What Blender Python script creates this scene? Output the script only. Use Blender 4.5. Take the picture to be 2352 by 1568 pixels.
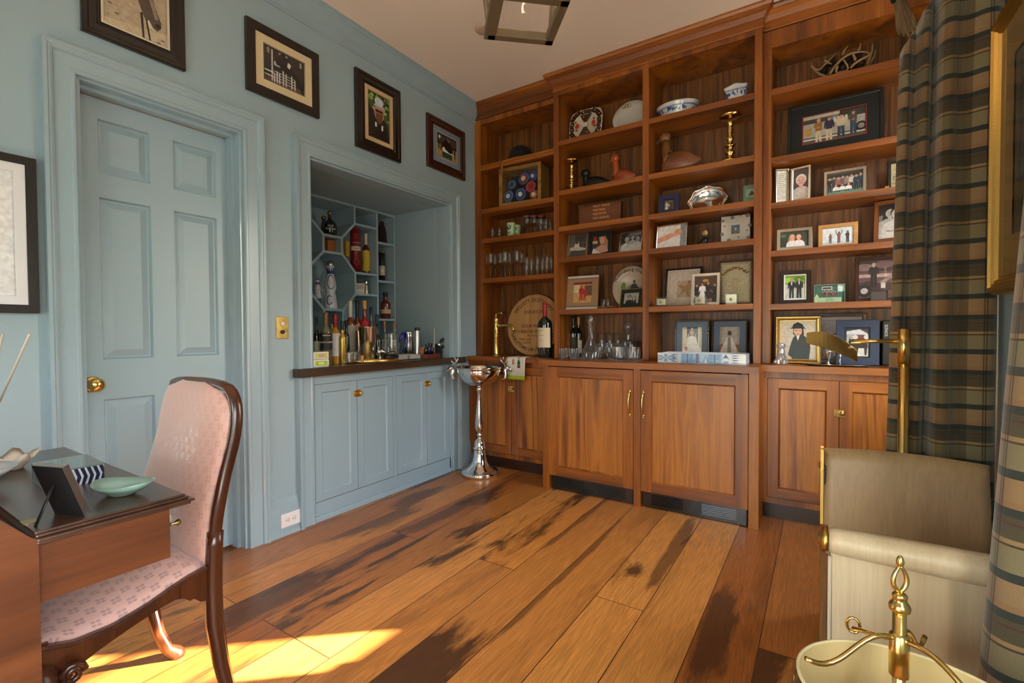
import bpy, math, random
from math import sin, cos, pi, radians as rad, sqrt
from mathutils import Vector, Matrix
random.seed(7)
for o in list(bpy.data.objects): bpy.data.objects.remove(o, do_unlink=True)
SC = bpy.context.scene
COL = SC.collection

# ------------------------------------------------------------------ camera, sky, sun, exposure
FPX = 1096.47; YAW = 0.575979; PIT = 0.0217224; ROL = -0.0055043
CAM = Vector((2.495, -2.96, 1.12))
_f = Vector((-sin(YAW)*cos(PIT), cos(YAW)*cos(PIT), -sin(PIT)))
_r = Vector((cos(YAW), sin(YAW), 0)); _u = _r.cross(_f)
RR = _r*cos(ROL)+_u*sin(ROL); UU = _u*cos(ROL)-_r*sin(ROL)
cam = bpy.data.cameras.new('camera'); co = bpy.data.objects.new('camera', cam); COL.objects.link(co)
cam.sensor_fit = 'HORIZONTAL'; cam.sensor_width = 36; cam.lens = 36*FPX/2352; cam.clip_start = 0.05
M = Matrix((RR, UU, -_f)).transposed().to_4x4(); M.translation = CAM
co.matrix_world = M; SC.camera = co
SC.view_settings.view_transform = 'Standard'; SC.view_settings.look = 'None'
SC.view_settings.gamma = 1; SC.view_settings.use_curve_mapping = False
SC.view_settings.exposure = 1.0
SC.cycles.transparent_max_bounces = 24
W = bpy.data.worlds.new('sky'); SC.world = W; W.use_nodes = True
wn = W.node_tree; bg = wn.nodes['Background']
tcw = wn.nodes.new('ShaderNodeTexCoord'); sep = wn.nodes.new('ShaderNodeSeparateXYZ'); rmp = wn.nodes.new('ShaderNodeValToRGB')
wn.links.new(tcw.outputs['Generated'], sep.inputs[0]); wn.links.new(sep.outputs['Z'], rmp.inputs['Fac']); wn.links.new(rmp.outputs[0], bg.inputs['Color'])
e = rmp.color_ramp.elements
e[0].position = 0.0; e[0].color = (.16, .14, .10, 1); e[1].position = 0.6; e[1].color = (.72, .84, 1.0, 1)
k = e.new(0.10); k.color = (.30, .32, .24, 1); k = e.new(0.26); k.color = (.93, .97, 1.0, 1)
bg.inputs['Strength'].default_value = 7.6
# hazy glow of the low sun
vd = wn.nodes.new('ShaderNodeVectorMath'); vd.operation = 'DOT_PRODUCT'; nv = wn.nodes.new('ShaderNodeVectorMath'); nv.operation = 'NORMALIZE'; wn.links.new(tcw.outputs['Generated'], nv.inputs[0]); wn.links.new(nv.outputs[0], vd.inputs[0])
vd.inputs[1].default_value = tuple(Vector((.75*cos(rad(20)), .66*cos(rad(20)), sin(rad(20)))).normalized())
mxm = wn.nodes.new('ShaderNodeMath'); mxm.operation = 'MAXIMUM'; mxm.inputs[1].default_value = 0; pw = wn.nodes.new('ShaderNodeMath'); pw.operation = 'POWER'; pw.inputs[1].default_value = 14
wn.links.new(vd.outputs['Value'], mxm.inputs[0]); wn.links.new(mxm.outputs[0], pw.inputs[0])
gm = wn.nodes.new('ShaderNodeMix'); gm.data_type = 'RGBA'; gm.blend_type = 'ADD'; gm.inputs[7].default_value = (2.6, 2.3, 1.8, 1); wn.links.new(pw.outputs[0], gm.inputs[0]); wn.links.new(rmp.outputs[0], gm.inputs[6]); wn.links.new(gm.outputs[2], bg.inputs['Color'])
sun = bpy.data.lights.new('sun', 'SUN'); so = bpy.data.objects.new('sun', sun); COL.objects.link(so)
SE = rad(20); SDIR = Vector((.75*cos(SE), .66*cos(SE), sin(SE))).normalized()
so.rotation_euler = SDIR.to_track_quat('Z', 'Y').to_euler(); sun.energy = 52; sun.angle = rad(.7); sun.color = (1, .87, .68)
def area(n, loc, to, sx, sy, en, col, portal=False):
    l = bpy.data.lights.new(n, 'AREA'); l.shape = 'RECTANGLE'; l.size = sx; l.size_y = sy; l.energy = en; l.color = col
    o = bpy.data.objects.new(n, l); COL.objects.link(o); o.location = loc
    o.rotation_euler = (Vector(to)-Vector(loc)).to_track_quat('-Z', 'Y').to_euler()
    if portal: l.cycles.is_portal = True
    return o
XW = 3.03; CEIL = 3.03; YR = -4.6
area('window_portal', (XW+.10, -.22, 1.6), (0, -.22, 1.6), .52, 1.5, 1, (1, 1, 1), True)
area('window_portal', (XW+.10, -3.35, 1.25), (0, -3.35, 1.25), 1.6, 1.3, 1, (1, 1, 1), True)
area('window_portal', (1.5, YR-.10, 1.25), (1.5, 0, 1.25), 1.3, 1.3, 1, (1, 1, 1), True)  # portal of the added, unseen rear window

# ------------------------------------------------------------------ pixel -> point on a real plane of the room
def ray(x, y): return RR*((x-1176)/FPX) - UU*((y-784)/FPX) + _f
def onX(x, y, v): d = ray(x, y); return CAM + d*((v-CAM.x)/d.x)
def onY(x, y, v): d = ray(x, y); return CAM + d*((v-CAM.y)/d.y)
def onZ(x, y, v): d = ray(x, y); return CAM + d*((v-CAM.z)/d.z)
def depth(p): return (Vector(p)-CAM).dot(_f)

# ------------------------------------------------------------------ mesh helpers
class MB:
    def __init__(s, M=None): s.v = []; s.f = []; s.mi = []; s.sm = []; s.col = []; s.uv = None; s.M = M
    def add(s, vs, fs, mat=0, smooth=False, col=None):
        n = len(s.v)
        for v in vs:
            v = Vector(v); s.v.append(s.M @ v if s.M else v)
        for f in fs: s.f.append([i+n for i in f]); s.mi.append(mat); s.sm.append(smooth); s.col.append(col)
        return s
    def box(s, x0, y0, z0, x1, y1, z1, mat=0, col=None):
        x0, x1 = min(x0, x1), max(x0, x1); y0, y1 = min(y0, y1), max(y0, y1); z0, z1 = min(z0, z1), max(z0, z1)
        return s.add([(x0,y0,z0),(x1,y0,z0),(x1,y1,z0),(x0,y1,z0),(x0,y0,z1),(x1,y0,z1),(x1,y1,z1),(x0,y1,z1)],
            [(0,3,2,1),(4,5,6,7),(0,1,5,4),(1,2,6,5),(2,3,7,6),(3,0,4,7)], mat, False, col)
    def prism(s, pts, ax, a, b, mat=0, smooth=False, col=None):
        n = len(pts)
        def P(p, t): return {'x': (t, p[0], p[1]), 'y': (p[0], t, p[1]), 'z': (p[0], p[1], t)}[ax]
        ar = sum(pts[i][0]*pts[(i+1)%n][1]-pts[(i+1)%n][0]*pts[i][1] for i in range(n))
        if (ar < 0) != (ax == 'y'): pts = pts[::-1]
        vs = [P(p, a) for p in pts]+[P(p, b) for p in pts]
        if a > b: vs = vs[n:]+vs[:n]
        s.add(vs, [tuple(range(n))[::-1], tuple(range(n, 2*n))], mat, False, col)
        return s.add(vs, [(i, (i+1)%n, n+(i+1)%n, n+i) for i in range(n)], mat, smooth, col)
    def lathe(s, prof, c=(0,0,0), seg=24, mat=0, smooth=True, ax='z', sx=1, sy=1, col=None, cap=True):
        vs = []; fs = []; m = len(prof)
        for r, z in prof:
            for i in range(seg):
                a = 2*pi*i/seg; x, y = r*cos(a)*sx, r*sin(a)*sy
                p = {'z': (x, y, z), 'y': (x, -z, y), 'x': (z, x, y)}[ax]
                vs.append((p[0]+c[0], p[1]+c[1], p[2]+c[2]))
        for j in range(m-1):
            for i in range(seg):
                k = (i+1) % seg; fs.append((j*seg+i, j*seg+k, (j+1)*seg+k, (j+1)*seg+i))
        if cap and prof[0][0] > .00011: fs.append(tuple(range(seg))[::-1])
        if cap and prof[-1][0] > .00011: fs.append(tuple((m-1)*seg+i for i in range(seg)))
        return s.add(vs, fs, mat, smooth, col)
    def tube(s, pts, rad_, seg=10, mat=0, col=None, flat=1):
        pts = [Vector(p) for p in pts]; n = len(pts); vs = []; fs = []
        R = rad_ if isinstance(rad_, (list, tuple)) else [rad_]*n
        ref = None
        for i, p in enumerate(pts):
            t = (pts[min(i+1, n-1)]-pts[max(i-1, 0)]).normalized()
            if ref is None: ref = Vector((0,0,1)) if abs(t.z) < .9 else Vector((1,0,0))
            a = (ref - t*ref.dot(t)).normalized(); b = t.cross(a); ref = a
            for j in range(seg):
                q = 2*pi*j/seg; vs.append(p+(a*cos(q)*flat+b*sin(q))*R[i])
        for i in range(n-1):
            for j in range(seg):
                k = (j+1) % seg; fs.append((i*seg+j, i*seg+k, (i+1)*seg+k, (i+1)*seg+j))
        fs.append(tuple(range(seg))[::-1]); fs.append(tuple((n-1)*seg+j for j in range(seg)))
        return s.add(vs, fs, mat, True, col)
    def ball(s, c, r, seg=16, mat=0, col=None, sc=(1,1,1)):
        n = seg//2; pr = [(r*sin(pi*i/n), -r*cos(pi*i/n)) for i in range(n+1)]
        pr[0] = (1e-6, -r); pr[-1] = (1e-6, r)
        vs0 = len(s.v); s.lathe([(a, b*sc[2]) for a, b in pr], c, seg, mat, True, 'z', sc[0], sc[1], col); return s
    def grid(s, fn, nu, nv, mat=0, smooth=True, th=0):
        vs = [fn(i/nu, j/nv) for j in range(nv+1) for i in range(nu+1)]
        fs = [(j*(nu+1)+i, j*(nu+1)+i+1, (j+1)*(nu+1)+i+1, (j+1)*(nu+1)+i) for j in range(nv) for i in range(nu)]
        return s.add(vs, fs, mat, smooth)
    def build(s, name, mats, parent=None, world=False, bevel=0, bseg=2, solid=0, sub=0, uvs=None):
        me = bpy.data.meshes.new(name); me.from_pydata([tuple(v) for v in s.v], [], s.f)
        if not isinstance(mats, (list, tuple)): mats = [mats]
        for m in mats: me.materials.append(m)
        me.polygons.foreach_set('material_index', s.mi); me.polygons.foreach_set('use_smooth', s.sm)
        if any(c is not None for c in s.col):
            ca = me.color_attributes.new('Col', 'FLOAT_COLOR', 'CORNER')
            for p, c in zip(me.polygons, s.col):
                c = c or (1, 1, 1)
                for li in p.loop_indices: ca.data[li].color = (c[0], c[1], c[2], 1)
        if uvs:
            ul = me.uv_layers.new(name='UVMap')
            for l in me.loops: ul.data[l.index].uv = uvs[l.vertex_index]
        me.update()
        o = bpy.data.objects.new(name, me); COL.objects.link(o)
        if parent:
            o.parent = parent
            if world: o.matrix_parent_inverse = PM(parent).inverted()
        if solid:
            md = o.modifiers.new('solid', 'SOLIDIFY'); md.thickness = solid; md.offset = 0
        if bevel:
            md = o.modifiers.new('bevel', 'BEVEL'); md.width = bevel; md.segments = bseg; md.limit_method = 'ANGLE'; md.angle_limit = rad(40)
        if sub:
            md = o.modifiers.new('sub', 'SUBSURF'); md.levels = sub; md.render_levels = sub
        return o
def PM(o):
    m = Matrix.LocRotScale(o.location, o.rotation_euler, o.scale)
    return PM(o.parent) @ o.matrix_parent_inverse @ m if o.parent else m
def tag(o, label=None, cat=None, group=None, kind=None):
    if label: o['label'] = label
    if cat: o['category'] = cat
    if group: o['group'] = group
    if kind: o['kind'] = kind
    return o
def thing(name, label, cat, loc=(0,0,0), rz=0, rx=0, group=None, ry=0):
    o = bpy.data.objects.new(name, None); COL.objects.link(o); o.location = loc
    o.rotation_mode = 'XYZ'; o.rotation_euler = (rx, ry, rz); o.empty_display_size = .05
    return tag(o, label, cat, group)
def S(mb, name, mats, **k): return tag(mb.build(name, mats, **k), kind='structure')
def dup(root, loc, rz=None, label=None, scale=None):
    r = root.copy(); COL.objects.link(r); r.location = loc
    if rz is not None: r.rotation_euler = (root.rotation_euler[0], root.rotation_euler[1], rz)
    if label: r['label'] = label
    if scale: r.scale = scale
    for ch in list(root.children):
        c = ch.copy(); COL.objects.link(c); c.parent = r
        for g in list(ch.children):
            d = g.copy(); COL.objects.link(d); d.parent = c
    return r
def lin(h):
    if not isinstance(h, str): return h
    h = h.lstrip('#'); c = [int(h[i:i+2], 16)/255 for i in (0, 2, 4)]
    return tuple(x/12.92 if x <= .04045 else ((x+.055)/1.055)**2.4 for x in c)

# ------------------------------------------------------------------ materials
def newmat(name):
    m = bpy.data.materials.new(name); m.use_nodes = True; return m, m.node_tree.nodes, m.node_tree.links, m.node_tree.nodes['Principled BSDF']
_mc = {}
def mat(col, rough=.5, metal=0, name=None, coat=0, bump=0, bscale=200, spec=.5, sheen=0):
    key = (col, rough, metal, coat, bump, bscale, sheen)
    if key in _mc: return _mc[key]
    m, N, L, b = newmat(name or 'surface')
    c = lin(col); b.inputs['Base Color'].default_value = (*c, 1); b.inputs['Roughness'].default_value = rough
    b.inputs['Metallic'].default_value = metal; b.inputs['Coat Weight'].default_value = coat
    b.inputs['Specular IOR Level'].default_value = spec; b.inputs['Sheen Weight'].default_value = sheen
    # slight natural variation so that every surface is procedural
    tc = N.new('ShaderNodeTexCoord'); nz = N.new('ShaderNodeTexNoise'); nz.inputs['Scale'].default_value = bscale
    nz.inputs['Detail'].default_value = 3; L.new(tc.outputs['Object'], nz.inputs['Vector'])
    mr = N.new('ShaderNodeMapRange'); mr.inputs['To Min'].default_value = max(0, rough-.05); mr.inputs['To Max'].default_value = min(1, rough+.05)
    L.new(nz.outputs['Fac'], mr.inputs['Value']); L.new(mr.outputs[0], b.inputs['Roughness'])
    if bump:
        bp = N.new('ShaderNodeBump'); bp.inputs['Strength'].default_value = bump; bp.inputs['Distance'].default_value = .002
        L.new(nz.outputs['Fac'], bp.inputs['Height']); L.new(bp.outputs[0], b.inputs['Normal'])
    _mc[key] = m; return m
def wood(name, cols, grain='z', rough=.38, sc=1.0, fig=1.0, coat=.15, fine=.35, seed=0.0):
    """walnut / cherry style wood: broad figure + fine pores stretched along the grain axis"""
    m, N, L, b = newmat(name)
    tc = N.new('ShaderNodeTexCoord'); mp = N.new('ShaderNodeMapping'); L.new(tc.outputs['Object'], mp.inputs[0])
    st = {'x': (.35, 7, 7), 'y': (7, .35, 7), 'z': (7, 7, .35)}[grain]
    mp.inputs['Scale'].default_value = tuple(v*sc for v in st); mp.inputs['Location'].default_value = (seed, seed*1.7, seed*.3)
    n1 = N.new('ShaderNodeTexNoise'); n1.inputs['Scale'].default_value = 1.3; n1.inputs['Detail'].default_value = 5; n1.inputs['Distortion'].default_value = .9*fig
    L.new(mp.outputs[0], n1.inputs['Vector'])
    r = N.new('ShaderNodeValToRGB'); L.new(n1.outputs['Fac'], r.inputs['Fac']); e = r.color_ramp.elements
    e[0].position = .30; e[0].color = (*lin(cols[0]), 1); e[1].position = .72; e[1].color = (*lin(cols[-1]), 1)
    for i, c in enumerate(cols[1:-1]): k = e.new(.30+.42*(i+1)/(len(cols)-1)); k.color = (*lin(c), 1)
    n2 = N.new('ShaderNodeTexNoise'); n2.inputs['Scale'].default_value = 14; n2.inputs['Detail'].default_value = 6; n2.inputs['Roughness'].default_value = .7
    L.new(mp.outputs[0], n2.inputs['Vector'])
    mr = N.new('ShaderNodeMapRange'); mr.inputs['From Min'].default_value = .3; mr.inputs['From Max'].default_value = .7
    mr.inputs['To Min'].default_value = 1-fine; mr.inputs['To Max'].default_value = 1.12; L.new(n2.outputs['Fac'], mr.inputs['Value'])
    mx = N.new('ShaderNodeMix'); mx.data_type = 'RGBA'; mx.blend_type = 'MULTIPLY'; mx.inputs[0].default_value = 1
    L.new(r.outputs[0], mx.inputs[6]); L.new(mr.outputs[0], mx.inputs[7]); L.new(mx.outputs[2], b.inputs['Base Color'])
    b.inputs['Roughness'].default_value = rough; b.inputs['Coat Weight'].default_value = coat; b.inputs['Coat Roughness'].default_value = .25
    bp = N.new('ShaderNodeBump'); bp.inputs['Strength'].default_value = .08; bp.inputs['Distance'].default_value = .002
    L.new(n2.outputs['Fac'], bp.inputs['Height']); L.new(bp.outputs[0], b.inputs['Normal'])
    return m
def glassmat(name, col=(1,1,1), rough=.0, ior=1.45):
    m, N, L, b = newmat(name); b.inputs['Base Color'].default_value = (*lin(col), 1)
    b.inputs['Transmission Weight'].default_value = 1; b.inputs['Roughness'].default_value = rough; b.inputs['IOR'].default_value = ior
    return m
def thinglass(name, tint=(1,1,1), refl=1.0, painted_sparkle=0):
    """thin clear glass: mostly straight-through light with Fresnel reflections"""
    m = bpy.data.materials.new(name); m.use_nodes = True; N = m.node_tree.nodes; L = m.node_tree.links; N.remove(N['Principled BSDF'])
    tr = N.new('ShaderNodeBsdfTransparent'); tr.inputs[0].default_value = (*lin(tint), 1); gl = N.new('ShaderNodeBsdfGlossy'); gl.inputs['Roughness'].default_value = .03
    lw = N.new('ShaderNodeLayerWeight'); fr = N.new('ShaderNodeMath'); fr.operation = 'POWER'; fr.inputs[1].default_value = 3.0; L.new(lw.outputs['Facing'], fr.inputs[0]); mu = N.new('ShaderNodeMath'); mu.operation = 'MULTIPLY_ADD'; mu.inputs[1].default_value = .45*refl; mu.inputs[2].default_value = .035*refl; mu.use_clamp = True
    nz = N.new('ShaderNodeTexNoise'); nz.inputs['Scale'].default_value = 40; bp = N.new('ShaderNodeBump'); bp.inputs['Strength'].default_value = .02; L.new(nz.outputs['Fac'], bp.inputs['Height']); L.new(bp.outputs[0], gl.inputs['Normal'])
    L.new(fr.outputs[0], mu.inputs[0]); mx = N.new('ShaderNodeMixShader'); L.new(mu.outputs[0], mx.inputs[0]); L.new(tr.outputs[0], mx.inputs[1]); L.new(gl.outputs[0], mx.inputs[2]); 
    if painted_sparkle:
        df = N.new('ShaderNodeBsdfTranslucent'); df.inputs[0].default_value = (.9, .92, .95, 1); m3 = N.new('ShaderNodeMixShader'); m3.inputs[0].default_value = painted_sparkle; L.new(mx.outputs[0], m3.inputs[1]); L.new(df.outputs[0], m3.inputs[2]); mx = m3  # white translucent share paints bright sparkle into the clear glass
    L.new(mx.outputs[0], N['Material Output'].inputs[0]); return m
def printmat():
    m, N, L, b = newmat('printed_picture'); a = N.new('ShaderNodeVertexColor'); a.layer_name = 'Col'
    tc = N.new('ShaderNodeTexCoord'); nz = N.new('ShaderNodeTexNoise'); nz.inputs['Scale'].default_value = 60; nz.inputs['Detail'].default_value = 6
    L.new(tc.outputs['Object'], nz.inputs['Vector'])
    mr = N.new('ShaderNodeMapRange'); mr.inputs['To Min'].default_value = .62; mr.inputs['To Max'].default_value = 1.38; L.new(nz.outputs['Fac'], mr.inputs['Value'])
    mx = N.new('ShaderNodeMix'); mx.data_type = 'RGBA'; mx.blend_type = 'MULTIPLY'; mx.inputs[0].default_value = 1
    L.new(a.outputs['Color'], mx.inputs[6]); L.new(mr.outputs[0], mx.inputs[7]); L.new(mx.outputs[2], b.inputs['Base Color'])
    b.inputs['Roughness'].default_value = .35; b.inputs['Coat Weight'].default_value = .5; b.inputs['Coat Roughness'].default_value = .03
    return m
PRINT = printmat()
STAINS = [(.56, -1.86, .13, .36, .85), (1.39, -1.95, .22, .50, 1.0), (2.17, -1.05, .085, .42, .95), (1.87, -.45, .05, .60, .8), (.30, -1.02, .12, .40, .8), (.20, -.62, .10, .30, .75), (.56, -.80, .07, .45, .7), (1.30, -.30, .03, .6, .7), (1.50, -.9, .03, .9, .7)]
def floormat():
    m, N, L, b = newmat('reclaimed_oak_planks')
    tc = N.new('ShaderNodeTexCoord'); mp = N.new('ShaderNodeMapping'); mp.inputs['Rotation'].default_value = (0, 0, rad(90)); mp.inputs['Location'].default_value = (.35, .145, 0)
    L.new(tc.outputs['Object'], mp.inputs[0])
    def brick(c1, c2, mo):
        k = N.new('ShaderNodeTexBrick'); k.inputs['Color1'].default_value = c1; k.inputs['Color2'].default_value = c2; k.inputs['Mortar'].default_value = mo
        k.inputs['Scale'].default_value = 1; k.inputs['Brick Width'].default_value = 2.3; k.inputs['Row Height'].default_value = .205
        k.inputs['Mortar Size'].default_value = .0019; k.inputs['Mortar Smooth'].default_value = .1; k.offset = .37; k.offset_frequency = 3; k.squash = 1.0; k.squash_frequency = 2
        L.new(mp.outputs[0], k.inputs['Vector']); return k
    bk = brick((0,0,0,1), (1,1,1,1), (.5,.5,.5,1))
    sh = N.new('ShaderNodeSeparateColor'); L.new(bk.outputs['Color'], sh.inputs[0])
    # per board offset of the grain field
    wn2 = N.new('ShaderNodeCombineXYZ'); mm = N.new('ShaderNodeMath'); mm.operation = 'MULTIPLY'; mm.inputs[1].default_value = 37.0
    L.new(sh.outputs[0], mm.inputs[0]); L.new(mm.outputs[0], wn2.inputs[0]); L.new(mm.outputs[0], wn2.inputs[1])
    ad = N.new('ShaderNodeVectorMath'); ad.operation = 'ADD'; L.new(tc.outputs['Object'], ad.inputs[0]); L.new(wn2.outputs[0], ad.inputs[1])
    g = N.new('ShaderNodeMapping'); g.inputs['Scale'].default_value = (10, .55, 9); L.new(ad.outputs[0], g.inputs[0])
    n1 = N.new('ShaderNodeTexNoise'); n1.inputs['Scale'].default_value = 1.0; n1.inputs['Detail'].default_value = 3; n1.inputs['Distortion'].default_value = 1.2; L.new(g.outputs[0], n1.inputs['Vector'])
    wv = N.new('ShaderNodeMath'); wv.operation = 'MULTIPLY'; wv.inputs[1].default_value = 95; L.new(n1.outputs['Fac'], wv.inputs[0])
    sn = N.new('ShaderNodeMath'); sn.operation = 'SINE'; L.new(wv.outputs[0], sn.inputs[0])
    mr = N.new('ShaderNodeMapRange'); mr.inputs['From Min'].default_value = -1; mr.inputs['To Min'].default_value = .84; mr.inputs['To Max'].default_value = 1.06; L.new(sn.outputs[0], mr.inputs['Value'])
    r = N.new('ShaderNodeValToRGB'); L.new(sh.outputs[0], r.inputs['Fac']); e = r.color_ramp.elements
    e[0].color = (*lin('a05a26'), 1); e[1].color = (*lin('cc8038'), 1); k = e.new(.5); k.color = (*lin('d48e46'), 1)
    mx = N.new('ShaderNodeMix'); mx.data_type = 'RGBA'; mx.blend_type = 'MULTIPLY'; mx.inputs[0].default_value = 1
    L.new(r.outputs[0], mx.inputs[6]); L.new(mr.outputs[0], mx.inputs[7])
    # dark weathered streaks and stains, own shapes, long along the boards
    g2 = N.new('ShaderNodeMapping'); g2.inputs['Scale'].default_value = (6.5, 1.3, 1); L.new(ad.outputs[0], g2.inputs[0])
    n2 = N.new('ShaderNodeTexNoise'); n2.inputs['Scale'].default_value = .8; n2.inputs['Detail'].default_value = 7; n2.inputs['Roughness'].default_value = .62; n2.inputs['Distortion'].default_value = .5; L.new(g2.outputs[0], n2.inputs['Vector'])
    r2 = N.new('ShaderNodeValToRGB'); L.new(n2.outputs['Fac'], r2.inputs['Fac']); e = r2.color_ramp.elements
    e[0].position = .525; e[0].color = (0,0,0,1); e[1].position = .60; e[1].color = (1,1,1,1)
    # whole dark boards, a few
    r3 = N.new('ShaderNodeMapRange'); r3.inputs['From Min'].default_value = .87; r3.inputs['From Max'].default_value = .93; L.new(sh.outputs[0], r3.inputs['Value'])
    mxx = N.new('ShaderNodeMath'); mxx.operation = 'MAXIMUM'; ml = N.new('ShaderNodeMath'); ml.operation = 'MULTIPLY'; ml.inputs[1].default_value = .35; L.new(r3.outputs[0], ml.inputs[0])
    gf = N.new('ShaderNodeMath'); gf.operation = 'MULTIPLY'; gf.inputs[1].default_value = 7.31; L.new(sh.outputs[0], gf.inputs[0]); g2f = N.new('ShaderNodeMath'); g2f.operation = 'FRACT'; L.new(gf.outputs[0], g2f.inputs[0]); g3f = N.new('ShaderNodeMapRange'); g3f.inputs['From Min'].default_value = .30; g3f.inputs['From Max'].default_value = .62; g3f.inputs['To Min'].default_value = .12; L.new(g2f.outputs[0], g3f.inputs['Value']); g4 = N.new('ShaderNodeMath'); g4.operation = 'MULTIPLY'; L.new(r2.outputs[0], g4.inputs[0]); L.new(g3f.outputs[0], g4.inputs[1]); L.new(g4.outputs[0], mxx.inputs[0]); L.new(ml.outputs[0], mxx.inputs[1])
    # individual old stains: (x, y, half width, half length, strength)
    prev = mxx
    gz = N.new('ShaderNodeMapping'); gz.inputs['Scale'].default_value = (16, 3.2, 1); L.new(tc.outputs['Object'], gz.inputs[0]); nzq = N.new('ShaderNodeTexNoise'); nzq.inputs['Scale'].default_value = 1; nzq.inputs['Detail'].default_value = 8; nzq.inputs['Roughness'].default_value = .65; L.new(gz.outputs[0], nzq.inputs['Vector']); nzs = N.new('ShaderNodeMath'); nzs.operation = 'MULTIPLY'; nzs.inputs[1].default_value = 1.6; L.new(nzq.outputs['Fac'], nzs.inputs[0])
    for sx, sy, rx, ry, st in STAINS:
        a1 = N.new('ShaderNodeVectorMath'); a1.operation = 'SUBTRACT'; a1.inputs[1].default_value = (sx, sy, 0); L.new(tc.outputs['Object'], a1.inputs[0])
        a2 = N.new('ShaderNodeVectorMath'); a2.operation = 'MULTIPLY'; a2.inputs[1].default_value = (1/rx, 1/ry, 0); L.new(a1.outputs[0], a2.inputs[0])
        a3 = N.new('ShaderNodeVectorMath'); a3.operation = 'LENGTH'; L.new(a2.outputs[0], a3.inputs[0])
        a4 = N.new('ShaderNodeMath'); a4.operation = 'ADD'; L.new(a3.outputs['Value'], a4.inputs[0]); L.new(nzs.outputs[0], a4.inputs[1])
        a5 = N.new('ShaderNodeMapRange'); a5.inputs['From Min'].default_value = 1.72; a5.inputs['From Max'].default_value = 1.40; a5.inputs['To Min'].default_value = 0; a5.inputs['To Max'].default_value = st; L.new(a4.outputs[0], a5.inputs['Value'])
        bc_ = (math.floor((sx+.145)/.205)+.5)*.205-.145   # a stain stays inside its own board
        b1 = N.new('ShaderNodeSeparateXYZ'); L.new(tc.outputs['Object'], b1.inputs[0]); b2 = N.new('ShaderNodeMath'); b2.operation = 'COMPARE'; b2.inputs[1].default_value = bc_; b2.inputs[2].default_value = .1025; L.new(b1.outputs[0], b2.inputs[0])
        b3 = N.new('ShaderNodeMath'); b3.operation = 'MULTIPLY'; L.new(a5.outputs[0], b3.inputs[0]); L.new(b2.outputs[0], b3.inputs[1])
        a6 = N.new('ShaderNodeMath'); a6.operation = 'MAXIMUM'; L.new(prev.outputs[0], a6.inputs[0]); L.new(b3.outputs[0], a6.inputs[1]); prev = a6
    ms = N.new('ShaderNodeMath'); ms.operation = 'MULTIPLY'; ms.inputs[1].default_value = .90; L.new(prev.outputs[0], ms.inputs[0])
    m2 = N.new('ShaderNodeMix'); m2.data_type = 'RGBA'; L.new(ms.outputs[0], m2.inputs[0]); L.new(mx.outputs[2], m2.inputs[6]); m2.inputs[7].default_value = (*lin('3f2416'), 1)
    # fine pores
    g3 = N.new('ShaderNodeMapping'); g3.inputs['Scale'].default_value = (260, 9, 1); L.new(ad.outputs[0], g3.inputs[0])
    n3 = N.new('ShaderNodeTexNoise'); n3.inputs['Scale'].default_value = 1; n3.inputs['Detail'].default_value = 3; L.new(g3.outputs[0], n3.inputs['Vector'])
    mr3 = N.new('ShaderNodeMapRange'); mr3.inputs['From Min'].default_value = .35; mr3.inputs['From Max'].default_value = .65; mr3.inputs['To Min'].default_value = .78; mr3.inputs['To Max'].default_value = 1.08; L.new(n3.outputs['Fac'], mr3.inputs['Value'])
    m3 = N.new('ShaderNodeMix'); m3.data_type = 'RGBA'; m3.blend_type = 'MULTIPLY'; m3.inputs[0].default_value = 1; L.new(m2.outputs[2], m3.inputs[6]); L.new(mr3.outputs[0], m3.inputs[7])
    # seams
    m4 = N.new('ShaderNodeMix'); m4.data_type = 'RGBA'; L.new(bk.outputs['Fac'], m4.inputs[0]); L.new(m3.outputs[2], m4.inputs[6]); m4.inputs[7].default_value = (*lin('46280f'), 1)
    L.new(m4.outputs[2], b.inputs['Base Color']); b.inputs['Roughness'].default_value = .36; b.inputs['Coat Weight'].default_value = .2; b.inputs['Coat Roughness'].default_value = .2
    bp = N.new('ShaderNodeBump'); bp.inputs['Strength'].default_value = .12; bp.inputs['Distance'].default_value = .002; L.new(n3.outputs['Fac'], bp.inputs['Height']); L.new(bp.outputs[0], b.inputs['Normal'])
    return m
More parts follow.
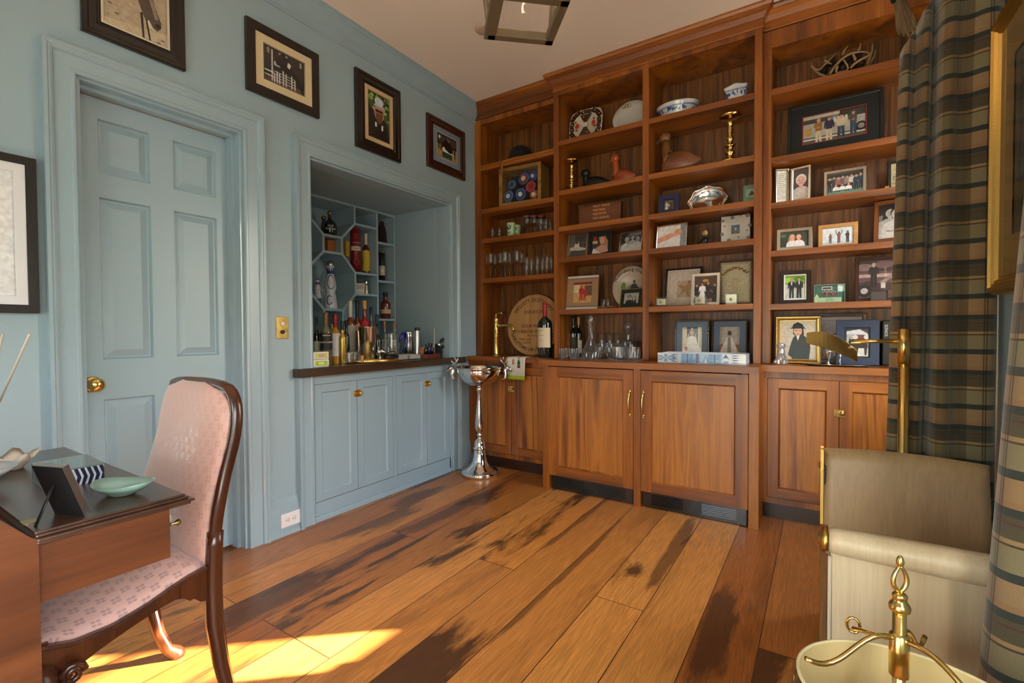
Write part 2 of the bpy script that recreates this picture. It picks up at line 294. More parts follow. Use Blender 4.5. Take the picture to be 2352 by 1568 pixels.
def plaidmat(name, per=.2, bright=1.0):
    m, N, L, b = newmat(name); uv = N.new('ShaderNodeUVMap'); uv.uv_map = 'UVMap'; sp = N.new('ShaderNodeSeparateXYZ'); L.new(uv.outputs[0], sp.inputs[0])
    def stripes(out, p, stops):
        d = N.new('ShaderNodeMath'); d.operation = 'DIVIDE'; d.inputs[1].default_value = p; L.new(out, d.inputs[0])
        fr = N.new('ShaderNodeMath'); fr.operation = 'FRACT'; L.new(d.outputs[0], fr.inputs[0])
        r = N.new('ShaderNodeValToRGB'); r.color_ramp.interpolation = 'CONSTANT'; L.new(fr.outputs[0], r.inputs['Fac']); e = r.color_ramp.elements
        for i, (pos, c) in enumerate(stops):
            k = e[i] if i < 2 else e.new(pos)
            k.position = pos; k.color = (*lin(c), 1)
        return r
    h = stripes(sp.outputs['Y'], per, [(0, '8e7250'), (.22, '30362f'), (.31, '7c7254'), (.56, '483426'), (.585, '927850'), (.63, '4c4430'), (.77, '503028'), (.79, '4c4430'), (.85, '2e3430'), (.93, '8c6a48')])
    v = stripes(sp.outputs['X'], per*.92, [(0, 'ffffff'), (.20, '9a8c86'), (.22, 'ffffff'), (.235, '8a7c76'), (.255, 'ffffff'), (.5, 'd4ccc0'), (.72, '9aa09c'), (.735, 'd4ccc0'), (.86, 'bcb8ae')])
    mx = N.new('ShaderNodeMix'); mx.data_type = 'RGBA'; mx.blend_type = 'MULTIPLY'; mx.inputs[0].default_value = .85; L.new(h.outputs[0], mx.inputs[6]); L.new(v.outputs[0], mx.inputs[7])
    nz = N.new('ShaderNodeTexNoise'); nz.inputs['Scale'].default_value = 900; nz.inputs['Detail'].default_value = 2; L.new(uv.outputs[0], nz.inputs['Vector'])
    mr = N.new('ShaderNodeMapRange'); mr.inputs['From Min'].default_value = .3; mr.inputs['From Max'].default_value = .7; mr.inputs['To Min'].default_value = .7*bright; mr.inputs['To Max'].default_value = 1.2*bright; L.new(nz.outputs['Fac'], mr.inputs['Value'])
    m2 = N.new('ShaderNodeMix'); m2.data_type = 'RGBA'; m2.blend_type = 'MULTIPLY'; m2.inputs[0].default_value = 1; L.new(mx.outputs[2], m2.inputs[6]); L.new(mr.outputs[0], m2.inputs[7])
    L.new(m2.outputs[2], b.inputs['Base Color']); b.inputs['Roughness'].default_value = .95; b.inputs['Sheen Weight'].default_value = .3
    bp = N.new('ShaderNodeBump'); bp.inputs['Strength'].default_value = .25; bp.inputs['Distance'].default_value = .001; L.new(nz.outputs['Fac'], bp.inputs['Height']); L.new(bp.outputs[0], b.inputs['Normal'])
    return m
def motifmat(name, base, dot, uvname='UVMap', pitch=.026):
    """pink damask with staggered four-petal flowers"""
    m, N, L, b = newmat(name); uv = N.new('ShaderNodeUVMap'); uv.uv_map = uvname
    def dots(off):
        mp = N.new('ShaderNodeMapping'); mp.inputs['Scale'].default_value = (1/pitch, 1/pitch*.72, 1); mp.inputs['Location'].default_value = off; L.new(uv.outputs[0], mp.inputs[0])
        fr = N.new('ShaderNodeVectorMath'); fr.operation = 'FRACTION'; L.new(mp.outputs[0], fr.inputs[0])
        sb = N.new('ShaderNodeVectorMath'); sb.operation = 'SUBTRACT'; sb.inputs[1].default_value = (.5, .5, 0); L.new(fr.outputs[0], sb.inputs[0])
        ab = N.new('ShaderNodeVectorMath'); ab.operation = 'ABSOLUTE'; L.new(sb.outputs[0], ab.inputs[0])
        s2 = N.new('ShaderNodeVectorMath'); s2.operation = 'SUBTRACT'; s2.inputs[1].default_value = (.12, .10, 0); L.new(ab.outputs[0], s2.inputs[0])
        ln = N.new('ShaderNodeVectorMath'); ln.operation = 'LENGTH'; L.new(s2.outputs[0], ln.inputs[0])
        lt = N.new('ShaderNodeMath'); lt.operation = 'LESS_THAN'; lt.inputs[1].default_value = .095; L.new(ln.outputs['Value'], lt.inputs[0]); return lt
    a, c = dots((0,0,0)), dots((.5,.5,0)); mxm = N.new('ShaderNodeMath'); mxm.operation = 'MAXIMUM'; L.new(a.outputs[0], mxm.inputs[0]); L.new(c.outputs[0], mxm.inputs[1])
    mx = N.new('ShaderNodeMix'); mx.data_type = 'RGBA'; L.new(mxm.outputs[0], mx.inputs[0]); mx.inputs[6].default_value = (*lin(base), 1); mx.inputs[7].default_value = (*lin(dot), 1)
    L.new(mx.outputs[2], b.inputs['Base Color']); b.inputs['Sheen Weight'].default_value = .4
    mr = N.new('ShaderNodeMapRange'); mr.inputs['To Min'].default_value = .6; mr.inputs['To Max'].default_value = .3; L.new(mxm.outputs[0], mr.inputs['Value']); L.new(mr.outputs[0], b.inputs['Roughness'])
    return m
WALN = ['5a2c09', '824410', '9e5814', 'b26a1e']
M_WZ = wood('walnut_upright', WALN, 'z'); M_WX = wood('walnut_rail', WALN, 'x'); M_WY = wood('walnut_side', WALN, 'z', seed=3)
M_VEN = wood('walnut_veneer_panel', ['66350c', '935216', 'b46e24', 'a05e1a', 'c07c2e'], 'z', sc=1.0, fig=2.2, fine=.22)
M_VEN2 = wood('walnut_back_panel', ['42230d', '6a3c18', '8e5824', '502e14', '804c22'], 'z', sc=1.4, fig=1.8, fine=.25, rough=.45)  # back panel tones darkened to carry the shade inside the shelves
M_BAR = wood('dark_bar_top', ['1c130b', '3e2c1c', '56402a', '302216'], 'y', sc=1.2, rough=.28, coat=.4)
M_MAH = wood('mahogany', ['4c2816', '6a3a20', '7c4828'], 'y', rough=.3, coat=.4, fine=.2); M_MAHD = wood('dark_mahogany', ['38231a', '4a2f22', '583a2b'], 'x', rough=.28, coat=.5, fine=.2)
M_MAHZ = wood('mahogany_upright', ['2e140a', '4c2412', '5e2f18'], 'z', rough=.25, coat=.5, fine=.2)
M_PAINT = mat((.315, .435, .505), .42, name='blue_wall_paint', bump=.05, bscale=90)
M_TRIM = mat((.315, .44, .515), .25, name='blue_gloss_trim', bump=.03, bscale=60, coat=.25)
M_CEIL = mat((.84, .72, .62), .9, name='ceiling_paint', bscale=30)
M_BRASS = mat((.80, .56, .18), .18, 1, name='polished_brass', bscale=40); M_BRASSD = mat((.45, .32, .12), .3, 1, name='aged_brass', bscale=60)
M_SILV = mat((.78, .77, .75), .14, 1, name='silver', bscale=50); M_PEWT = mat((.55, .54, .52), .28, 1, name='pewter', bscale=60)
M_GILT = mat((.62, .38, .10), .35, 1, name='gilt', bump=.4, bscale=150); M_BLK = mat((.012, .012, .013), .35, name='black'); M_BLKG = mat((.01, .01, .01), .12, name='gloss_black', coat=.5)
M_GLASS = thinglass('clear_glass', (.97,.985,.98), 2.2, .04); M_CRYS = thinglass('cut_crystal', (.95,.96,.97), 4.5, .22); M_GREENG = glassmat('dark_green_glass', (.05, .12, .04)); M_AMBER = glassmat('whiskey', (.75, .28, .04))
M_WHITE = mat((.8, .79, .75), .5, name='white'); M_FLOOR = floormat(); M_PLAID = plaidmat('wool_plaid', .197)
# ------------------------------------------------------------------ room shell
S(MB().box(-.9, YR-.12, -.06, XW+.12, .72, 0), 'floor', M_FLOOR)
S(MB().box(-.12, YR-.12, CEIL, XW+.12, .72, CEIL+.1), 'ceiling', M_CEIL)
w = MB(); NZ = 2.125
w.box(-.12, YR, 0, 0, -2.2955, CEIL); w.box(-.12, -2.2955, 2.1455, 0, -1.6445, CEIL); w.box(-.12, -1.6445, 0, 0, -1.275, CEIL)
w.box(-.12, -1.275, NZ, 0, -.03, CEIL); w.box(-.12, -.03, 0, 0, .60, CEIL)
w.box(-.92, -1.395, 0, -.12, -1.275, NZ); w.box(-.92, -.03, 0, -.12, .09, NZ)      # niche cheeks
w.box(-1.0, -1.395, 0, -.88, .09, NZ); w.box(-.92, -1.395, NZ, -.12, .09, NZ+.1)      # niche back and soffit
w.box(-.30, -2.42, 0, -.13, -1.52, 2.3)                                            # wall behind the closed door
S(w, 'wall_left', M_PAINT)
S(MB().box(-.12, .60, 0, XW+.12, .72, CEIL), 'wall_back', M_PAINT)
w = MB()   # right wall with two window openings
for y0, y1, z0, z1 in ((YR, -4.15, 0, CEIL), (-4.15, -2.55, 0, .6), (-4.15, -2.55, 1.9, CEIL), (-2.55, -.48, 0, CEIL), (-.48, .04, 0, .88), (-.48, .04, 2.4, CEIL), (.04, .60, 0, CEIL)):
    w.box(XW, y0, z0, XW+.12, y1, z1)
S(w, 'wall_right', M_PAINT)
w = MB()
for x0, x1, z0, z1 in ((-.12, .85, 0, CEIL), (.85, 2.15, 0, .6), (.85, 2.15, 1.9, CEIL), (2.15, XW+.12, 0, CEIL)):
    w.box(x0, YR-.12, z0, x1, YR, z1)
S(w, 'wall_front', M_PAINT)
def window(n, horiz, a, b, z0, z1, c):
    f = MB(); t = .04
    def bx(m, u0, v0, u1, v1, d0, d1):
        if horiz == 'y': m.box(c+d0, u0, v0, c+d1, u1, v1)
        else: m.box(u0, c+d0, v0, u1, c+d1, v1)
    bx(f, a, z0, a+t, z1, .02, .08); bx(f, b-t, z0, b, z1, .02, .08); bx(f, a, z0, b, z0+t, .02, .08); bx(f, a, z1-t, b, z1, .02, .08)
    k = max(1, round((b-a)/.45))
    for i in range(1, k): u = a+(b-a)*i/k; bx(f, u-.01, z0, u+.01, z1, .03, .06)
    for i in range(1, 4): v = z0+(z1-z0)*i/4; bx(f, a, v-.01, b, v+.01, .03, .06)
    return S(f, n, mat((.75, .75, .72), .4, name='window_sash'))
window('window_1', 'y', -.48, .04, .88, 2.4, XW); window('window_2', 'y', -4.15, -2.55, .6, 1.9, XW); window('added_window', 'x', .85, 2.15, .6, 1.9, YR-.1)  # rear window is added out of view to let skylight in

# ------------------------------------------------------------------ casings, baseboards, crown
CP = [(0, 0), (0, .018), (.006, .022), (.014, .022), (.018, .018), (.066, .018), (.070, .026), (.078, .030), (.084, .030), (.088, .034), (.100, .034), (.100, 0)]
def casing(name, y0, y1, zt, zb=0):
    m = MB(); vs = []; n = len(CP)
    for d, h in CP: vs += [(h, y0-d, zb), (h, y0-d, zt+d), (h, y1+d, zt+d), (h, y1+d, zb)]
    fs = [(4*i+j, 4*i+j+1, 4*i+4+j+1, 4*i+4+j) for i in range(n-1) for j in range(3)]
    fs += [tuple(4*i for i in range(n)), tuple(4*i+3 for i in range(n))[::-1]]
    m.add(vs, fs); return S(m, name, M_TRIM)
casing('trim_1', -2.295, -1.645, 2.145); casing('trim_2', -1.265, -.022, 2.132, 0)
# door jamb and stop
j = MB()
for (a, b, x0) in ((-1.645, -1.66, -.0005), (-1.6602, -1.678, -.045)):
    j.box(-.13, a, 0, x0, b, 2.1345 if x0 > -.01 else 2.119)
for (a, b, x0) in ((-2.295, -2.280, -.0005), (-2.2798, -2.268, -.045)): j.box(-.13, a, 0, x0, b, 2.1345 if x0 > -.01 else 2.119)
j.box(-.13, -2.295, 2.135, -.0005, -1.645, 2.145); j.box(-.13, -2.2797, 2.1195, -.045, -1.6603, 2.1347)
S(j, 'trim_3', M_TRIM)
S(MB().box(-.125, -2.268, 2.105, -.095, -1.678, 2.125), 'trim_4', mat('b06a38', .5, name='bare_wood_head'))
# niche inner reveal board
j = MB(); j.box(-.12, -.040, .914, .004, -.0225, 2.1175); j.box(-.12, -1.274, .914, .004, -1.262, 2.1175); j.box(-.12, -1.274, 2.118, .004, -.0225, 2.1245); j.box(-.10, -.034, .914, -.006, -.030, 2.12)
S(j, 'trim_5', M_TRIM)
BP = [(0, 0), (.016, 0), (.016, .155), (.013, .158), (.013, .175), (.010, .180), (.008, .192), (.004, .198), (.004, .205), (0, .208)]
for nm, y0, y1 in (('baseboard_left', -1.545, -1.366), ('baseboard_left.001', .079, .30), ('baseboard_left.002', YR, -2.396)):
    m = MB().prism([(h, z) for h, z in BP], 'y', y0, y1); m.prism([(0, 0), (.026, 0), (.024, .012), (.016, .02), (0, .02)], 'y', y0, y1); S(m, nm, M_TRIM)
CR = [(0, -.15), (.008, -.15), (.010, -.142), (.016, -.140), (.016, -.112), (.022, -.106), (.022, -.098), (.030, -.090), (.040, -.060), (.052, -.036), (.060, -.030), (.060, -.012), (.066, -.008), (.066, 0), (0, 0)]
S(MB().prism([(h, CEIL+z) for h, z in CR], 'y', YR, .32), 'trim_6', M_TRIM)
S(MB().prism([(XW-h, CEIL+z) for h, z in CR], 'y', YR, .30), 'trim_7', M_TRIM)

# ------------------------------------------------------------------ six panel door
def raised_panel(m, y0, y1, z0, z1, x, d=.014, edge=.028):
    # sunk field with raised centre, drawn as stepped rings: frame plane -> recess -> bevel -> centre
    steps = [(0, 0), (.006, -d), (.012, -d), (.012+edge, -.003)]
    vs = []
    for e_, h in steps: vs += [(x+h, y0+e_, z0+e_), (x+h, y1-e_, z0+e_), (x+h, y1-e_, z1-e_), (x+h, y0+e_, z1-e_)]
    fs = [(4*i+k, 4*i+(k+1) % 4, 4*i+4+(k+1) % 4, 4*i+4+k) for i in range(len(steps)-1) for k in range(4)]
    q = 4*(len(steps)-1); fs.append((q, q+1, q+2, q+3)); m.add(vs, fs)
def panelled(m, y0, y1, z0, z1, x, th, panels, **k):
    ys = sorted({y0, y1, *[p[0] for p in panels], *[p[1] for p in panels]}); zs = sorted({z0, z1, *[p[2] for p in panels], *[p[3] for p in panels]})
    for a, b in zip(ys, ys[1:]):
        for c, d in zip(zs, zs[1:]):
            cy, cz = (a+b)/2, (c+d)/2
            if not any(p[0] < cy < p[1] and p[2] < cz < p[3] for p in panels):
                m.add([(x, a, c), (x, b, c), (x, b, d), (x, a, d)], [(0, 1, 2, 3)])
    for p in panels: raised_panel(m, *p, x, **k)
    m.box(x-th, y0, z0, x-.015, y1, z1)
    for (a, b) in ((y0, y0+.001), (y1-.001, y1)): m.box(x-.02, a, z0, x-.0002, b, z1)
    for (a, b) in ((z0, z0+.001), (z1-.001, z1)): m.box(x-.02, y0, a, x-.0002, y1, b)
m = MB(); PY = ((-2.20, -2.014), (-1.92, -1.73))
panelled(m, -2.279, -1.661, .012, 2.115, -.09, .04, [(a, b, c, d) for a, b in PY for c, d in ((1.803, 2.032), (1.008, 1.70), (.24, .835))])
door = S(m, 'door_1', mat((.30, .425, .505), .36, name='blue_door_paint', coat=.0, bump=.04, bscale=25))
k = MB().lathe([(.034, 0), (.034, .004), (.026, .009), (.012, .012), (.011, .03), (.022, .036), (.029, .048), (.029, .058), (.020, .068), (.0001, .070)], (-.09, -2.239, .905), 24, 0, True, 'x')
k.build('door_knob', M_BRASS, door)
# ------------------------------------------------------------------ switch and outlet
t = thing('light_switch', 'brass plate with two push buttons on the blue wall left of the bar niche', 'light switch', (0, -1.443, 1.145))
m = MB().box(0, -.036, -.06, .004, .036, .06); m.build('plate', M_BRASS, t, bevel=.002)
for z, c in ((.022, M_WHITE), (-.022, M_BLK)): MB().lathe([(.011, .004), (.011, .010), (.008, .012), (.0001, .012)], (0, 0, z), 16, 0, True, 'x').build('button', c, t)
t = thing('wall_outlet', 'white double outlet plate in the blue baseboard', 'outlet', (.016, -1.42, .082))
MB().box(0, -.058, -.038, .005, .058, .038).build('plate', mat('ece8ea', .4, name='white_plastic'), t, bevel=.002)
for yy in (-.02, .02):
    f = MB().lathe([(.015, .005), (.015, .007), (.0001, .007)], (0, yy, 0), 16, 0, False, 'x').build('socket', mat('e4e0e2', .4, name='outlet_face'), t)
    h = MB()
    for a, b in ((-.006, .005), (.006, .005)): h.box(.0071, yy+b-.001, a-.004, .0075, yy+b+.001, a+.004)
    h.lathe([(.0025, .0071), (.0025, .0075)], (0, yy-.007, 0), 8, 0, False, 'x'); h.build('slot', M_BLK, t)

# ------------------------------------------------------------------ bookcases (three units)
def stepped(name, profile, path, mt, parent, world=True):
    """sweep a (out, z) profile round a polyline in plan; path items are functions of out"""
    n = len(profile); vs = []; fs = []; q = len(path(0))
    for d, z in profile: vs += [(x, y, z) for x, y in path(d)]
    for i in range(n-1):
        for k in range(q-1): fs.append((q*i+k, q*i+k+1, q*i+q+k+1, q*i+q+k))
    m = MB(); m.add(vs, fs); return m.build(name, mt, parent, world)
WCR = [(0, CEIL-.125), (.006, CEIL-.125), (.008, CEIL-.118), (.003, CEIL-.114), (.003, CEIL-.075), (.009, CEIL-.07), (.014, CEIL-.062), (.026, CEIL-.045), (.044, CEIL-.028), (.050, CEIL-.026), (.058, CEIL-.012), (.058, CEIL-.001), (-.1, CEIL-.001)]
BK = .585
def bay(parent, x0, x1, yf, tops, ztop, th=.036, lip=0, out=.0):
    for i, z in enumerate(tops):
        m = MB().box(x0, yf+.002, z-th, x1, BK, z)
        if lip and i == 0: m.box(x0-.012, yf-.012, z-.018, x1, yf+.002, z); m.box(x0-.012, yf-.006, z-.044, x1, yf+.002, z-.018)
        m.build('shelf', M_WX, parent, True, bevel=.0015)
    MB().box(x0, BK, .914, x1, .598, ztop).build('back_panel', M_VEN2, parent, True)
L_T = [2.514, 2.149, 1.90, 1.565]; C_T = [2.537, 2.168, 1.899, 1.669, 1.279]; R_T = [2.557, 2.151, 1.881, 1.594, 1.275]
# left unit
bl = thing('bookcase_left', 'narrow walnut bookcase beside the blue wall, holding glasses and a barrel lid', 'bookcase', (.4, .45, .914))
m = MB().box(.002, .31, .915, .07, BK, CEIL-.125); m.box(.07, .31, 2.859, .79, BK, CEIL-.12); m.box(.002, .31, 2.90, .79, .598, CEIL-.002)
m.build('carcass', M_WZ, bl, True, bevel=.0015); bay(bl, .07, .788, .31, L_T, 2.86, .038, True)
stepped('crown', WCR, lambda d: [(.002, .31-d), (.80, .31-d)], M_WX, bl)
# centre unit
bc = thing('bookcase_center', 'wide two-bay walnut bookcase standing proud in the middle, above the fridge doors', 'bookcase', (1.49, .40, .914))
m = MB()
for a, b in ((.792, .836), (1.469, 1.512), (2.146, 2.187)): m.box(a, .25, .915, b, BK, CEIL-.12)
m.box(.836, .2505, 2.875, 2.146, BK, CEIL-.12); m.box(.792, .25, CEIL-.125, 2.187, .598, CEIL-.002)
m.build('carcass', M_WZ, bc, True, bevel=.0015)
bay(bc, .836, 1.469, .25, C_T, 2.88); bay(bc, 1.512, 2.146, .25, C_T, 2.88)
stepped('crown', WCR, lambda d: [(.792-d, .40), (.792-d, .25-d), (2.187+d, .25-d), (2.187+d, .40)], M_WX, bc)
# right unit
br = thing('bookcase_right', 'walnut bookcase at the window end, its right edge behind the plaid curtain', 'bookcase', (2.6, .45, .914))
m = MB().box(2.188, .31, .915, 2.231, BK, CEIL-.12); m.box(2.231, .31, 2.80, 3.0, BK, CEIL-.12); m.box(2.98, .31, .915, XW-.002, BK, CEIL-.12); m.box(2.188, .31, CEIL-.13, XW-.002, .598, CEIL-.002)
m.build('carcass', M_WZ, br, True, bevel=.0015); bay(br, 2.231, 2.98, .31, R_T, 2.81)
stepped('crown', WCR, lambda d: [(2.18, .31-d), (XW-.002, .31-d)], M_WX, br)
# ---- counter
cm = MB(); cm.prism([(.002, .18), (.808, .18), (.808, -.02), (2.207, -.02), (2.207, .18), (XW-.002, .18), (XW-.002, .598), (.002, .598)], 'z', .876, .9138)
tag(cm.build('countertop', M_WX, bevel=.002), 'long walnut countertop running under the bookcases, stepping forward over the fridge doors', 'countertop')
# ---- base units
def latch(parent, c, ax='y', flip=1):
    """brass cabinet latch facing -y (or +x)"""
    m = MB(); sc_ = 1
    def bx(u0, v0, u1, v1, d0, d1):
        if ax == 'y': m.box(c[0]+u0, c[1]-d0, c[2]+v0, c[0]+u1, c[1]-d1, c[2]+v1)
        else: m.box(c[0]+d0, c[1]+u0, c[2]+v0, c[0]+d1, c[1]+u1, c[2]+v1)
    bx(-.012, -.022, .030, .022, 0, .003); bx(-.024, -.018, -.014, .018, 0, .003); bx(-.020, -.006, .012, .006, .003, .008)
    for u in (-.019, -.008, .026):
        for v in (-.017, .017): bx(u-.002, v-.002, u+.002, v+.002, .003, .005)
    if ax == 'y': m.lathe([(.006, .003), (.006, .014), (.011, .018), (.012, .024), (.006, .030), (.0001, .031)], (c[0]+.012, c[1], c[2]), 14, 0, True, 'y')
    else: m.lathe([(.006, .003), (.006, .014), (.011, .018), (.012, .024), (.006, .030), (.0001, .031)], (c[0], c[1]+.012, c[2]), 14, 0, True, 'x')
    o = m.build('latch', M_BRASS, parent, True)
    return o
def shaker_y(parent, x0, x1, z0, z1, y, rail=.055, name='door', mp=None, th=.02):
    m = MB(); mm = MB()
    # frame
    m.box(x0, y, z0, x0+rail, y+th, z1, 0); m.box(x1-rail, y, z0, x1, y+th, z1, 0)
    m.box(x0+rail, y, z1-rail, x1-rail, y+th, z1, 1); m.box(x0+rail, y, z0, x1-rail, y+th, z0+rail, 1)
    a0, a1, b0, b1 = x0+rail, x1-rail, z0+rail, z1-rail; e_ = .009
    vs = [(a0, y+.002, b0), (a1, y+.002, b0), (a1, y+.002, b1), (a0, y+.002, b1), (a0+e_, y+.009, b0+e_), (a1-e_, y+.009, b0+e_), (a1-e_, y+.009, b1-e_), (a0+e_, y+.009, b1-e_)]
    m.add(vs, [(k, (k+1) % 4, 4+(k+1) % 4, 4+k) for k in range(4)], 0)
    m.box(a0+e_-.002, y+.009, b0+e_-.002, a1-e_+.002, y+th, b1-e_+.002, 2)
    return m.build(name, [M_WZ, M_WX, mp or M_VEN], parent, True)
def base_y(name, label, x0, x1, yf, doors, zt=.875, toe=True):
    b = thing(name, label, 'cabinet', ((x0+x1)/2, (yf+.59)/2, 0)); m = MB()
    dx0, dx1 = doors[0][0], doors[-1][1]
    m.box(x0, yf, .10, dx0-.003, yf+.02, zt); m.box(dx1+.003, yf, .10, x1, yf+.02, zt); m.box(dx0-.003, yf, .838, dx1+.003, yf+.02, zt); m.box(dx0-.003, yf, .10, dx1+.003, yf+.02, .133)
    m.box(x0+.002, yf+.021, .10, x1-.002, .59, zt); m.build('carcass', M_WZ, b, True)
    MB().box(x0, yf+.055, 0, x1, yf+.075, .10).build('toe_kick', wood('walnut_dark', ['2c160a', '3f210f', '4f2b15'], 'x'), b, True)
    for a, c in doors: shaker_y(b, a, c, .136, .835, yf-.001)
    return b
b = base_y('base_cabinet', 'walnut two-door cabinet in the corner behind the silver wine stand', .002, .789, .21, [(.075, .425), (.429, .775)])
latch(b, (.427, .207, .661))
b = base_y('base_cabinet', 'light walnut two-door cabinet beside the plaid curtain', 2.205, XW-.002, .21, [(2.230, 2.575), (2.579, 2.925)])
latch(b, (2.577, .207, .661))
# panel-front fridges between posts
def post(x0, x1, lab):
    o = MB().box(x0, 0, 0, x1, .58, .876).build('cabinet_post', M_WZ, bevel=.0015); return tag(o, lab, 'post')
post(.829, .879, 'walnut post at the left of the left fridge door'); post(1.492, 1.537, 'walnut post between the two fridge doors'); post(2.153, 2.205, 'walnut post at the right of the right fridge door')
for x0, x1, hx, lab, hg in ((.882, 1.489, 1.469, 'left undercounter fridge behind a walnut panel door, handle at its right', .885), (1.540, 2.150, 1.556, 'right undercounter fridge behind a walnut panel door, handle at its left', 2.13)):
    f = thing('undercounter_fridge', lab, 'fridge', ((x0+x1)/2, .3, 0))
    MB().box(x0+.006, .03, .01, x1-.006, .58, .868).build('body', M_BLK, f, True)
    d = shaker_y(f, x0, x1, .105, .868, -.002, .064, 'door', M_VEN, .03)
    h = MB(); pts = [(hx, -.004, .588), (hx, -.022, .594), (hx, -.030, .62), (hx, -.033, .657), (hx, -.030, .694), (hx, -.022, .720), (hx, -.004, .727)]
    h.tube(pts, [.006, .005, .005, .006, .005, .005, .006], 10)
    for z in (.585, .730): h.lathe([(.010, 0), (.010, .004), (.006, .012), (.0001, .013)], (hx, -.002, z), 12, 0, True, 'y')
    h.ball((hx, -.006, .575), .006); h.ball((hx, -.006, .740), .006); hh = h.build('handle', M_BRASS, d)
    hh.matrix_parent_inverse = PM(d).inverted()
    g = MB().box(x0+.01, .022, .004, x1-.01, .032, .098)
    for a0 in (x0+.06, x1-.25):
        for i in range(6): g.box(a0, .014, .022+i*.011, a0+.19, .023, .026+i*.011)
    g.build('grille', M_BLKG, f, True)
    MB().box(hg-.012, -.003, .870, hg+.012, .02, .876).build('hinge', M_BLK, f, True)

# ------------------------------------------------------------------ bar niche: painted cabinet, wooden top, lattice rack
c = thing('painted_cabinet', 'blue painted four-door cabinet built into the bar niche under the dark wood top', 'cabinet', (-.3, -.645, 0))
m = MB(); m.box(-.60, -1.262, 0, -.022, -.036, .860); x = 0
for a, b_, z0, z1 in ((-1.262, -1.251, 0, .86), (-.040, -.026, 0, .86), (-.640, -.606, .112, .812), (-1.262, -.026, .812, .862), (-1.262, -.026, 0, .110)): m.box(-.022, a, z0, -.0005, b_, z1)
m.prism([(0, 0), (.014, 0), (.012, .02), (.008, .028), (0, .03)], 'y', -1.262, -.026); m.build('carcass', M_TRIM, c, True)
for i, (a, b_) in enumerate(((-1.249, -.946), (-.942, -.642), (-.604, -.303), (-.299, -.042))):
    m = MB(); r = .048
    m.box(-.02, a, .114, 0, a+r, .810); m.box(-.02, b_-r, .114, 0, b_, .810); m.box(-.02, a+r, .81-r, 0, b_-r, .81); m.box(-.02, a+r, .114, 0, b_-r, .114+r)
    e_ = .008; vs = [(-.002, a+r, .114+r), (-.002, b_-r, .114+r), (-.002, b_-r, .81-r), (-.002, a+r, .81-r), (-.009, a+r+e_, .114+r+e_), (-.009, b_-r-e_, .114+r+e_), (-.009, b_-r-e_, .81-r-e_), (-.009, a+r+e_, .81-r-e_)]
    m.add(vs, [(q, (q+1) % 4, 4+(q+1) % 4, 4+q) for q in range(4)]); m.box(-.02, a+r, .12, -.009, b_-r, .80)
    m.build('door', M_TRIM, c, True, bevel=.0008)
latch(c, (.001, -.944, .728), 'x'); latch(c, (.001, -.301, .728), 'x')
m = MB(); m.prism([(.056, -1.387), (.058, .108), (.001, .108), (.001, -.045), (-.62, -.045), (-.62, -1.262), (.001, -1.262), (.001, -1.387)], 'z', .866, .914)
tag(m.build('wooden_countertop', M_BAR, bevel=.004), 'thick dark wooden bar top in the blue niche', 'countertop')
r = thing('bottle_rack', 'blue lattice bottle rack with octagonal openings at the back of the bar niche', 'rack', (-.74, -.64, .914))
XF, XB = -.60, -.86; T = .009
_sn = [0]
def slab(m, p, q, t=T):
    _sn[0] += 1; XF_ = XF-.00015*(_sn[0] % 9)
    d = Vector((q[0]-p[0], q[1]-p[1])).normalized(); n = Vector((-d.y, d.x))*t; p = Vector(p); q = Vector(q)
    m.prism([tuple(p-n), tuple(q-n), tuple(q+n), tuple(p+n)], 'x', XB+.00015*(_sn[0] % 9), XF_)
A, B, Cn, D, E_, F_, G_ = (-.46, 1.972), (-.744, 1.842), (-.581, 1.842), (-.744, 1.718), (-.579, 1.718), (-.460, 1.588), (-.460, 1.418)
H_, I_ = (-.581, 1.287), (-.745, 1.287)
mir = lambda p: (-.6625*2-p[0], p[1])
segs = [((-.46, 2.105), A), (A, (-.234, 1.972)), (A, Cn), (Cn, B), (B, (-.868, 1.965)), (B, D), (Cn, E_), (D, E_), (D, (-.868, 1.590)), (E_, F_), (F_, (-.234, 1.588)), (F_, G_), (G_, (-.234, 1.420)),
 (G_, H_), (H_, I_), (I_, (-.868, 1.418)), ((-.868, 1.965), (-.868, 2.105)), ((-.868, 1.418), (-.868, 1.590)), (I_, (-.745, .914)), (H_, (-.581, .914)), ((-.234, .914), (-.234, 2.105)), ((-.234, 1.861), (-.045, 1.861)), ((-.234, 1.542), (-.045, 1.542)), ((-.234, 1.222), (-.045, 1.222)),
 ((-.868, 1.965), (-1.09, 1.965)), ((-.868, 1.590), (-1.09, 1.590)), ((-.868, 1.418), (-1.09, 1.418)), ((-1.09, .914), (-1.09, 2.105)), ((-1.262, 2.112), (-.04, 2.112))]
m = MB()
for p, q in segs: slab(m, p, q)
m.box(XB, -.052, .914, XF, -.038, 2.12); m.build('lattice', M_TRIM, r, True)
MB().box(-.875, -1.27, .914, -.862, -.032, 2.12).build('back_panel', M_PAINT, r, True)
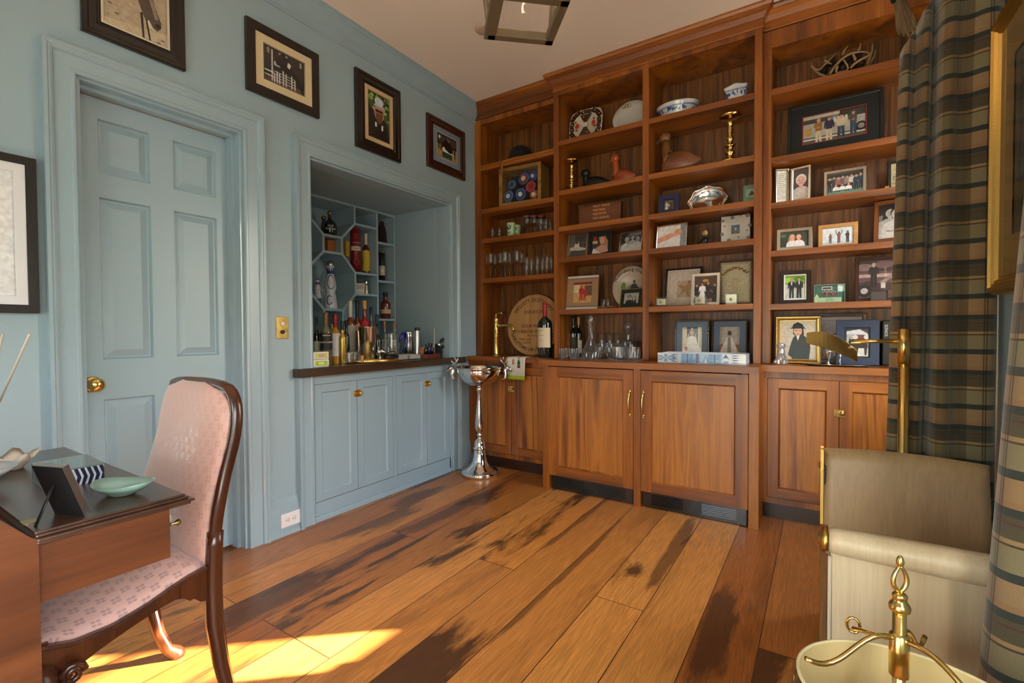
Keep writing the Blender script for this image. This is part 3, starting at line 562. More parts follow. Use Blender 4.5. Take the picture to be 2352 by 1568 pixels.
# ------------------------------------------------------------------ pictures: coloured shapes in units of picture height
def R_(x0, y0, x1, y1, c): return ('p', [(x0, y0), (x1, y0), (x1, y1), (x0, y1)], c)
def E_l(cx, cy, rx, ry, c): return ('p', [(cx+rx*cos(2*pi*i/16), cy+ry*sin(2*pi*i/16)) for i in range(16)], c)
def P_(c, *pts): return ('p', list(pts), c)
def man(x, y0, h, top, legs, skin='c09078', hair='2a1c14', hat=None, arms=None, dress=False, wide=1.0, half=False):
    """a small printed figure: feet at y0, height h"""
    o = []; w = h*.13*wide; sh = y0+h*.80; hp = y0+h*.48; hr = h*.075
    if half: y0 = y0-h*.2
    if dress: o.append(P_(legs, (x-w*.6, hp+.05*h), (x+w*.6, hp+.05*h), (x+w*1.5, y0), (x-w*1.5, y0)))
    else:
        o += [P_(legs, (x-w*.75, hp), (x, hp), (x-w*.15, y0), (x-w*.8, y0)), P_(legs, (x, hp), (x+w*.75, hp), (x+w*.8, y0), (x+w*.2, y0))]
    o.append(P_(top, (x-w, sh), (x-w*.3, sh+h*.04), (x+w*.3, sh+h*.04), (x+w, sh), (x+w*.8, hp-h*.02), (x-w*.8, hp-h*.02)))
    if arms == 'up':
        for s in (-1, 1): o.append(P_(skin, (x+s*w*.7, sh), (x+s*w*1.5, sh+h*.12), (x+s*w*1.5, sh+h*.38), (x+s*w*1.8, sh+h*.38), (x+s*w*1.9, sh+h*.1), (x+s*w, sh-h*.06)))
    elif arms == 'hug': o += [P_(top, (x-w, sh), (x-w*1.4, sh-h*.16), (x-w*.2, sh-h*.24), (x+w*.1, sh-h*.18)), E_l(x, sh-h*.2, hr*.5, hr*.4, skin)]
    else:
        for s in (-1, 1): o += [P_(top, (x+s*w*.8, sh), (x+s*w*1.15, sh-h*.02), (x+s*w*1.35, hp+h*.02), (x+s*w*1.0, hp+h*.02)), E_l(x+s*w*1.18, hp, hr*.4, hr*.4, skin)]
    o += [R_(x-hr*.4, sh, x+hr*.4, sh+h*.06, skin), E_l(x, sh+h*.115, hr*.98, hr*1.2, hair), E_l(x, sh+h*.10, hr*.78, hr*1.02, skin)]
    for s in (-1, 1): o.append(E_l(x+s*hr*.3, sh+h*.112, hr*.12, hr*.09, '1c1210'))
    o.append(R_(x-hr*.25, sh+h*.058, x+hr*.25, sh+h*.066, '7c4038'))
    if hat: o += [E_l(x, sh+h*.16, hr*1.15, hr*.55, hat), R_(x-hr*1.25, sh+h*.135, x+hr*1.25, sh+h*.150, hat)]
    return o
def head(x, y, r, skin='c8997e', hair='3a241a', body='dcd8d4', long=False, bw=2.2):
    o = []
    if long: o.append(P_(hair, (x-r*1.15, y+r*.3), (x+r*1.15, y+r*.3), (x+r*1.5, y-r*2), (x-r*1.5, y-r*2)))
    o += [P_(body, (x-r*bw, y-r*2.2), (x-r*.7, y-r*1.3), (x+r*.7, y-r*1.3), (x+r*bw, y-r*2.2), (x+r*(bw+.5), y-r*5), (x-r*(bw+.5), y-r*5)), R_(x-r*.35, y-r*1.6, x+r*.35, y-r*.6, skin),
          E_l(x, y+r*.25, r*1.02, r*1.15, hair), E_l(x, y-r*.05, r*.82, r*1.05, skin)]
    for s in (-1, 1): o.append(E_l(x+s*r*.32, y+r*.1, r*.12, r*.08, '201410'))
    o += [R_(x-r*.08, y-r*.25, x+r*.08, y, tuple(v*.75 for v in lin(skin))), R_(x-r*.32, y-r*.56, x+r*.32, y-r*.44, '8a4a42')]
    return o
def clip(pts, a):
    for f, ax, v, s in ((0, 0, 0, 1), (0, 0, a, -1), (0, 1, 0, 1), (0, 1, 1, -1)):
        out = []
        for i in range(len(pts)):
            p, q = pts[i-1], pts[i]; ip = (p[ax]-v)*s >= 0; iq = (q[ax]-v)*s >= 0
            if ip != iq:
                t = (v-p[ax])/(q[ax]-p[ax]); out.append((p[0]+(q[0]-p[0])*t, p[1]+(q[1]-p[1])*t))
            if iq: out.append(q)
        pts = out
        if len(pts) < 3: return []
    return pts
def picmesh(ops, w, h, y, x0=0, z0=0, dim=1.0):
    """ops drawn bottom to top on a sheet w x h facing -y"""
    m = MB(); a = w/h; n = max(1, len(ops)); st = min(.00012, .0045/n)
    for i, (k, pts, c) in enumerate(ops):
        pts = clip([tuple(p) for p in pts], a)
        if len(pts) < 3: continue
        ar = sum(pts[j][0]*pts[(j+1) % len(pts)][1]-pts[(j+1) % len(pts)][0]*pts[j][1] for j in range(len(pts)))
        if ar < 0: pts = pts[::-1]
        c = tuple(v*dim for v in lin(c))
        m.add([(x0+p[0]*h, y-i*st, z0+p[1]*h) for p in pts], [tuple(range(len(pts)))], 0, False, c)
    return m
def ringmesh(w, h, steps, z0=0, cx=0):
    """stepped picture frame moulding: steps are (inset, y)"""
    vs = []
    for e_, y in steps: vs += [(cx-w/2+e_, y, z0+e_), (cx+w/2-e_, y, z0+e_), (cx+w/2-e_, y, z0+h-e_), (cx-w/2+e_, y, z0+h-e_)]
    fs = [(4*i+k, 4*i+(k+1) % 4, 4*i+4+(k+1) % 4, 4*i+4+k) for i in range(len(steps)-1) for k in range(4)]
    return MB().add(vs, fs)
def framed(name, label, w, h, bd, ops, fm, loc, rz=0, tilt=0, depth_=.016, matc=None, mw=0, stand=True, group=None, cat='picture frame', steps=None, line=None, dim=1.0, bm=None, matb=None, lab2=None):
    t = tilt; t_ = thing(name, label, cat, loc, rz, -t, group)
    if t: t_.location.z += depth_*sin(t)+.0008
    dp = depth_
    st = steps or [(0, dp), (0, .003), (.002, 0), (bd-.003, 0), (bd, .003), (bd, .008)]
    f = ringmesh(w, h, st); f.box(-w/2+.002, dp-.002, .002, w/2-.002, dp, h-.002); f.build('frame', fm, t_)
    iw, ih = w-2*bd, h-2*bd
    if matc:
        mb = matb or mw
        ringmesh(iw, ih, [(0, .0062), (mw, .0062), (mw+.0015, .0074)], bd).build('mat', mat(matc, .7, name='mat_board'), t_)
        if line: ringmesh(iw-2*mw+.006, ih-2*mw+.006, [(0, .0060), (.003, .0060)], bd+mw-.003).build('mat_liner', mat(line, .5, name='mat_liner'), t_)
        pw, ph = iw-2*mw, ih-2*mw
    else: pw, ph = iw, ih
    o0 = (w-pw)/2
    picmesh(ops(pw/ph), pw, ph, .0115 if not matc else .0118, -pw/2, (h-ph)/2, dim).build('photograph', PRINT, t_)
    if stand:
        s_ = MB(); hh = h*.72; ty = tan_(t)
        a = max(.02, hh*sin(t)*cos(t)*2)  # strut foot behind the frame
        # in frame space the shelf plane passes through z = -y*tan(t)... foot computed in world terms
        top = Vector((0, dp, hh)); fy = dp+hh*.32
        foot = Vector((0, fy, fy*math.tan(-t)*-1 if t else 0))
        foot.z = fy*math.tan(t)-dp*math.tan(t)+.001
        wd = min(.02, w*.12); s_.add([top+Vector((-wd, 0, 0)), top+Vector((wd, 0, 0)), foot+Vector((wd, 0, 0)), foot+Vector((-wd, 0, 0)), top+Vector((-wd, .002, 0)), top+Vector((wd, .002, 0)), foot+Vector((wd, .002, 0)), foot+Vector((-wd, .002, 0))],
            [(0, 1, 2, 3), (4, 7, 6, 5), (0, 4, 5, 1), (1, 5, 6, 2), (2, 6, 7, 3), (3, 7, 4, 0)])
        s_.build('stand', M_BLK, t_)
    return t_
def tan_(t): return math.tan(t)
def onshelf(pl, pr, ptl, ptr, zs, Y, tilt=10, yaw=0, **k):
    """place a leaning frame on a shelf: left/right pixel, heights of its two top corners, real shelf depth Y"""
    a = onY(pl, (ptl+ptr)/2, Y).x; b = onY(pr, (ptl+ptr)/2, Y).x; t = rad(tilt)
    zt = (onY(pl, ptl, Y+.03).z+onY(pr, ptr, Y+.03).z)/2
    h = (zt-zs)/cos(t); w = (b-a)/cos(rad(yaw))
    return dict(w=w, h=h, loc=((a+b)/2, Y, zs), rz=rad(yaw), tilt=t)
def shelfpic(label, box, ops, fm, bd, name='picture_frame', **k):
    d = onshelf(*box); return framed(name, label, d['w'], d['h'], bd, ops, fm, d['loc'], d['rz'], d['tilt'], **k)
F_SIL = mat((.72, .70, .66), .22, 1, name='silver_frame', bump=.1, bscale=80); F_BLK = mat('14110f', .3, name='black_frame', coat=.3)
F_LWD = wood('light_wood_frame', ['a8743c', 'c08c50', 'd0a064'], 'x', fine=.15); F_BRN = mat('3a1a0e', .3, name='brown_frame', coat=.4); F_GLD = mat((.55, .38, .14), .35, 1, name='gold_frame', bump=.2)
F_ESP = mat('130905', .3, name='espresso_frame', coat=.3, bump=.1, bscale=60)
def bg_(a, c): return [R_(0, 0, a, 1, c)]
# --- photographs
def ph_bride_bw(a): return bg_(a, '4c4a46')+[R_(0, .25, a*.3, 1, '6a6864'), P_('c4c0b8', (0, .42), (a*.45, .45), (a, .36), (a, .28), (a*.6, .27), (0, .3)), P_('d8d4cc', (a*.25, .42), (a*.35, .62), (a*.45, .70), (a*.56, .62), (a*.6, .42)), E_l(a*.44, .62, .05, .06, '2a2826'), P_('a8a49c', (0, .42), (a*.06, .42), (a*.04, .1), (0, .1)), R_(a*.7, .60, a*.95, .62, '8c8a84'), R_(a*.81, .38, a*.82, .60, '8c8a84')]
def ph_woman(a): return bg_(a, '120c0c')+[E_l(a*.2, .78, .09, .12, '8c1c24'), R_(a*.05, .52, a*.35, .66, 'c8a860'), P_('b07a4a', (a*.42, .85), (a*.8, .9), (a, .6), (a*.95, .25), (a*.55, .4)), P_('c8907a', (a*.15, .25), (a*.5, .42), (a*.9, .38), (a, .1), (a*.5, 0), (0, 0)), E_l(a*.62, .68, .13, .18, 'd8a48c'), P_('e4e0e0', (0, 0), (a*.1, .28), (a*.55, .02), (a*.5, 0)), E_l(a*.57, .71, .02, .012, '2c1814'), E_l(a*.72, .71, .02, .012, '2c1814'), R_(a*.58, .6, a*.7, .615, '8a4038')]
def ph_three_bw(a): return bg_(a, '5c5a58')+[R_(0, .5, a*.3, 1, '2c2b2a'), P_('7a7876', (a*.5, .6), (a, .9), (a, 1), (a*.4, 1))]+head(a*.27, .66, .13, 'a8a4a0', '8c8a88', 'd0ccc8')+head(a*.56, .74, .10, 'b8b4b0', '2c2a28', 'a8a4a2', True)+head(a*.82, .66, .13, 'a09c98', '1c1b1a', 'c4c0bc')+[E_l(a*.55, .28, a*.18, .12, 'c8c4c0')]
def ph_girls_red(a): return bg_(a, 'c89a5c')+[R_(0, .5, a*.35, 1, 'd8c49c'), R_(a*.6, .35, a, .85, '6a4a34'), R_(0, .9, a, 1, '8c2c24')]+man(a*.42, .12, .74, 'b01c20', 'b01c20', 'a06a50')+man(a*.62, .12, .64, 'b01c20', 'b01c20', 'a87458')
def ph_couple_bw(a): return bg_(a, 'a8a6a2')+head(a*.36, .62, .17, 'b8b2ac', '201e1c', '1c1a1a', bw=2)+head(a*.68, .50, .15, 'c0bab4', '4a4642', '2c2a2a', True, 1.6)+[R_(a*.22, .61, a*.5, .67, '161412')]
def ph_small_group(a): return bg_(a, '5c5448')+man(a*.25, .05, .8, 'd4ccc0', 'd4ccc0', dress=True)+man(a*.7, .05, .85, '3a3432', '2c2826')+man(a*.5, .05, .6, 'b8b0a8', '6a6460')
def ph_arm(a): return bg_(a, 'e0dcd8')+[R_(a*.8, 0, a, 1, '8c9098'), P_('d89c84', (0, .22), (0, .48), (a*.45, .66), (a*.62, .62), (a*.6, .48)), E_l(a*.72, .66, .18, .16, 'd8957c'), E_l(a*.66, .55, .14, .08, 'e0a48c'), P_('e8e4e2', (0, .6), (a*.5, .85), (a*.6, 1), (0, 1))]
def ph_runner(a): return bg_(a, '42688c')+[R_(0, 0, a, .35, '4c6a4c'), R_(0, .35, a, .4, '7c8c7c')]+man(a*.5, .15, .65, 'e0dce0', 'b45c6c', arms='up')
def ph_drawing(a): return bg_(a, 'd8cabc')+[P_('c0aa90', (a*.28, .2), (a*.9, .2), (a*.9, .72), (a*.28, .72)), P_('a8845c', (a*.36, .24), (a*.48, .44), (a*.38, .50), (a*.32, .56), (a*.4, .60), (a*.6, .54), (a*.66, .60), (a*.74, .60), (a*.78, .5), (a*.7, .40), (a*.72, .22), (a*.64, .22), (a*.6, .38), (a*.52, .36)), E_l(a*.70, .66, .05, .06, 'a07c54')]
def ph_wedding(a): return bg_(a, '2c201a')+[R_(0, .6, a, 1, '4a3424'), E_l(a*.5, .85, .12, .06, 'b08c3c'), R_(a*.2, 0, a*.8, .15, '8c5c54')]+man(a*.1, .12, .6, '1c1a1a', '1c1a1a')+man(a*.92, .12, .6, '1c1a1a', '1c1a1a')+man(a*.62, .12, .68, '1e1c1c', '2c2a2a')+man(a*.36, .12, .62, 'e4e0e0', 'e4e0e0', hair='6a3c24', dress=True, wide=1.2)
def ph_document(a):
    o = bg_(a, 'c0b494')+[R_(a*.03, .02, a*.97, .98, '8c7450'), R_(a*.05, .035, a*.95, .965, 'c4ba98')]
    random.seed(4)
    for i in range(46):
        t = i/45; x = a*(.08+.84*t); y = .72+.14*sin(pi*t)+random.uniform(-.03, .03)
        o.append(E_l(x, y, .022, .014, random.choice(['4c4a24', '8c4424', '6a5a2c', 'a86034'])))
    for i in range(9): o.append(R_(a*(.5-.15*(.6+.4*((i*7) % 3)/2)), .62-i*.05, a*(.5+.15*(.6+.4*((i*7) % 3)/2)), .628-i*.05, '8c7c5c'))
    return o
def ph_bride(a): return bg_(a, 'c4ac8c')+[R_(a*.25, 0, a*.8, 1, '3c2c20'), R_(a*.8, 0, a*.85, 1, 'e8dccc')]+[P_('e4ded8', (a*.3, .7), (a*.5, .98), (a*.68, .7), (a*.8, .3), (a*.2, .3))]+head(a*.5, .77, .085, 'd0a088', '5a2c1c', 'ece6e2', True, 1.8)+[P_('e8e2de', (a*.15, .3), (a*.85, .3), (a, 0), (0, 0)), E_l(a*.2, .18, .06, .09, 'b03850'), E_l(a*.5, .12, .1, .05, 'd8ccc4')]
def ph_bride_back(a): return bg_(a, 'a8988c')+[R_(0, .1, a*.2, .35, '8c5c3c'), R_(a*.8, .1, a, .35, '8c5c3c'), R_(a*.15, .4, a*.85, 1, 'b8aca4')]+[P_('e0dad6', (a*.35, .62), (a*.62, .62), (a*.9, .12), (a*.8, 0), (a*.12, 0), (a*.08, .12)), P_('9c8474', (a*.42, .62), (a*.55, .62), (a*.6, 0), (a*.4, 0)), E_l(a*.5, .76, .07, .09, '4a2c1e'), P_('c89c84', (a*.36, .66), (a*.4, .94), (a*.48, .99), (a*.48, .96), (a*.42, .9), (a*.4, .68)), P_('c89c84', (a*.64, .66), (a*.6, .94), (a*.52, .99), (a*.52, .96), (a*.58, .9), (a*.6, .68))]
def ph_four_men(a):
    o = bg_(a, 'a8a49c')+[R_(0, .72, a, 1, '3c3a38'), R_(0, .88, a*.6, 1, 'b8b4a8'), R_(a*.42, .5, a*.66, .86, '787878'), R_(0, 0, a, .22, '55504a'), R_(a*.03, .3, a*.15, .55, 'b88c48'), R_(0, .12, a, .17, 'd8d4cc')]
    for i in range(4): o.append(R_(a*(.50+.06*i), .62, a*(.54+.06*i), .8, 'c8ccd0'))
    o += [E_l(a*.93, .32, .16, .16, '1c1a1a'), E_l(a*.93, .32, .09, .09, '8c8a88')]
    return o+man(a*.26, .02, .86, '8c6430', 'c4b8a0', hair='8c7460', arms='hug')+man(a*.43, .02, .86, '1c2440', 'c8bca4', hat='5c5248')+man(a*.62, .05, .84, 'c4b89c', '2c3c54', hat='3c2c28', wide=1.15)+man(a*.81, .08, .84, '4a4644', '2c4460', hat='4a4438', arms='hug')
def ph_group(a):
    o = bg_(a, '6c8c7c')+[R_(0, .8, a, 1, '33302c')]
    for i, (b_, hc) in enumerate((('302c2c', '3a241a'), ('3c3a44', '1c1412'), ('a85c64', '4a2c20'), ('6a5a5c', '5c3420'), ('8c7c7c', '2c1c18'), ('c4b8b0', '5a3c2c'), ('28384c', '2a1812'), ('28384c', '8c7460'))): o += man(a*(.07+.125*i), .12+.03*(i % 2), .72, b_, '222630', hair=hc)
    for i in range(3): o += head(a*(.25+.18*i), .42, .05, 'd0a088', ['5a3424', '2c1c14', '6a4028'][i], 'e8e4e4', True, 2.2)
    return o
def ph_botan(a): 
    random.seed(9); o = bg_(a, 'bcae88')
    for i in range(60): o.append(E_l(a*(.5+random.gauss(0, .16)), .5+random.gauss(0, .16), .03, .02, random.choice(['5c5a3c', '7c7a54', '8c7c3c', '4c4c44'])))
    return o
def ph_two_women(a): return bg_(a, '34403a')+[E_l(a*.1, .8, .15, .12, '5c6a58')]+head(a*.42, .66, .16, 'd8a48c', 'b08a5c', 'e0d8d8', True, 1.8)+head(a*.66, .66, .16, 'dca890', '6a3c28', 'e0d8d8', True, 1.8)
def ph_three_figs(a): return bg_(a, 'd4dce0')+[R_(0, 0, a, .16, 'c4ccd0')]+[o for x, s, ar in ((.26, .5, 'hug'), (.54, .58, 'up'), (.82, .58, 'hug')) for o in man(a*x, -.02+.1, s*1.15, '8c5c5c' if x < .8 else '3c3c3c', '6a4444' if x < .8 else '2c3850', '7c5040', '1c1412', arms=ar)]
def ph_couple2_bw(a): return bg_(a, '1c1b1b')+[E_l(a*.15, .6, .15, .1, '6a6866'), R_(0, 0, a*.3, .5, 'b4b0ae')]+head(a*.42, .74, .12, 'a8a4a2', '1a1918', 'a09c9a', True)+head(a*.66, .70, .13, 'b0aca8', '141312', 'c4c0be')+[P_('c8c4c2', (a*.1, 0), (a*.25, .3), (a*.7, .28), (a*.95, .35), (a, 0)), P_('8c8886', (a*.3, .26), (a*.5, .22), (a*.8, .30), (a*.8, .26), (a*.5, .18), (a*.3, .20))]
def ph_two_men(a): return bg_(a, 'b4b8b0')+[R_(0, .62, a, 1, '6a9434'), E_l(a*.2, .8, .2, .12, '8cb84c'), E_l(a*.7, .85, .2, .1, '4c7424')]+man(a*.33, .04, .84, '20232a', '20232a', hair='8c8478')+man(a*.70, .04, .86, '20232a', '20232a', hair='5c3c28')+[P_('d8dce0', (a*.29, .70), (a*.37, .70), (a*.33, .55)), P_('d8dce0', (a*.66, .72), (a*.74, .72), (a*.70, .57))]
def ph_card(a): 
    o = bg_(a, '36584c')+[R_(a*.25, .72, a*.6, .92, 'b8bcb8'), R_(a*.28, .76, a*.57, .88, '44403c'), R_(a*.78, .6, a, 1, 'bcd0cc'), P_('a8b88c', (0, 0), (0, .3), (a*.08, .5), (a*.16, .3), (a*.16, 0)), R_(a*.1, 0, a*.9, .28, '9cb48c')]
    for i in range(7): o += [E_l(a*(.28+.07*i), .45+.05*(i % 2), .06, .09, ['6a2c34', '3c2c2c', '8c3c44'][i % 3]), E_l(a*(.28+.07*i), .60+.05*(i % 2), .03, .04, 'b08c7c')]
    for i in range(3): o.append(R_(a*.4, .20-i*.06, a*.62, .215-i*.06, '3c4c3c'))
    return o
def ph_car_sepia(a): return bg_(a, '5c4244')+[R_(0, .7, a, 1, '33262a'), E_l(a*.15, .82, .2, .1, '7c6264'), E_l(a*.7, .88, .2, .1, '6a5052'), R_(0, .55, a*.9, .64, 'a88c8a'), P_('3c2428', (0, .2), (0, .42), (a*.3, .46), (a*.6, .38), (a, .42), (a, .2)), E_l(a*.16, .2, .16, .16, '1c1416'), E_l(a*.16, .2, .08, .08, 'b0a4a4')]+man(a*.42, .30, .64, '201a1e', '1c1518', 'b09c98', '6a5a58')+[R_(a*.62, .26, a*.74, .40, 'c0b4b0'), P_('8c7876', (a*.55, .42), (a*.95, .6), (a, .55), (a*.7, .4))]
def ph_jockey(a): return bg_(a, 'bcb09c')+[P_('343a3a', (a*.2, .05), (a*.28, .34), (a*.36, .55), (a*.46, .66), (a*.62, .66), (a*.82, .5), (a*.86, .3), (a*.82, 0), (a*.28, 0)), P_('d8d0bc', (a*.44, .66), (a*.58, .68), (a*.5, .48)), P_('c4b49c', (a*.1, .02), (a*.2, .12), (a*.3, .06), (a*.34, 0), (a*.1, 0)), P_('3a2c22', (a*.36, .66), (a*.37, .84), (a*.65, .84), (a*.68, .64), (a*.62, .62), (a*.42, .62)), E_l(a*.5, .735, .095, .125, 'c49c80'), P_('1c1c1e', (a*.33, .82), (a*.37, .92), (a*.5, .97), (a*.63, .92), (a*.68, .82)), P_('1c1c1e', (a*.27, .80), (a*.33, .835), (a*.68, .835), (a*.74, .78), (a*.68, .80), (a*.33, .80)), E_l(a*.45, .75, .016, .01, '241814'), E_l(a*.56, .75, .016, .01, '241814'), R_(a*.46, .65, a*.54, .66, '8c5048')]
def ph_hidden(a): return bg_(a, '8c8488')+[R_(0, 0, a, .4, '6a6468')]+head(a*.4, .5, .1)
def ph_horsecar(a): return bg_(a, 'a8a4a0')+[R_(0, .8, a, 1, '3c3c44'), P_('c8ccd4', (0, .9), (a*.6, .98), (a*.95, .82), (a*.95, .78), (0, .8)), R_(a*.3, .62, a*.95, .78, '6a3c38'), E_l(a*.4, .70, .08, .08, 'd4d0cc'), E_l(a*.9, .70, .08, .08, 'd4d0cc'), R_(0, 0, a, .3, 'd0ccc4')]+[P_('2c221c', (a*.3, .5), (a*.9, .55), (a*.95, .4), (a*.9, .05), (a*.82, .05), (a*.8, .3), (a*.55, .3), (a*.5, .05), (a*.42, .05), (a*.38, .32), (a*.2, .25)), P_('2c221c', (a*.3, .5), (a*.15, .68), (a*.1, .5), (a*.25, .36))]
def ph_horse(a): return [(k_, [(x_, y_-.13 if y_ < .999 else y_) for x_, y_ in p_], c_) if i_ else (k_, p_, c_) for i_, (k_, p_, c_) in enumerate(ph_horse_(a))]
def ph_horse_(a): return bg_(a, 'b0a088')+[P_('c4b498', (0, 0), (a, 0), (a, .3), (0, .2)), P_('52443a', (a*.15, 1), (a*.52, .62), (a*.62, .42), (a*.72, .34), (a*.84, .30), (a*.90, .36), (a*.90, .44), (a*.80, .62), (a*.72, .9), (a*.70, 1)), P_('8c7c6c', (a*.60, .95), (a*.66, .95), (a*.86, .46), (a*.80, .44)), E_l(a*.85, .37, .035, .03, '241c18'), E_l(a*.58, .86, .03, .025, '16100c'), P_('d0c4b0', (a*.62, .38), (a*.70, .40), (a*.80, .28), (a*.70, .30)), P_('201814', (a*.02, .52), (a*.50, .62), (a*.50, .59), (a*.02, .49)), P_('201814', (a*.46, .74), (a*.74, .80), (a*.74, .77), (a*.47, .71)), P_('201814', (a*.52, .62), (a*.60, .84), (a*.63, .84), (a*.55, .60)), P_('201814', (a*.56, .46), (a*.60, .06), (a*.63, .06), (a*.60, .46)), P_('201814', (a*.64, .40), (a*.72, .04), (a*.75, .04), (a*.67, .40))]+[E_l(a*x, y, .025, .01, '6a5c4a') for x, y in ((.1, .4), (.2, .3), (.92, .2), (.85, .15), (.3, .12), (.08, .7))]
def ph_jump(a): return bg_(a, '2e2c2c')+[R_(0, .62, a, 1, '3a2e2c'), R_(0, 0, a, .14, '5c4c44')]+[R_(a*x, .80, a*x+.08, .96, '8c9484') for x in (.08, .36, .52, .88)]+[R_(a*.18, .05, a*.22, .95, 'b8b4b0'), R_(a*.02, .28, a*.24, .32, 'd0ccc8'), R_(a*.02, .16, a*.24, .19, 'd0ccc8')]+[R_(a*x, .04, a*x+.035, h, 'dcd8d4') for x, h in ((.24, .30), (.30, .38), (.36, .34), (.45, .52), (.52, .42), (.66, .60), (.74, .40))]+[R_(a*.24, y, a*.74, y+.02, 'c8c4c0') for y in (.1, .18, .26, .34)]+[R_(a*.24, .52, a*.38, .64, 'a8b8cc'), P_('241c1a', (a*.28, .68), (a*.40, .74), (a*.62, .66), (a*.80, .52), (a*.98, .30), (a*.96, .12), (a*.86, .20), (a*.70, .42), (a*.46, .46), (a*.40, .56), (a*.30, .56)), P_('3a2420', (a*.28, .74), (a*.40, .92), (a*.46, .84), (a*.40, .66)), P_('1c2030', (a*.42, .74), (a*.46, .90), (a*.60, .88), (a*.62, .72)), P_('d8d4d0', (a*.58, .78), (a*.66, .74), (a*.62, .60), (a*.56, .64)), E_l(a*.46, .93, .045, .05, '181414'), P_('1a1412', (a*.90, .22), (a*.98, .04), (a*.94, .02), (a*.86, .18))]
def ph_beard(a):
    random.seed(2); o = bg_(a, '3c5420')
    for i in range(50): o.append(E_l(random.uniform(0, a), random.uniform(.45, 1), .05, .035, random.choice(['6c9434', '8cb04c', '2c4418', 'a8c070', '1c2c10'])))
    o += [P_('100e0e', (0, .72), (a*.18, .62), (a*.4, .55), (a*.62, .55), (a*.85, .42), (a*.95, .1), (a, 0), (0, 0)), P_('d0a890', (a*.18, .66), (a*.34, .56), (a*.36, .6), (a*.22, .70)), E_l(a*.5, .60, .15, .20, 'b87c60'), P_('6a4428', (a*.32, .58), (a*.68, .58), (a*.62, .40), (a*.5, .34), (a*.38, .40)), R_(a*.33, .60, a*.67, .655, '14100e'), P_('a8bcd4', (a*.22, .72), (a*.78, .70), (a*.68, .78), (a*.34, .79)), E_l(a*.5, .84, .13, .09, 'c4d0dc'), R_(a*.3, .36, a*.38, .26, 'd8dce8'), R_(a*.60, .34, a*.68, .22, 'd8dce8'), E_l(a*.48, .5, .05, .02, '7c4034')]
    return o
def ph_jump2(a): return bg_(a, '2c2426')+[R_(0, y, a, y+.015, '8c7c78') for y in (.68, .74, .80, .86, .92)]+[R_(0, .0, a, .35, 'a88c64'), E_l(a*.15, .85, .06, .07, 'd8d4d0')]+[E_l(a*x, y, .06, .12, '3c5c24') for x, y in ((.06, .5), (.2, .52), (.85, .45), (.95, .25))]+[R_(a*x, .1, a*x+.05, .55, 'c8a070') for x in (.03, .14, .82, .95)]+[P_('e4e0e0', (a*.25, .42), (a*.45, .58), (a*.8, .34), (a*.8, .28), (a*.3, .34)), P_('1c1212', (a*.40, .45), (a*.32, .68), (a*.42, .84), (a*.66, .82), (a*.72, .6), (a*.80, .44), (a*.68, .30)), P_('8c7068', (a*.5, .86), (a*.56, .92), (a*.66, .84), (a*.60, .74)), R_(a*.28, .08, a*.76, .30, '1c3c34'), R_(a*.28, .30, a*.78, .325, 'e4e0dc')]+[R_(a*.3, .11+i*.06, a*.74, .125+i*.06, '2c7464') for i in range(3)]
def ph_blue(a): return bg_(a, 'e8eaf0')+[R_(a*.1, .08, a*.62, .92, 'c8d8ec')]
def ph_trees(a):
    random.seed(5); o = bg_(a, '707478')+[R_(0, 0, a, .3, '5c5a44')]
    for i in range(14):
        x = a*random.random(); o.append(R_(x, .15, x+.012, .95, '2c2622'))
        for k in range(6): y = .35+.1*k; d = random.uniform(-.14, .14); o.append(P_('2c2622', (x, y), (x+.01, y), (x+d, y+.12)))
    return o

# ------------------------------------------------------------------ wall pictures (blue wall)
def wallpic(label, pl, pr, ptl, pbl, ops, fm, bd, dp=.024, **k):
    a = onX(pl, ptl, dp); b = onX(pl, pbl, dp); c = onX(pr, (ptl+pbl)/2, dp)
    w, h = c.y-a.y, a.z-b.z
    o = framed('framed_photograph', label, w, h, bd, ops, fm, (dp, (a.y+c.y)/2, b.z), rad(90), 0, depth_=dp-.001, stand=False, cat='framed picture', group=None, **k); return o
S3 = lambda dp, bd: [(0, dp-.001), (0, .004), (.003, 0), (bd*.28, 0), (bd*.36, .005), (bd*.75, .003), (bd*.85, .009), (bd, .010), (bd, .012)]
M_HAMM = mat('1a0e09', .35, name='hammered_bronze_frame', bump=1.0, bscale=90, coat=.2)
h0 = onX(189, 67, .024); h1 = onX(428, 161, .024)
framed('framed_photograph', 'sepia photo of a bridled horse head in a dark brown frame above the blue door', h1.y-h0.y, .47, .062, ph_horse, F_ESP, (.024, (h0.y+h1.y)/2, (h0.z+h1.z)/2), rad(90), 0, depth_=.023, stand=False, cat='framed picture', matc='cfc2ae', mw=.008, steps=S3(.024, .062))
wallpic('framed horse jumping photo with wide cream mat, between the door and the niche', 566, 733, 34, 201, ph_jump, M_HAMM, .047, matc='d9c8a2', mw=.045, line='2c2018')
wallpic('framed photo of bearded person in sunglasses and blue hat, above the bar niche', 818, 921, 152, 333, ph_beard, F_ESP, .070, matc='c8ae86', mw=.030, line='2c2018', steps=S3(.024, .070))
wallpic('small framed horse jump photo with blue-grey mat, nearest the bookcase corner', 983, 1069, 257, 379, ph_jump2, F_BRN, .062, matc='7c8a9c', mw=.042, line='d8d4cc', steps=S3(.024, .062))
a = onX(83, 365, .03); b = onX(83, 719, .03)
framed('framed_photograph', 'black beaded frame with white mat on the blue wall at the left edge', .42, a.z-b.z, .030, ph_blue, mat('171412', .4, name='beaded_black_frame', bump=1.0, bscale=110), (.03, a.y-.21, b.z), rad(90), 0, depth_=.029, stand=False, cat='framed picture', matc='dfe2ea', mw=.03)
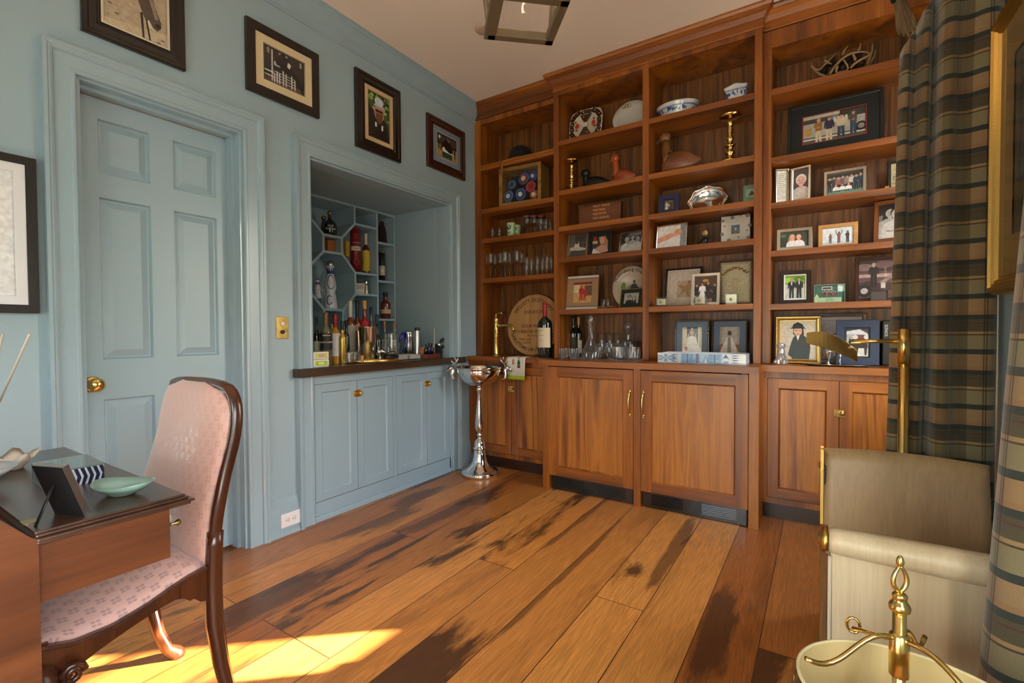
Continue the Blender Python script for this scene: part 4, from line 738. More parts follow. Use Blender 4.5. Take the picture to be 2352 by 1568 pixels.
# large gilt frame on the right wall
fa = onX(2267, 74, 2.965); fb = onX(2267, 677, 2.965)
g = framed('framed_picture', 'large gilt frame with gold mat and bare-tree picture on the right wall between curtains', 1.0, fa.z-fb.z, .055, ph_trees, M_GILT, (2.965, (fa.y+fb.y)/2-.5, fb.z), rad(-90), 0, depth_=.06, stand=False, cat='framed picture', matc='8c7444', mw=.12, line='8a5030',
    steps=[(0, .060), (0, .02), (.006, .012), (.010, .012), (.014, 0), (.022, 0), (.026, .008), (.032, .006), (.038, .014), (.044, .012), (.050, .022), (.055, .022), (.055, .024)])
for ch in g.children:
    if ch.name.split('.')[0] in ('mat', 'mat_liner', 'photograph'): ch.location.y = .014
MB().box(-.445, .0195, .055, .445, .0205, fa.z-fb.z-.055).build('glass', thinglass('picture_glass'), g)

# ------------------------------------------------------------------ photo frames on the shelves
s4, s5, ct = 1.669, 1.279, .914
shelfpic('light wood frame with black-and-white seated bride, left on the second bay shelf', (1301, 1347, 534, 532, s4, .38, 12, 4), ph_bride_bw, mat('8a7058', .35, name='taupe_frame', coat=.3), .017)
shelfpic('black frame with blue edge holding a photo of a fair-haired woman', (1351, 1403, 532, 528, s4, .40, 4, 8), lambda a: ph_woman(a), F_BLK, .012, matc='08080a', mw=.016)
shelfpic('silver frame with black-and-white photo of three people', (1418, 1474, 535, 528, s4, .36, 12, -8), ph_three_bw, F_SIL, .012)
gf_ = shelfpic('beige frame with ribbon bands around a photo of two girls in red', (1300, 1371, 634, 633, s5, .37, 8, 3), ph_girls_red, mat('9c7c5c', .8, name='burlap_frame', bump=.4, bscale=300), .052)
shelfpic('thin gold frame with dark green mat and couple portrait, in front of the big plate', (1419, 1474, 667, 661, s5, .33, 12, -12), ph_couple_bw, F_GLD, .007, matc='14201a', mw=.022)
shelfpic('small navy blue frame with silver ornaments, beside the silver tray', (1511, 1559, 450, 445, 1.899, .34, 10, 2), ph_small_group, mat('16234c', .35, name='navy_frame', coat=.3), .038)
shelfpic('silver frame with a colour photo of a hand and forearm', (1504, 1577, 520, 512, s4, .32, 8, -6), ph_arm, F_SIL, .009)
wf = shelfpic('square white frame with grey dots around a small photo', (1656, 1723, 499, 493, s4, .36, 8, 4), ph_runner, mat('c8c4ba', .4, name='cream_enamel_frame'), .062)
dm = MB()
for u, v, r_ in ((-.08, .17, .010), (-.02, .19, .012), (.03, .20, .007), (.075, .195, .013), (-.085, .07, .012), (-.04, .02, .013), (.02, .04, .005), (.08, .03, .012), (.088, .12, .011), (.072, .085, .006), (-.07, .13, .006)): dm.lathe([(r_, .0004), (.0001, .0006)], (u*.92, 0, v*.88), 16, 0, False, 'y')
dm.build('dots', mat('7c7870', .4, name='grey_enamel'), wf)
shelfpic('black frame with a drawing of a figure on cream paper', (1525, 1609, 618, 613, s5, .47, 10, -2), ph_drawing, F_BLK, .012, matc='cfc4b6', mw=.012)
shelfpic('silver frame with a wedding couple photo, between the drawing and the certificate', (1586, 1653, 629, 627, s5, .33, 8, 2), ph_wedding, F_SIL, .022)
shelfpic('large brown frame holding a cream certificate with a flower garland', (1648, 1729, 601, 593, s5, .42, 8, 3), ph_document, mat('55301a', .3, name='red_brown_frame', coat=.3), .014)
dl = shelfpic('left half of a hinged double frame, bride in a white veil', (1550, 1628, 736, 735, ct, .46, 4, 4), ph_bride, F_BRN, .010, matc='6e7c90', mw=.036, stand=False)
dr = shelfpic('right half of a hinged double frame, bride seen from behind with arms raised', (1633, 1716, 734, 735, ct, .46, 4, -6), ph_bride_back, F_BRN, .010, matc='66748a', mw=.036, stand=False)
r4 = 1.594; r5 = 1.275; r3 = 1.881; r2 = 2.151
shelfpic('large black frame with red line and photo of four men in jackets', (1808, 2032, 241, 201, r2, .42, 9, -1), ph_four_men, mat('1c1f22', .35, name='slate_black_frame', bump=.2), .020, matc='15181c', mw=.062, line='b03c28')
shelfpic('silver frame with colour photo of a large group', (1892, 1991, 396, 383, r3, .38, 7, -2), ph_group, F_SIL, .018)
shelfpic('dark frame with botanical print half hidden by the curtain', (2040, 2105, 374, 362, r3, .44, 5, 0), ph_botan, F_BLK, .014)
shelfpic('wide silver frame with two smiling women in white', (1784, 1867, 527, 523, r4, .37, 14, 3), ph_two_women, F_SIL, .022)
shelfpic('light wood frame with three dancing figures on white', (1879, 1971, 519, 510, r4, .42, 6, -3), ph_three_figs, F_LWD, .022)
shelfpic('deep dark wood frame with black-and-white couple beside the curtain', (2007, 2090, 468, 455, r4, .40, 8, -10), ph_couple2_bw, mat('74401c', .3, name='amber_wood_frame', coat=.3), .022, depth_=.06)
shelfpic('dark frame with photo of two men in suits on a lawn', (1791, 1863, 624, 621, r5, .37, 6, 3), ph_two_men, mat('241512', .25, name='dark_marbled_frame', coat=.5), .022, matc='d0ccc0', mw=.006)
shelfpic('frameless glass stand with a green group photo card', (1870, 1941, 656, 653, r5, .38, 4, 0), ph_card, mat('6c8c80', .1, name='glass_edge', coat=1), .002, depth_=.016)
shelfpic('brown frame with sepia photo of a man on a sports car, beside the curtain', (1964, 2066, 595, 585, r5, .42, 6, -4), ph_car_sepia, F_BRN, .018)
shelfpic('small sepia photo card in front of the sports car frame', (2000, 2040, 668, 667, r5, .37, 6, 0), lambda a: bg_(a, '5c4a48')+head(a*.5, .6, .16, '9c8078', '2c2220', '2c2628'), mat('3c2c28', .5, name='thin_brown_frame'), .003, depth_=.012)
shelfpic('gold frame with portrait of a rider in a black riding hat', (1781, 1887, 727, 727, ct, .36, 8, 2), ph_jockey, F_GLD, .028, steps=[(0, .018), (0, .006), (.004, 0), (.009, .001), (.012, .006), (.018, .003), (.023, .008), (.028, .009), (.028, .010)])
shelfpic('dark brown frame standing behind the rider portrait', (1870, 1992, 720, 719, ct, .50, 4, 0), ph_hidden, F_BRN, .022, matc='a8a0a0', mw=.02)
shelfpic('blue frame with photo of horses and a vintage car', (1920, 2021, 736, 735, ct, .38, 7, -4), ph_horsecar, mat('22324e', .4, name='blue_frame'), .045, matc='3c2c24', mw=.004)
w_ = max(v[0] for v in gf_.children[0].bound_box); h_ = max(v[2] for v in gf_.children[0].bound_box); rb = MB()
for z in (.002, h_-.020): MB().box(-w_, -.0012, z, w_, -.0002, z+.016).build('ribbon', mat('d0ccc8', .6, name='white_ribbon'), gf_)
for z in (.019, h_-.026): 
    for i in range(26): rb.box(-w_+2*w_*i/26, -.0014, z, -w_+2*w_*(i+.6)/26, -.0003, z+.006)
rb.build('stitching', mat('4c3c30', .6, name='dark_stitch'), gf_)
def merge(a, b):
    q = PM(a).inverted() @ PM(b)
    for ch in list(b.children):
        ch.parent = a; ch.matrix_parent_inverse = q @ ch.matrix_parent_inverse
    bpy.data.objects.remove(b, do_unlink=True)
merge(dl, dr); dl['label'] = 'brown hinged double frame with two wedding photos, behind the blue and white tray'; dl['category'] = 'picture frame'
MB().tube([(0, .004, .17), (0, .004, .20)], .004, 8).build('hinge', M_BRASS, dl).location = (.106, -.002, 0)
fl = shelfpic('folding silver frame standing open, printed page at left and portrait at right', (1815, 1862, 389, 382, r3, .36, 2, -14), lambda a: bg_(a, '4c4644')+head(a*.5, .62, .16, 'd8a8a0', 'e0d8d4', 'c8c0bc'), F_SIL, .014, stand=False)
f2 = shelfpic('x', (1783, 1814, 391, 389, r3, .38, 2, 22), lambda a: bg_(a, 'dcd8cc')+[R_(a*.12, .9-i*.06, a*(.85-.1*(i % 3)), .915-i*.06, '7c7870') for i in range(14)], F_SIL, .010, stand=False)
merge(fl, f2)

def at(px, py, Y, zs): p = onY(px, py, Y); return Vector((p.x, Y, zs))
def lathe_thing(name, label, cat, loc, parts, group=None, rz=0, sc=1.0, seg=24):
    t = thing(name, label, cat, loc, rz, group=group)
    for nm, prof, m in parts: MB().lathe([(r*sc, z*sc) for r, z in prof], (0,0,0), seg).build(nm, m, t)
    return t
def text(s, size, m, parent, loc, rot=(rad(90), 0, 0), name='lettering', ext=.0004, align='CENTER', sx=1.0, space=1.0):
    c = bpy.data.curves.new('t', 'FONT'); c.body = s; c.size = size; c.extrude = ext; c.align_x = align; c.align_y = 'CENTER'; c.space_character = space; c.resolution_u = 2
    o = bpy.data.objects.new('t', c); COL.objects.link(o); dg = bpy.context.evaluated_depsgraph_get(); me = bpy.data.meshes.new_from_object(o.evaluated_get(dg))
    bpy.data.objects.remove(o, do_unlink=True); me.name = name; me.materials.clear(); me.materials.append(m)
    r = bpy.data.objects.new(name, me); COL.objects.link(r); r.parent = parent; r.location = loc; r.rotation_euler = rot; r.scale = (sx, 1, 1); return r

# ---- hollow glassware profiles (outer then inner wall)
def tumbler(h, r0, r1, base=.012, w=.0018): return [(r0*.9, 0), (r0, .002), (r1, h-.001), (r1-w*.5, h), (r1-w, h-.001), (r0-w, base), (.0001, base-.002)]
def stemmed(h, bowl_r, bowl_h, foot, rim=None, cone=False):
    rim = rim or bowl_r*.75; zb = h-bowl_h; w = .0012
    out = [(foot, 0), (foot, .002), (.006, .006), (.0035, .02), (.0035, zb-.01), (.006, zb)]
    if cone: b = [(bowl_r*.55, zb+bowl_h*.16), (bowl_r, zb+bowl_h*.33), (bowl_r*.97, zb+bowl_h*.45), (rim, h)]
    else: b = [(bowl_r*.7, zb+bowl_h*.12), (bowl_r*.97, zb+bowl_h*.32), (bowl_r, zb+bowl_h*.48), (bowl_r*.93, zb+bowl_h*.75), (rim, h)]
    return out+b+[(r-w, z-(.0 if i == 0 else .0005)) for i, (r, z) in enumerate(b[::-1])]+[(.0001, zb+.006)]
def outer(p):
    k = max(range(len(p)), key=lambda i: p[i][1]); return [(.0001, p[0][1])]+list(p[:k+1])
def cutglass(mb_prof, seg=32, amp=.06, z0=.1, z1=.6, n=12):
    mb_prof = outer(mb_prof)
    return cutglass_(mb_prof, seg, amp, z0, z1, n)
def cutglass_(mb_prof, seg, amp, z0, z1, n):
    """crystal: facets pressed into the wall"""
    m = MB(); m.lathe(mb_prof, (0,0,0), seg*2, cap=False); H = max(z for r, z in mb_prof)
    for i, v in enumerate(m.v):
        f = v.z/H
        if z0 < f < z1 and (v.x**2+v.y**2) > 1e-6:
            a = math.atan2(v.y, v.x); k = 1-amp*abs(sin(a*n/2+f*9)); v.x *= k; v.y *= k
    m.sm = [False]*len(m.sm); return m
GL = {}
ORD = ['leftmost', 'second from left', 'third from left', 'fourth from left', 'fifth from left', 'sixth from left', 'seventh from left', 'eighth from left', 'ninth from left']
def glass_put(key, prof, name, label0, cat, group, spots, zs, m=None, crystal=False):
    for i_, (px, py, Y) in enumerate(sorted(spots)):
        label = label0+', '+(ORD[i_] if i_ < len(spots)-1 or len(spots) > 9 else 'rightmost')
        loc = at(px, py, Y, zs)
        if key not in GL:
            t = thing(name, label, cat, loc, group=group); (cutglass(prof) if crystal else MB().lathe(outer(prof), (0,0,0), 20, cap=False)).build('bowl' if 'wine' in name else 'glass_body', m or M_GLASS, t); GL[key] = t
        else: dup(GL[key], loc, random.random()*6, label)
SGL = []
def rocks(label, spots, zs, h=.085, r=.036, group='tumblers', m=None): glass_put(('rk', h, r), tumbler(h, r*.92, r), 'tumbler', label, 'glass', group, spots, zs, m)
# ================= bay 1 (left) =================
cz = L_T[2]
rocks('short tumbler in the trio above the wine glasses', [(1115, 535, .40), (1131, 535, .38), (1147, 535, .40)], cz, .095, .030, 'trio of shelf tumblers')
for i, (px, s_, lab) in enumerate(((1174, 1.0, 'pale green derby tumbler printed with a horse, the nearer left one'), (1187, .88, 'pale green derby tumbler, the smaller right one'))):
    t = thing('printed_tumbler', lab, 'glass', at(px, 530, .38+.04*i, cz), group='pale green tumblers'); g = mat('a8c8a0', .3, name='pale_green_glass')
    m = MB().lathe([(r*s_, z*s_) for r, z in tumbler(.115, .033, .037)], (0,0,0), 24); m.build('glass_body', g, t)
    d = mat('2c2420', .5, name='dark_print'); e_ = MB()
    def cyl(pts):
        e_.add([(.0375*s_*sin(u*27), -.0375*s_*cos(u*27), z*s_) for u, z in pts], [tuple(range(len(pts)))[::1]])
    cyl([(-.020, .072), (-.012, .060), (.0, .062), (.010, .060), (.018, .066), (.020, .086), (.010, .096), (-.006, .094), (-.018, .088)]); e_.build('horse_print', d, t)
    text('DERBY', .015*s_, d, t, (0, -.0382*s_, .030*s_))
glass_put('snif', stemmed(.17, .044, .105, .032, .034), 'snifter_glass', 'red-banded snifter beside the green tumblers', 'glass', 'stemmed snifters', [(1211, 520, .40), (1228, 512, .42), (1244, 516, .46)], cz)
m_pk = mat('8c3c40', .3, name='red_rim')
for o in [o for o in bpy.data.objects if o.get('group') == 'stemmed snifters']:
    MB().lathe([(.0395, .142), (.0372, .156), (.0366, .156), (.039, .142)], (0,0,0), 20).build('band', m_pk, o)
rocks('clear tumbler right of the red-banded snifters', [(1242, 517, .36), (1254, 517, .38), (1263, 517, .44)], cz, .105, .032, 'tumblers at the shelf right end')
dz = L_T[3]
glass_put('wine', stemmed(.215, .046, .115, .034, .036, True), 'wine_glass', 'tall clear wine glass with angular bowl', 'glass', 'wine glasses with angular bowls', [(1127, 605, .37), (1137, 605, .46), (1149, 605, .42), (1160, 605, .36), (1170, 605, .46), (1187, 605, .37), (1198, 600, .50)], dz)
glass_put('high', tumbler(.150, .030, .034, .018), 'highball_glass', 'clear highball glass right of the wine glasses', 'glass', 'highball glasses', [(1210, 610, .36), (1221, 610, .43), (1234, 608, .36), (1246, 608, .43), (1256, 606, .36), (1266, 604, .44)], dz)
# barrel lid with stencilled arcs
p = onY(1219, 724, .50); t = thing('barrel_lid', 'round pale wooden barrel head with black stencilled lettering leaning behind the brass tap', 'barrel lid', (p.x, .50, .916), rx=rad(-8)); RL = .262
MB().lathe([(RL-.012, 0), (RL, .008), (RL, .018), (RL-.01, .022)], (0, .022, RL), 48, 0, False, 'y').build('lid', wood('barrel_oak', ['a87848', 'c09058', 'cfa06a', 'b4844e'], 'z', fine=.18, coat=0, rough=.6), t)
MB().tube([(RL*cos(a*pi/24), .012, RL+RL*sin(a*pi/24)) for a in range(49)], .007, 6).build('rim', mat('2c1208', .6, name='charred_rim'), t)
INK = mat('4a2c18', .7, name='stencil_ink')
def arc_text(s, R0, a0, a1, size, bottom=False):
    for i, ch in enumerate(s):
        if ch == ' ': continue
        a = rad(a0+(a1-a0)*(i+.5)/len(s)); tx = text(ch, size, INK, t, (R0*sin(a), -.0012, RL+R0*cos(a)), (rad(90), 0, 0)); tx.rotation_mode = 'XYZ'
        tx.rotation_euler = Matrix.Rotation(a if not bottom else a+pi, 3, 'Y').to_4x4().to_3x3().to_euler() if False else (Matrix.Rotation(a+(pi if bottom else 0), 3, 'Y') @ Matrix.Rotation(rad(90), 3, 'X')).to_euler()
arc_text('WILLETT DISTILLERY', RL*.80, -58, 58, .046); arc_text('BARDSTOWN NELSON CO KY', RL*.82, 250, 110, .044, True)
for s, z, sz_ in (('DSP-KY-78', .105, .042), ('SOUR MASH', -.015, .042), ('BOURBON WHISKEY', -.062, .042), ('RC-63 G', -.095, .026), ('SERIAL NO', -.128, .026), ('FILL DATE', -.158, .026)): text(s, sz_, INK, t, (0 if z > -.1 else -.07, -.0012, RL+z))
# brass tap
p = onY(1140, 810, .30); t = thing('bar_tap', 'tall polished brass tap with lever standing on the walnut counter', 'faucet', (p.x, .30, .914)); hs = 1.0
MB().lathe([(.034, 0), (.034, .006), (.022, .012), (.020, .02), (.0195, .155), (.022, .16), (.022, .17), (.019, .175), (.019, .285), (.021, .29), (.021, .315), (.016, .32), (.0001, .322)], (0,0,0), 24).build('column', M_BRASS, t)
MB().tube([(.016, 0, .245), (.05, -.002, .25), (.10, -.01, .252), (.15, -.02, .252), (.175, -.026, .245), (.188, -.03, .225), (.192, -.03, .205)], [.016, .013, .011, .012, .013, .014, .015], 12).build('spout', M_BRASS, t)
MB().tube([(0, 0, .32), (0, 0, .34), (.006, 0, .352), (.03, -.004, .355), (.07, -.01, .355)], [.009, .007, .006, .005, .006], 10).build('lever', M_BRASS, t)
MB().tube([(.07, -.01, .355), (.09, -.013, .355), (.118, -.018, .355), (.126, -.019, .355)], [.006, .011, .011, .003], 10).build('lever_grip', mat('3a1c10', .3, name='dark_wood_grip'), t)
# magnum
def bottle(label, loc, h, r, glass, cap='141210', neck=.37, lab=None, labz=(.18, .5), shoulder=.62, name='bottle', cat='bottle', group=None, labtext=None, capz=.84, square=0, capm=None, tsize=None, ttone='1c1814', flip='y', facing=0):
    t = thing(name, label, cat, loc, facing, group=group); H = h; nr = r*neck
    pr = [(r*.93, 0), (r, .006), (r, H*shoulder*.96), (r*.97, H*shoulder), (r*.86, H*(shoulder+.035)), (r*.60, H*(shoulder+.07)), (nr*1.12, H*(shoulder+.105)), (nr, H*(shoulder+.14)), (nr, H*.97), (nr*1.12, H*.975), (nr*1.12, H*.995), (nr*.8, H)]
    sg = 20
    MB().lathe(pr, (0,0,0), sg).build('glass_body', glass, t)
    cm_ = capm or mat(cap, .35, name='bottle_cap')
    MB().lathe([(nr*1.06, H*capz), (nr*1.08, H*capz+.001), (nr*1.22, H*.965), (nr*1.22, H*1.004), (nr*.9, H*1.008), (.0001, H*1.008)], (0,0,0), 16).build('cap', cm_, t)
    if lab:
        m = MB(); m.grid(lambda u, v: ((r+.0008)*cos(-pi/2+(u-.5)*2.6), (r+.0008)*sin(-pi/2+(u-.5)*2.6), H*(labz[0]+(labz[1]-labz[0])*v)), 14, 1)
        lo = m.build('label', mat(lab, .6, name='paper_label'), t)
        if labtext:
            for i, s in enumerate(labtext):
              if s == '-': MB().box(-r*(.5-.1*i), -r-.0024, H*(labz[1]-.05-(labz[1]-labz[0])*.25*i)-.001, r*(.5-.1*i), -r-.001, H*(labz[1]-.05-(labz[1]-labz[0])*.25*i)+.001).build('print_line', mat(ttone, .6, name='label_ink'), t)
              else: text(s, tsize or r*.5, mat(ttone, .6, name='label_ink'), t, (0, -r-.0022, H*(labz[1]-.05-(labz[1]-labz[0])*.8*i/max(1, len(labtext)))), sx=.85)
    return t
GBK = mat((.010, .013, .010), .06, name='very_dark_glass', coat=1.0)
p = onY(1252, 820, .27); zt = onY(1256, 696, .27).z
bottle('big dark red wine bottle with cream label and red capsule on the counter', (p.x, .27, .914), zt-.914, .056, GBK, 'a01020', .27, 'd8c8a8', (.19, .55), .64, 'wine_bottle', 'bottle', labtext=['-', '-', '-'], capz=.76, tsize=.013)
# towel over counter edge
pts = []
x0_, x1_ = onY(1163, 840, .17).x, onY(1206, 840, .17).x; zb_ = onY(1190, 872, .165).z
t = thing('tea_towel', 'white tea towel with bottle print and lime green hem hanging over the counter edge', 'towel', ((x0_+x1_)/2, .17, .914))
path = [(.30, .9165), (.24, .9170), (.185, .9168), (.172, .912), (.168, .90), (.166, .85), (.165, zb_+.03), (.164, zb_)]
def tw(m, path, x0, x1, i0, i1, off=0):
    P = path[i0:i1+1]
    m.grid(lambda u, v: (x0+(x1-x0)*u+.004*sin(v*3), P[min(len(P)-1, int(round(v*(len(P)-1))))][0]-off-.003*sin(u*7), P[min(len(P)-1, int(round(v*(len(P)-1))))][1]), 10, len(P)-1)
m = MB(); tw(m, path, x0_, x1_, 0, 6); m.build('cloth', mat('dcd6cc', .9, name='white_linen', bump=.2, bscale=900), t, True, solid=.002)
m = MB(); tw(m, path, x0_-.002, x1_, 6, 7, .001); m.build('hem', mat('9cae10', .9, name='lime_hem'), t, True, solid=.003)
xc = x0_+(x1_-x0_)*.70; fy = .160
m = MB(); m.lathe([(.012, 0), (.012, .045), (.004, .062)], (0,0,0), 12, sy=.05); o = m.build('bottle_print', mat('1c5c38', .7, name='green_print'), t); o.matrix_parent_inverse = PM(t).inverted(); o.location = (xc, fy, .835)
m = MB(); m.lathe([(.004, .062), (.004, .098), (.001, .10)], (0,0,0), 12, sy=.05); o = m.build('bottle_neck_print', mat('c07c40', .7, name='foil_print'), t); o.matrix_parent_inverse = PM(t).inverted(); o.location = (xc, fy, .835)
MB().box(xc-.009, fy-.0022, .850, xc+.009, fy-.0016, .864).build('label_print', mat('c03838', .7, name='red_print'), t, True)
m = MB(); m.ball((xc-.05, fy, .893), .012, 12, sc=(1, .05, .7)); m.ball((xc-.05, fy, .872), .010, 12, sc=(1, .05, 1.6)); m.build('balloon_print', mat('b8845c', .7, name='tan_print'), t, True)
# riding hat on top shelf, leather strap
p = at(1196, 345, .42, L_T[0]); t = thing('riding_hat', 'dark rounded velvet hat on the top shelf of the left bookcase', 'hat', p)
MB().lathe([(.098, .0), (.100, .03), (.095, .07), (.078, .105), (.045, .125), (.0001, .130)], (0,0,0), 28).build('crown', mat('0c0a08', .8, name='black_velvet', sheen=.05), t)
MB().lathe([(.104, .004), (.106, .010), (.101, .014), (.100, .004)], (0,0,0), 28).build('band', mat('8c6a30', .5, name='gold_band'), t)
p = onY(1153, 370, .296); m = MB(); yy = .296
m.grid(lambda u, v: (p.x-.012+.024*u*(1 if v < .85 else .6)+(.005 if v >= .85 else 0), .302-.012*min(1, v*4) if v > 0 else .36, L_T[0]+.003-.002*v-(.16*max(0, v-.1))), 2, 8)
tag(m.build('leather_strap', mat('8c5428', .6, name='tan_leather'), solid=.003), 'tan leather strap hanging over the front edge of the top left shelf', 'strap')
# display case with rosettes
zc = L_T[1]; a = onY(1150, 420, .36); b = onY(1240, 420, .36); ht = (onY(1152, 391, .36).z+onY(1238, 371, .36).z)/2-zc; wd = b.x-a.x
t = thing('display_case', 'small gold-brown wooden display case full of ribbon rosettes', 'display case', ((a.x+b.x)/2, .36, zc), rad(4)); w2 = wd/2; D_ = .17; CW = wood('case_wood', ['7c5828', 'a07838', 'b48c4c'], 'x', fine=.3); m = MB(); q = .018
m.box(-w2, .006, 0, -w2+q, D_, ht); m.box(w2-q, .006, 0, w2, D_, ht); m.box(-w2, .006, 0, w2, D_, q); m.box(-w2, .006, ht-q, w2, D_, ht); m.box(-w2+q, D_-.006, q, w2-q, D_, ht-q, 1); m.build('case', [CW, mat('281c14', .8, name='dark_lining')], t)
d = ringmesh(wd+.012, ht+.006, [(0, .006), (0, -.006), (.004, -.010), (.026, -.010), (.030, -.004), (.030, .004)]).build('door', CW, t)
MB().box(-w2+.026, -.002, .028, w2-.026, 0, ht-.026).build('glass', thinglass('case_glass'), d)
m = MB().lathe([(.004, .010), (.006, .014), (.010, .02), (.008, .026), (.0001, .028)], (0, 0, ht-.014), 12, 0, True, 'y'); m.build('knob', M_BRASSD, d)
def rosette(px, py, r, c1, c2, c3, Yo, lab):
    p_ = onY(px, py, Yo); t2 = thing('rosette', lab, 'ribbon rosette', tuple(p_), group='show rosettes in the display case', rx=rad(random.uniform(-8, 8)))
    n = 36; m = MB(); vs = [(0, -.004, 0)]
    for i in range(n*2): a_ = pi*i/n; vs.append((r*cos(a_), -.003+.005*(i % 2), r*sin(a_)))
    m.add(vs, [(0, 1+i, 1+(i+1) % (2*n)) for i in range(2*n)]); m.build('pleats', mat(c1, .5, name='satin_ribbon', sheen=.5), t2, solid=.001)
    MB().lathe([(r*.62, .004), (r*.60, .006), (.0001, .007)], (0, 0, 0), 24, 0, False, 'y').build('inner_ruffle', mat(c2, .5, name='satin_ribbon'), t2)
    MB().lathe([(r*.40, .007), (r*.40, .0095), (.0001, .0095)], (0, 0, 0), 20, 0, False, 'y').build('button', mat(c3, .4, name='rosette_button'), t2)
BL, RD, CRM = '2c4c94', 'a01c28', 'e0dcd0'
rosette(1176, 424, .038, '3c6490', BL, '2c3c4c', .43, 'blue rosette with a dark centre, upper left in the case')
rosette(1203, 410, .052, BL, RD, 'dcd09c', .42, 'large blue and red rosette with cream centre, top of the case')
rosette(1224, 404, .040, BL, '2c3c8c', CRM, .46, 'blue rosette partly behind, upper right in the case')
rosette(1219, 428, .046, RD, RD, '8c1420', .40, 'all red rosette, right side of the case')
rosette(1168, 451, .048, '3c5c9c', BL, CRM, .39, 'blue rosette with white centre, lower left in the case')
rosette(1196, 446, .050, BL, '1c3880', CRM, .38, 'blue rosette with white centre, lower middle of the case')
rosette(1226, 446, .038, 'b4242c', 'd0a030', CRM, .42, 'red and yellow rosette, lower right in the case')
# ================= bay 2 (centre left) =================
c1, c2, c3, c4, c5 = C_T
STND = M_BLK
def plate_disc(t, rx_, rz_, z0, mt, dish=.012, tilt=0, n=40, shape=None):
    """standing dish facing -y: stepped ellipse rings"""
    m = MB(); rings = [(1.0, -.004), (.97, -.008), (.70, .004), (.66, dish), (.0, dish)]; vs = []; fs = []
    for k, d in rings[:-1]:
        for i in range(n):
            a_ = 2*pi*i/n; s_ = shape(a_) if shape and k > .9 else 1; vs.append((rx_*k*s_*cos(a_), d, z0+rz_*k*s_*sin(a_)))
    for j in range(3):
        for i in range(n): fs.append((j*n+i, j*n+(i+1) % n, (j+1)*n+(i+1) % n, (j+1)*n+i))
    fs.append(tuple(3*n+i for i in range(n))); m.add(vs, [f[::-1] for f in fs], 0, True); return m
# imari square plate
a, b = onY(1301, 285, .40), onY(1386, 270, .40); w_ = (b.x-a.x); zt = onY(1350, 240, .42).z
t = thing('patterned_plate', 'square scalloped plate with red, white and dark pattern on the top shelf', 'plate', ((a.x+b.x)/2, .40, c1), rad(2), rad(-10))
hh = zt-c1; sqr = lambda a_: 1/max(abs(cos(a_))**4+abs(sin(a_))**4, .01)**.25*(1+.02*cos(a_*16))*.88
plate_disc(t, w_/2, hh/2, hh/2, 0, .012, shape=sqr).build('dish', mat('d8c8b0', .25, name='ivory_glaze', coat=.5), t, solid=.004)
o = MB(); 
def flatshape(ops, W_, H_, y, name='decoration', x0=0, z0=0):
    m = picmesh(ops, W_, H_, y, x0, z0); return m
ops = []
n = 16
for i in range(n):
    a_ = 2*pi*(i+.5)/n; s_ = sqr(a_)
    cx_, cy_ = .5+.40*s_*cos(a_)*w_/hh-0, .5+.40*s_*sin(a_)
    ops.append(('p', [(.5*w_/hh+(k*s_*(w_/hh)/2)*cos(a_+d), .5+k*s_/2*sin(a_+d)) for k, d in ((.72, -.185), (.96, -.19), (.96, .19), (.72, .185))], '2a1e16'))
    ops.append(E_l(.5*w_/hh+.42*s_*(w_/hh)*cos(a_), .5+.42*s_*sin(a_), .022, .022, ['b84030', 'd8b040', 'c88c80'][i % 3]))
W2_ = w_/hh
ops += [P_('3a2c1c', (W2_*.5, .5), (W2_*.34, .78), (W2_*.66, .78)), P_('3a2c1c', (W2_*.5, .5), (W2_*.34, .22), (W2_*.66, .22)), E_l(W2_*.5, .5, .07, .07, 'e0d4c0'), E_l(W2_*.28, .50, .05, .08, 'b83428'), E_l(W2_*.72, .5, .05, .08, 'b83428'), E_l(W2_*.24, .62, .02, .03, '1c1a28'), E_l(W2_*.76, .40, .02, .03, '1c1a28'), E_l(W2_*.44, .72, .03, .02, 'c84838'), E_l(W2_*.56, .28, .03, .02, 'c84838'), E_l(W2_*.72, .62, .025, .025, '243c6c'), E_l(W2_*.28, .38, .025, .025, '243c6c')]
picmesh(ops, w_, hh, -.0095, -w_/2, 0).build('decoration', PRINT, t)
MB().box(-.05, -.01, 0, .05, .06, .006).build('stand', M_BLK, t)
# white oval platter
a, b = onY(1408, 265, .42), onY(1484, 245, .42); w_ = b.x-a.x; zt = onY(1446, 226, .44).z; hh = (zt-c1)*1.0
t = thing('white_platter', 'plain white oval platter with a gold monogram, leaning on the top shelf', 'plate', ((a.x+b.x)/2, .42, c1+.006), rad(2), rad(-12))
MB(Matrix.Translation((0, 0, hh*.5)) @ Matrix.Rotation(rad(-28), 4, 'Y') @ Matrix.Translation((0, 0, -hh*.5))).add([], []).f
m = plate_disc(t, w_*.54, hh*.46, 0, 0, .010); Mr = Matrix.Rotation(rad(-18), 4, 'Y'); m.v = [Mr @ v + Vector((0, 0, hh*.5)) for v in m.v]; m.build('dish', mat('c8c2b8', .2, name='white_china', coat=.6), t, solid=.004)
mo = MB()
for q_ in (-.02, 0, .02): mo.tube([(-.03+q_+.013*cos(a_), -.0105, hh*.82+.016*sin(a_)) for a_ in [2*pi*i/14 for i in range(15)]], .0018, 6)
mo.build('monogram', M_BRASSD, t); MB().box(-.05, -.01, -.004, .05, .06, .006).build('stand', M_BLK, t)
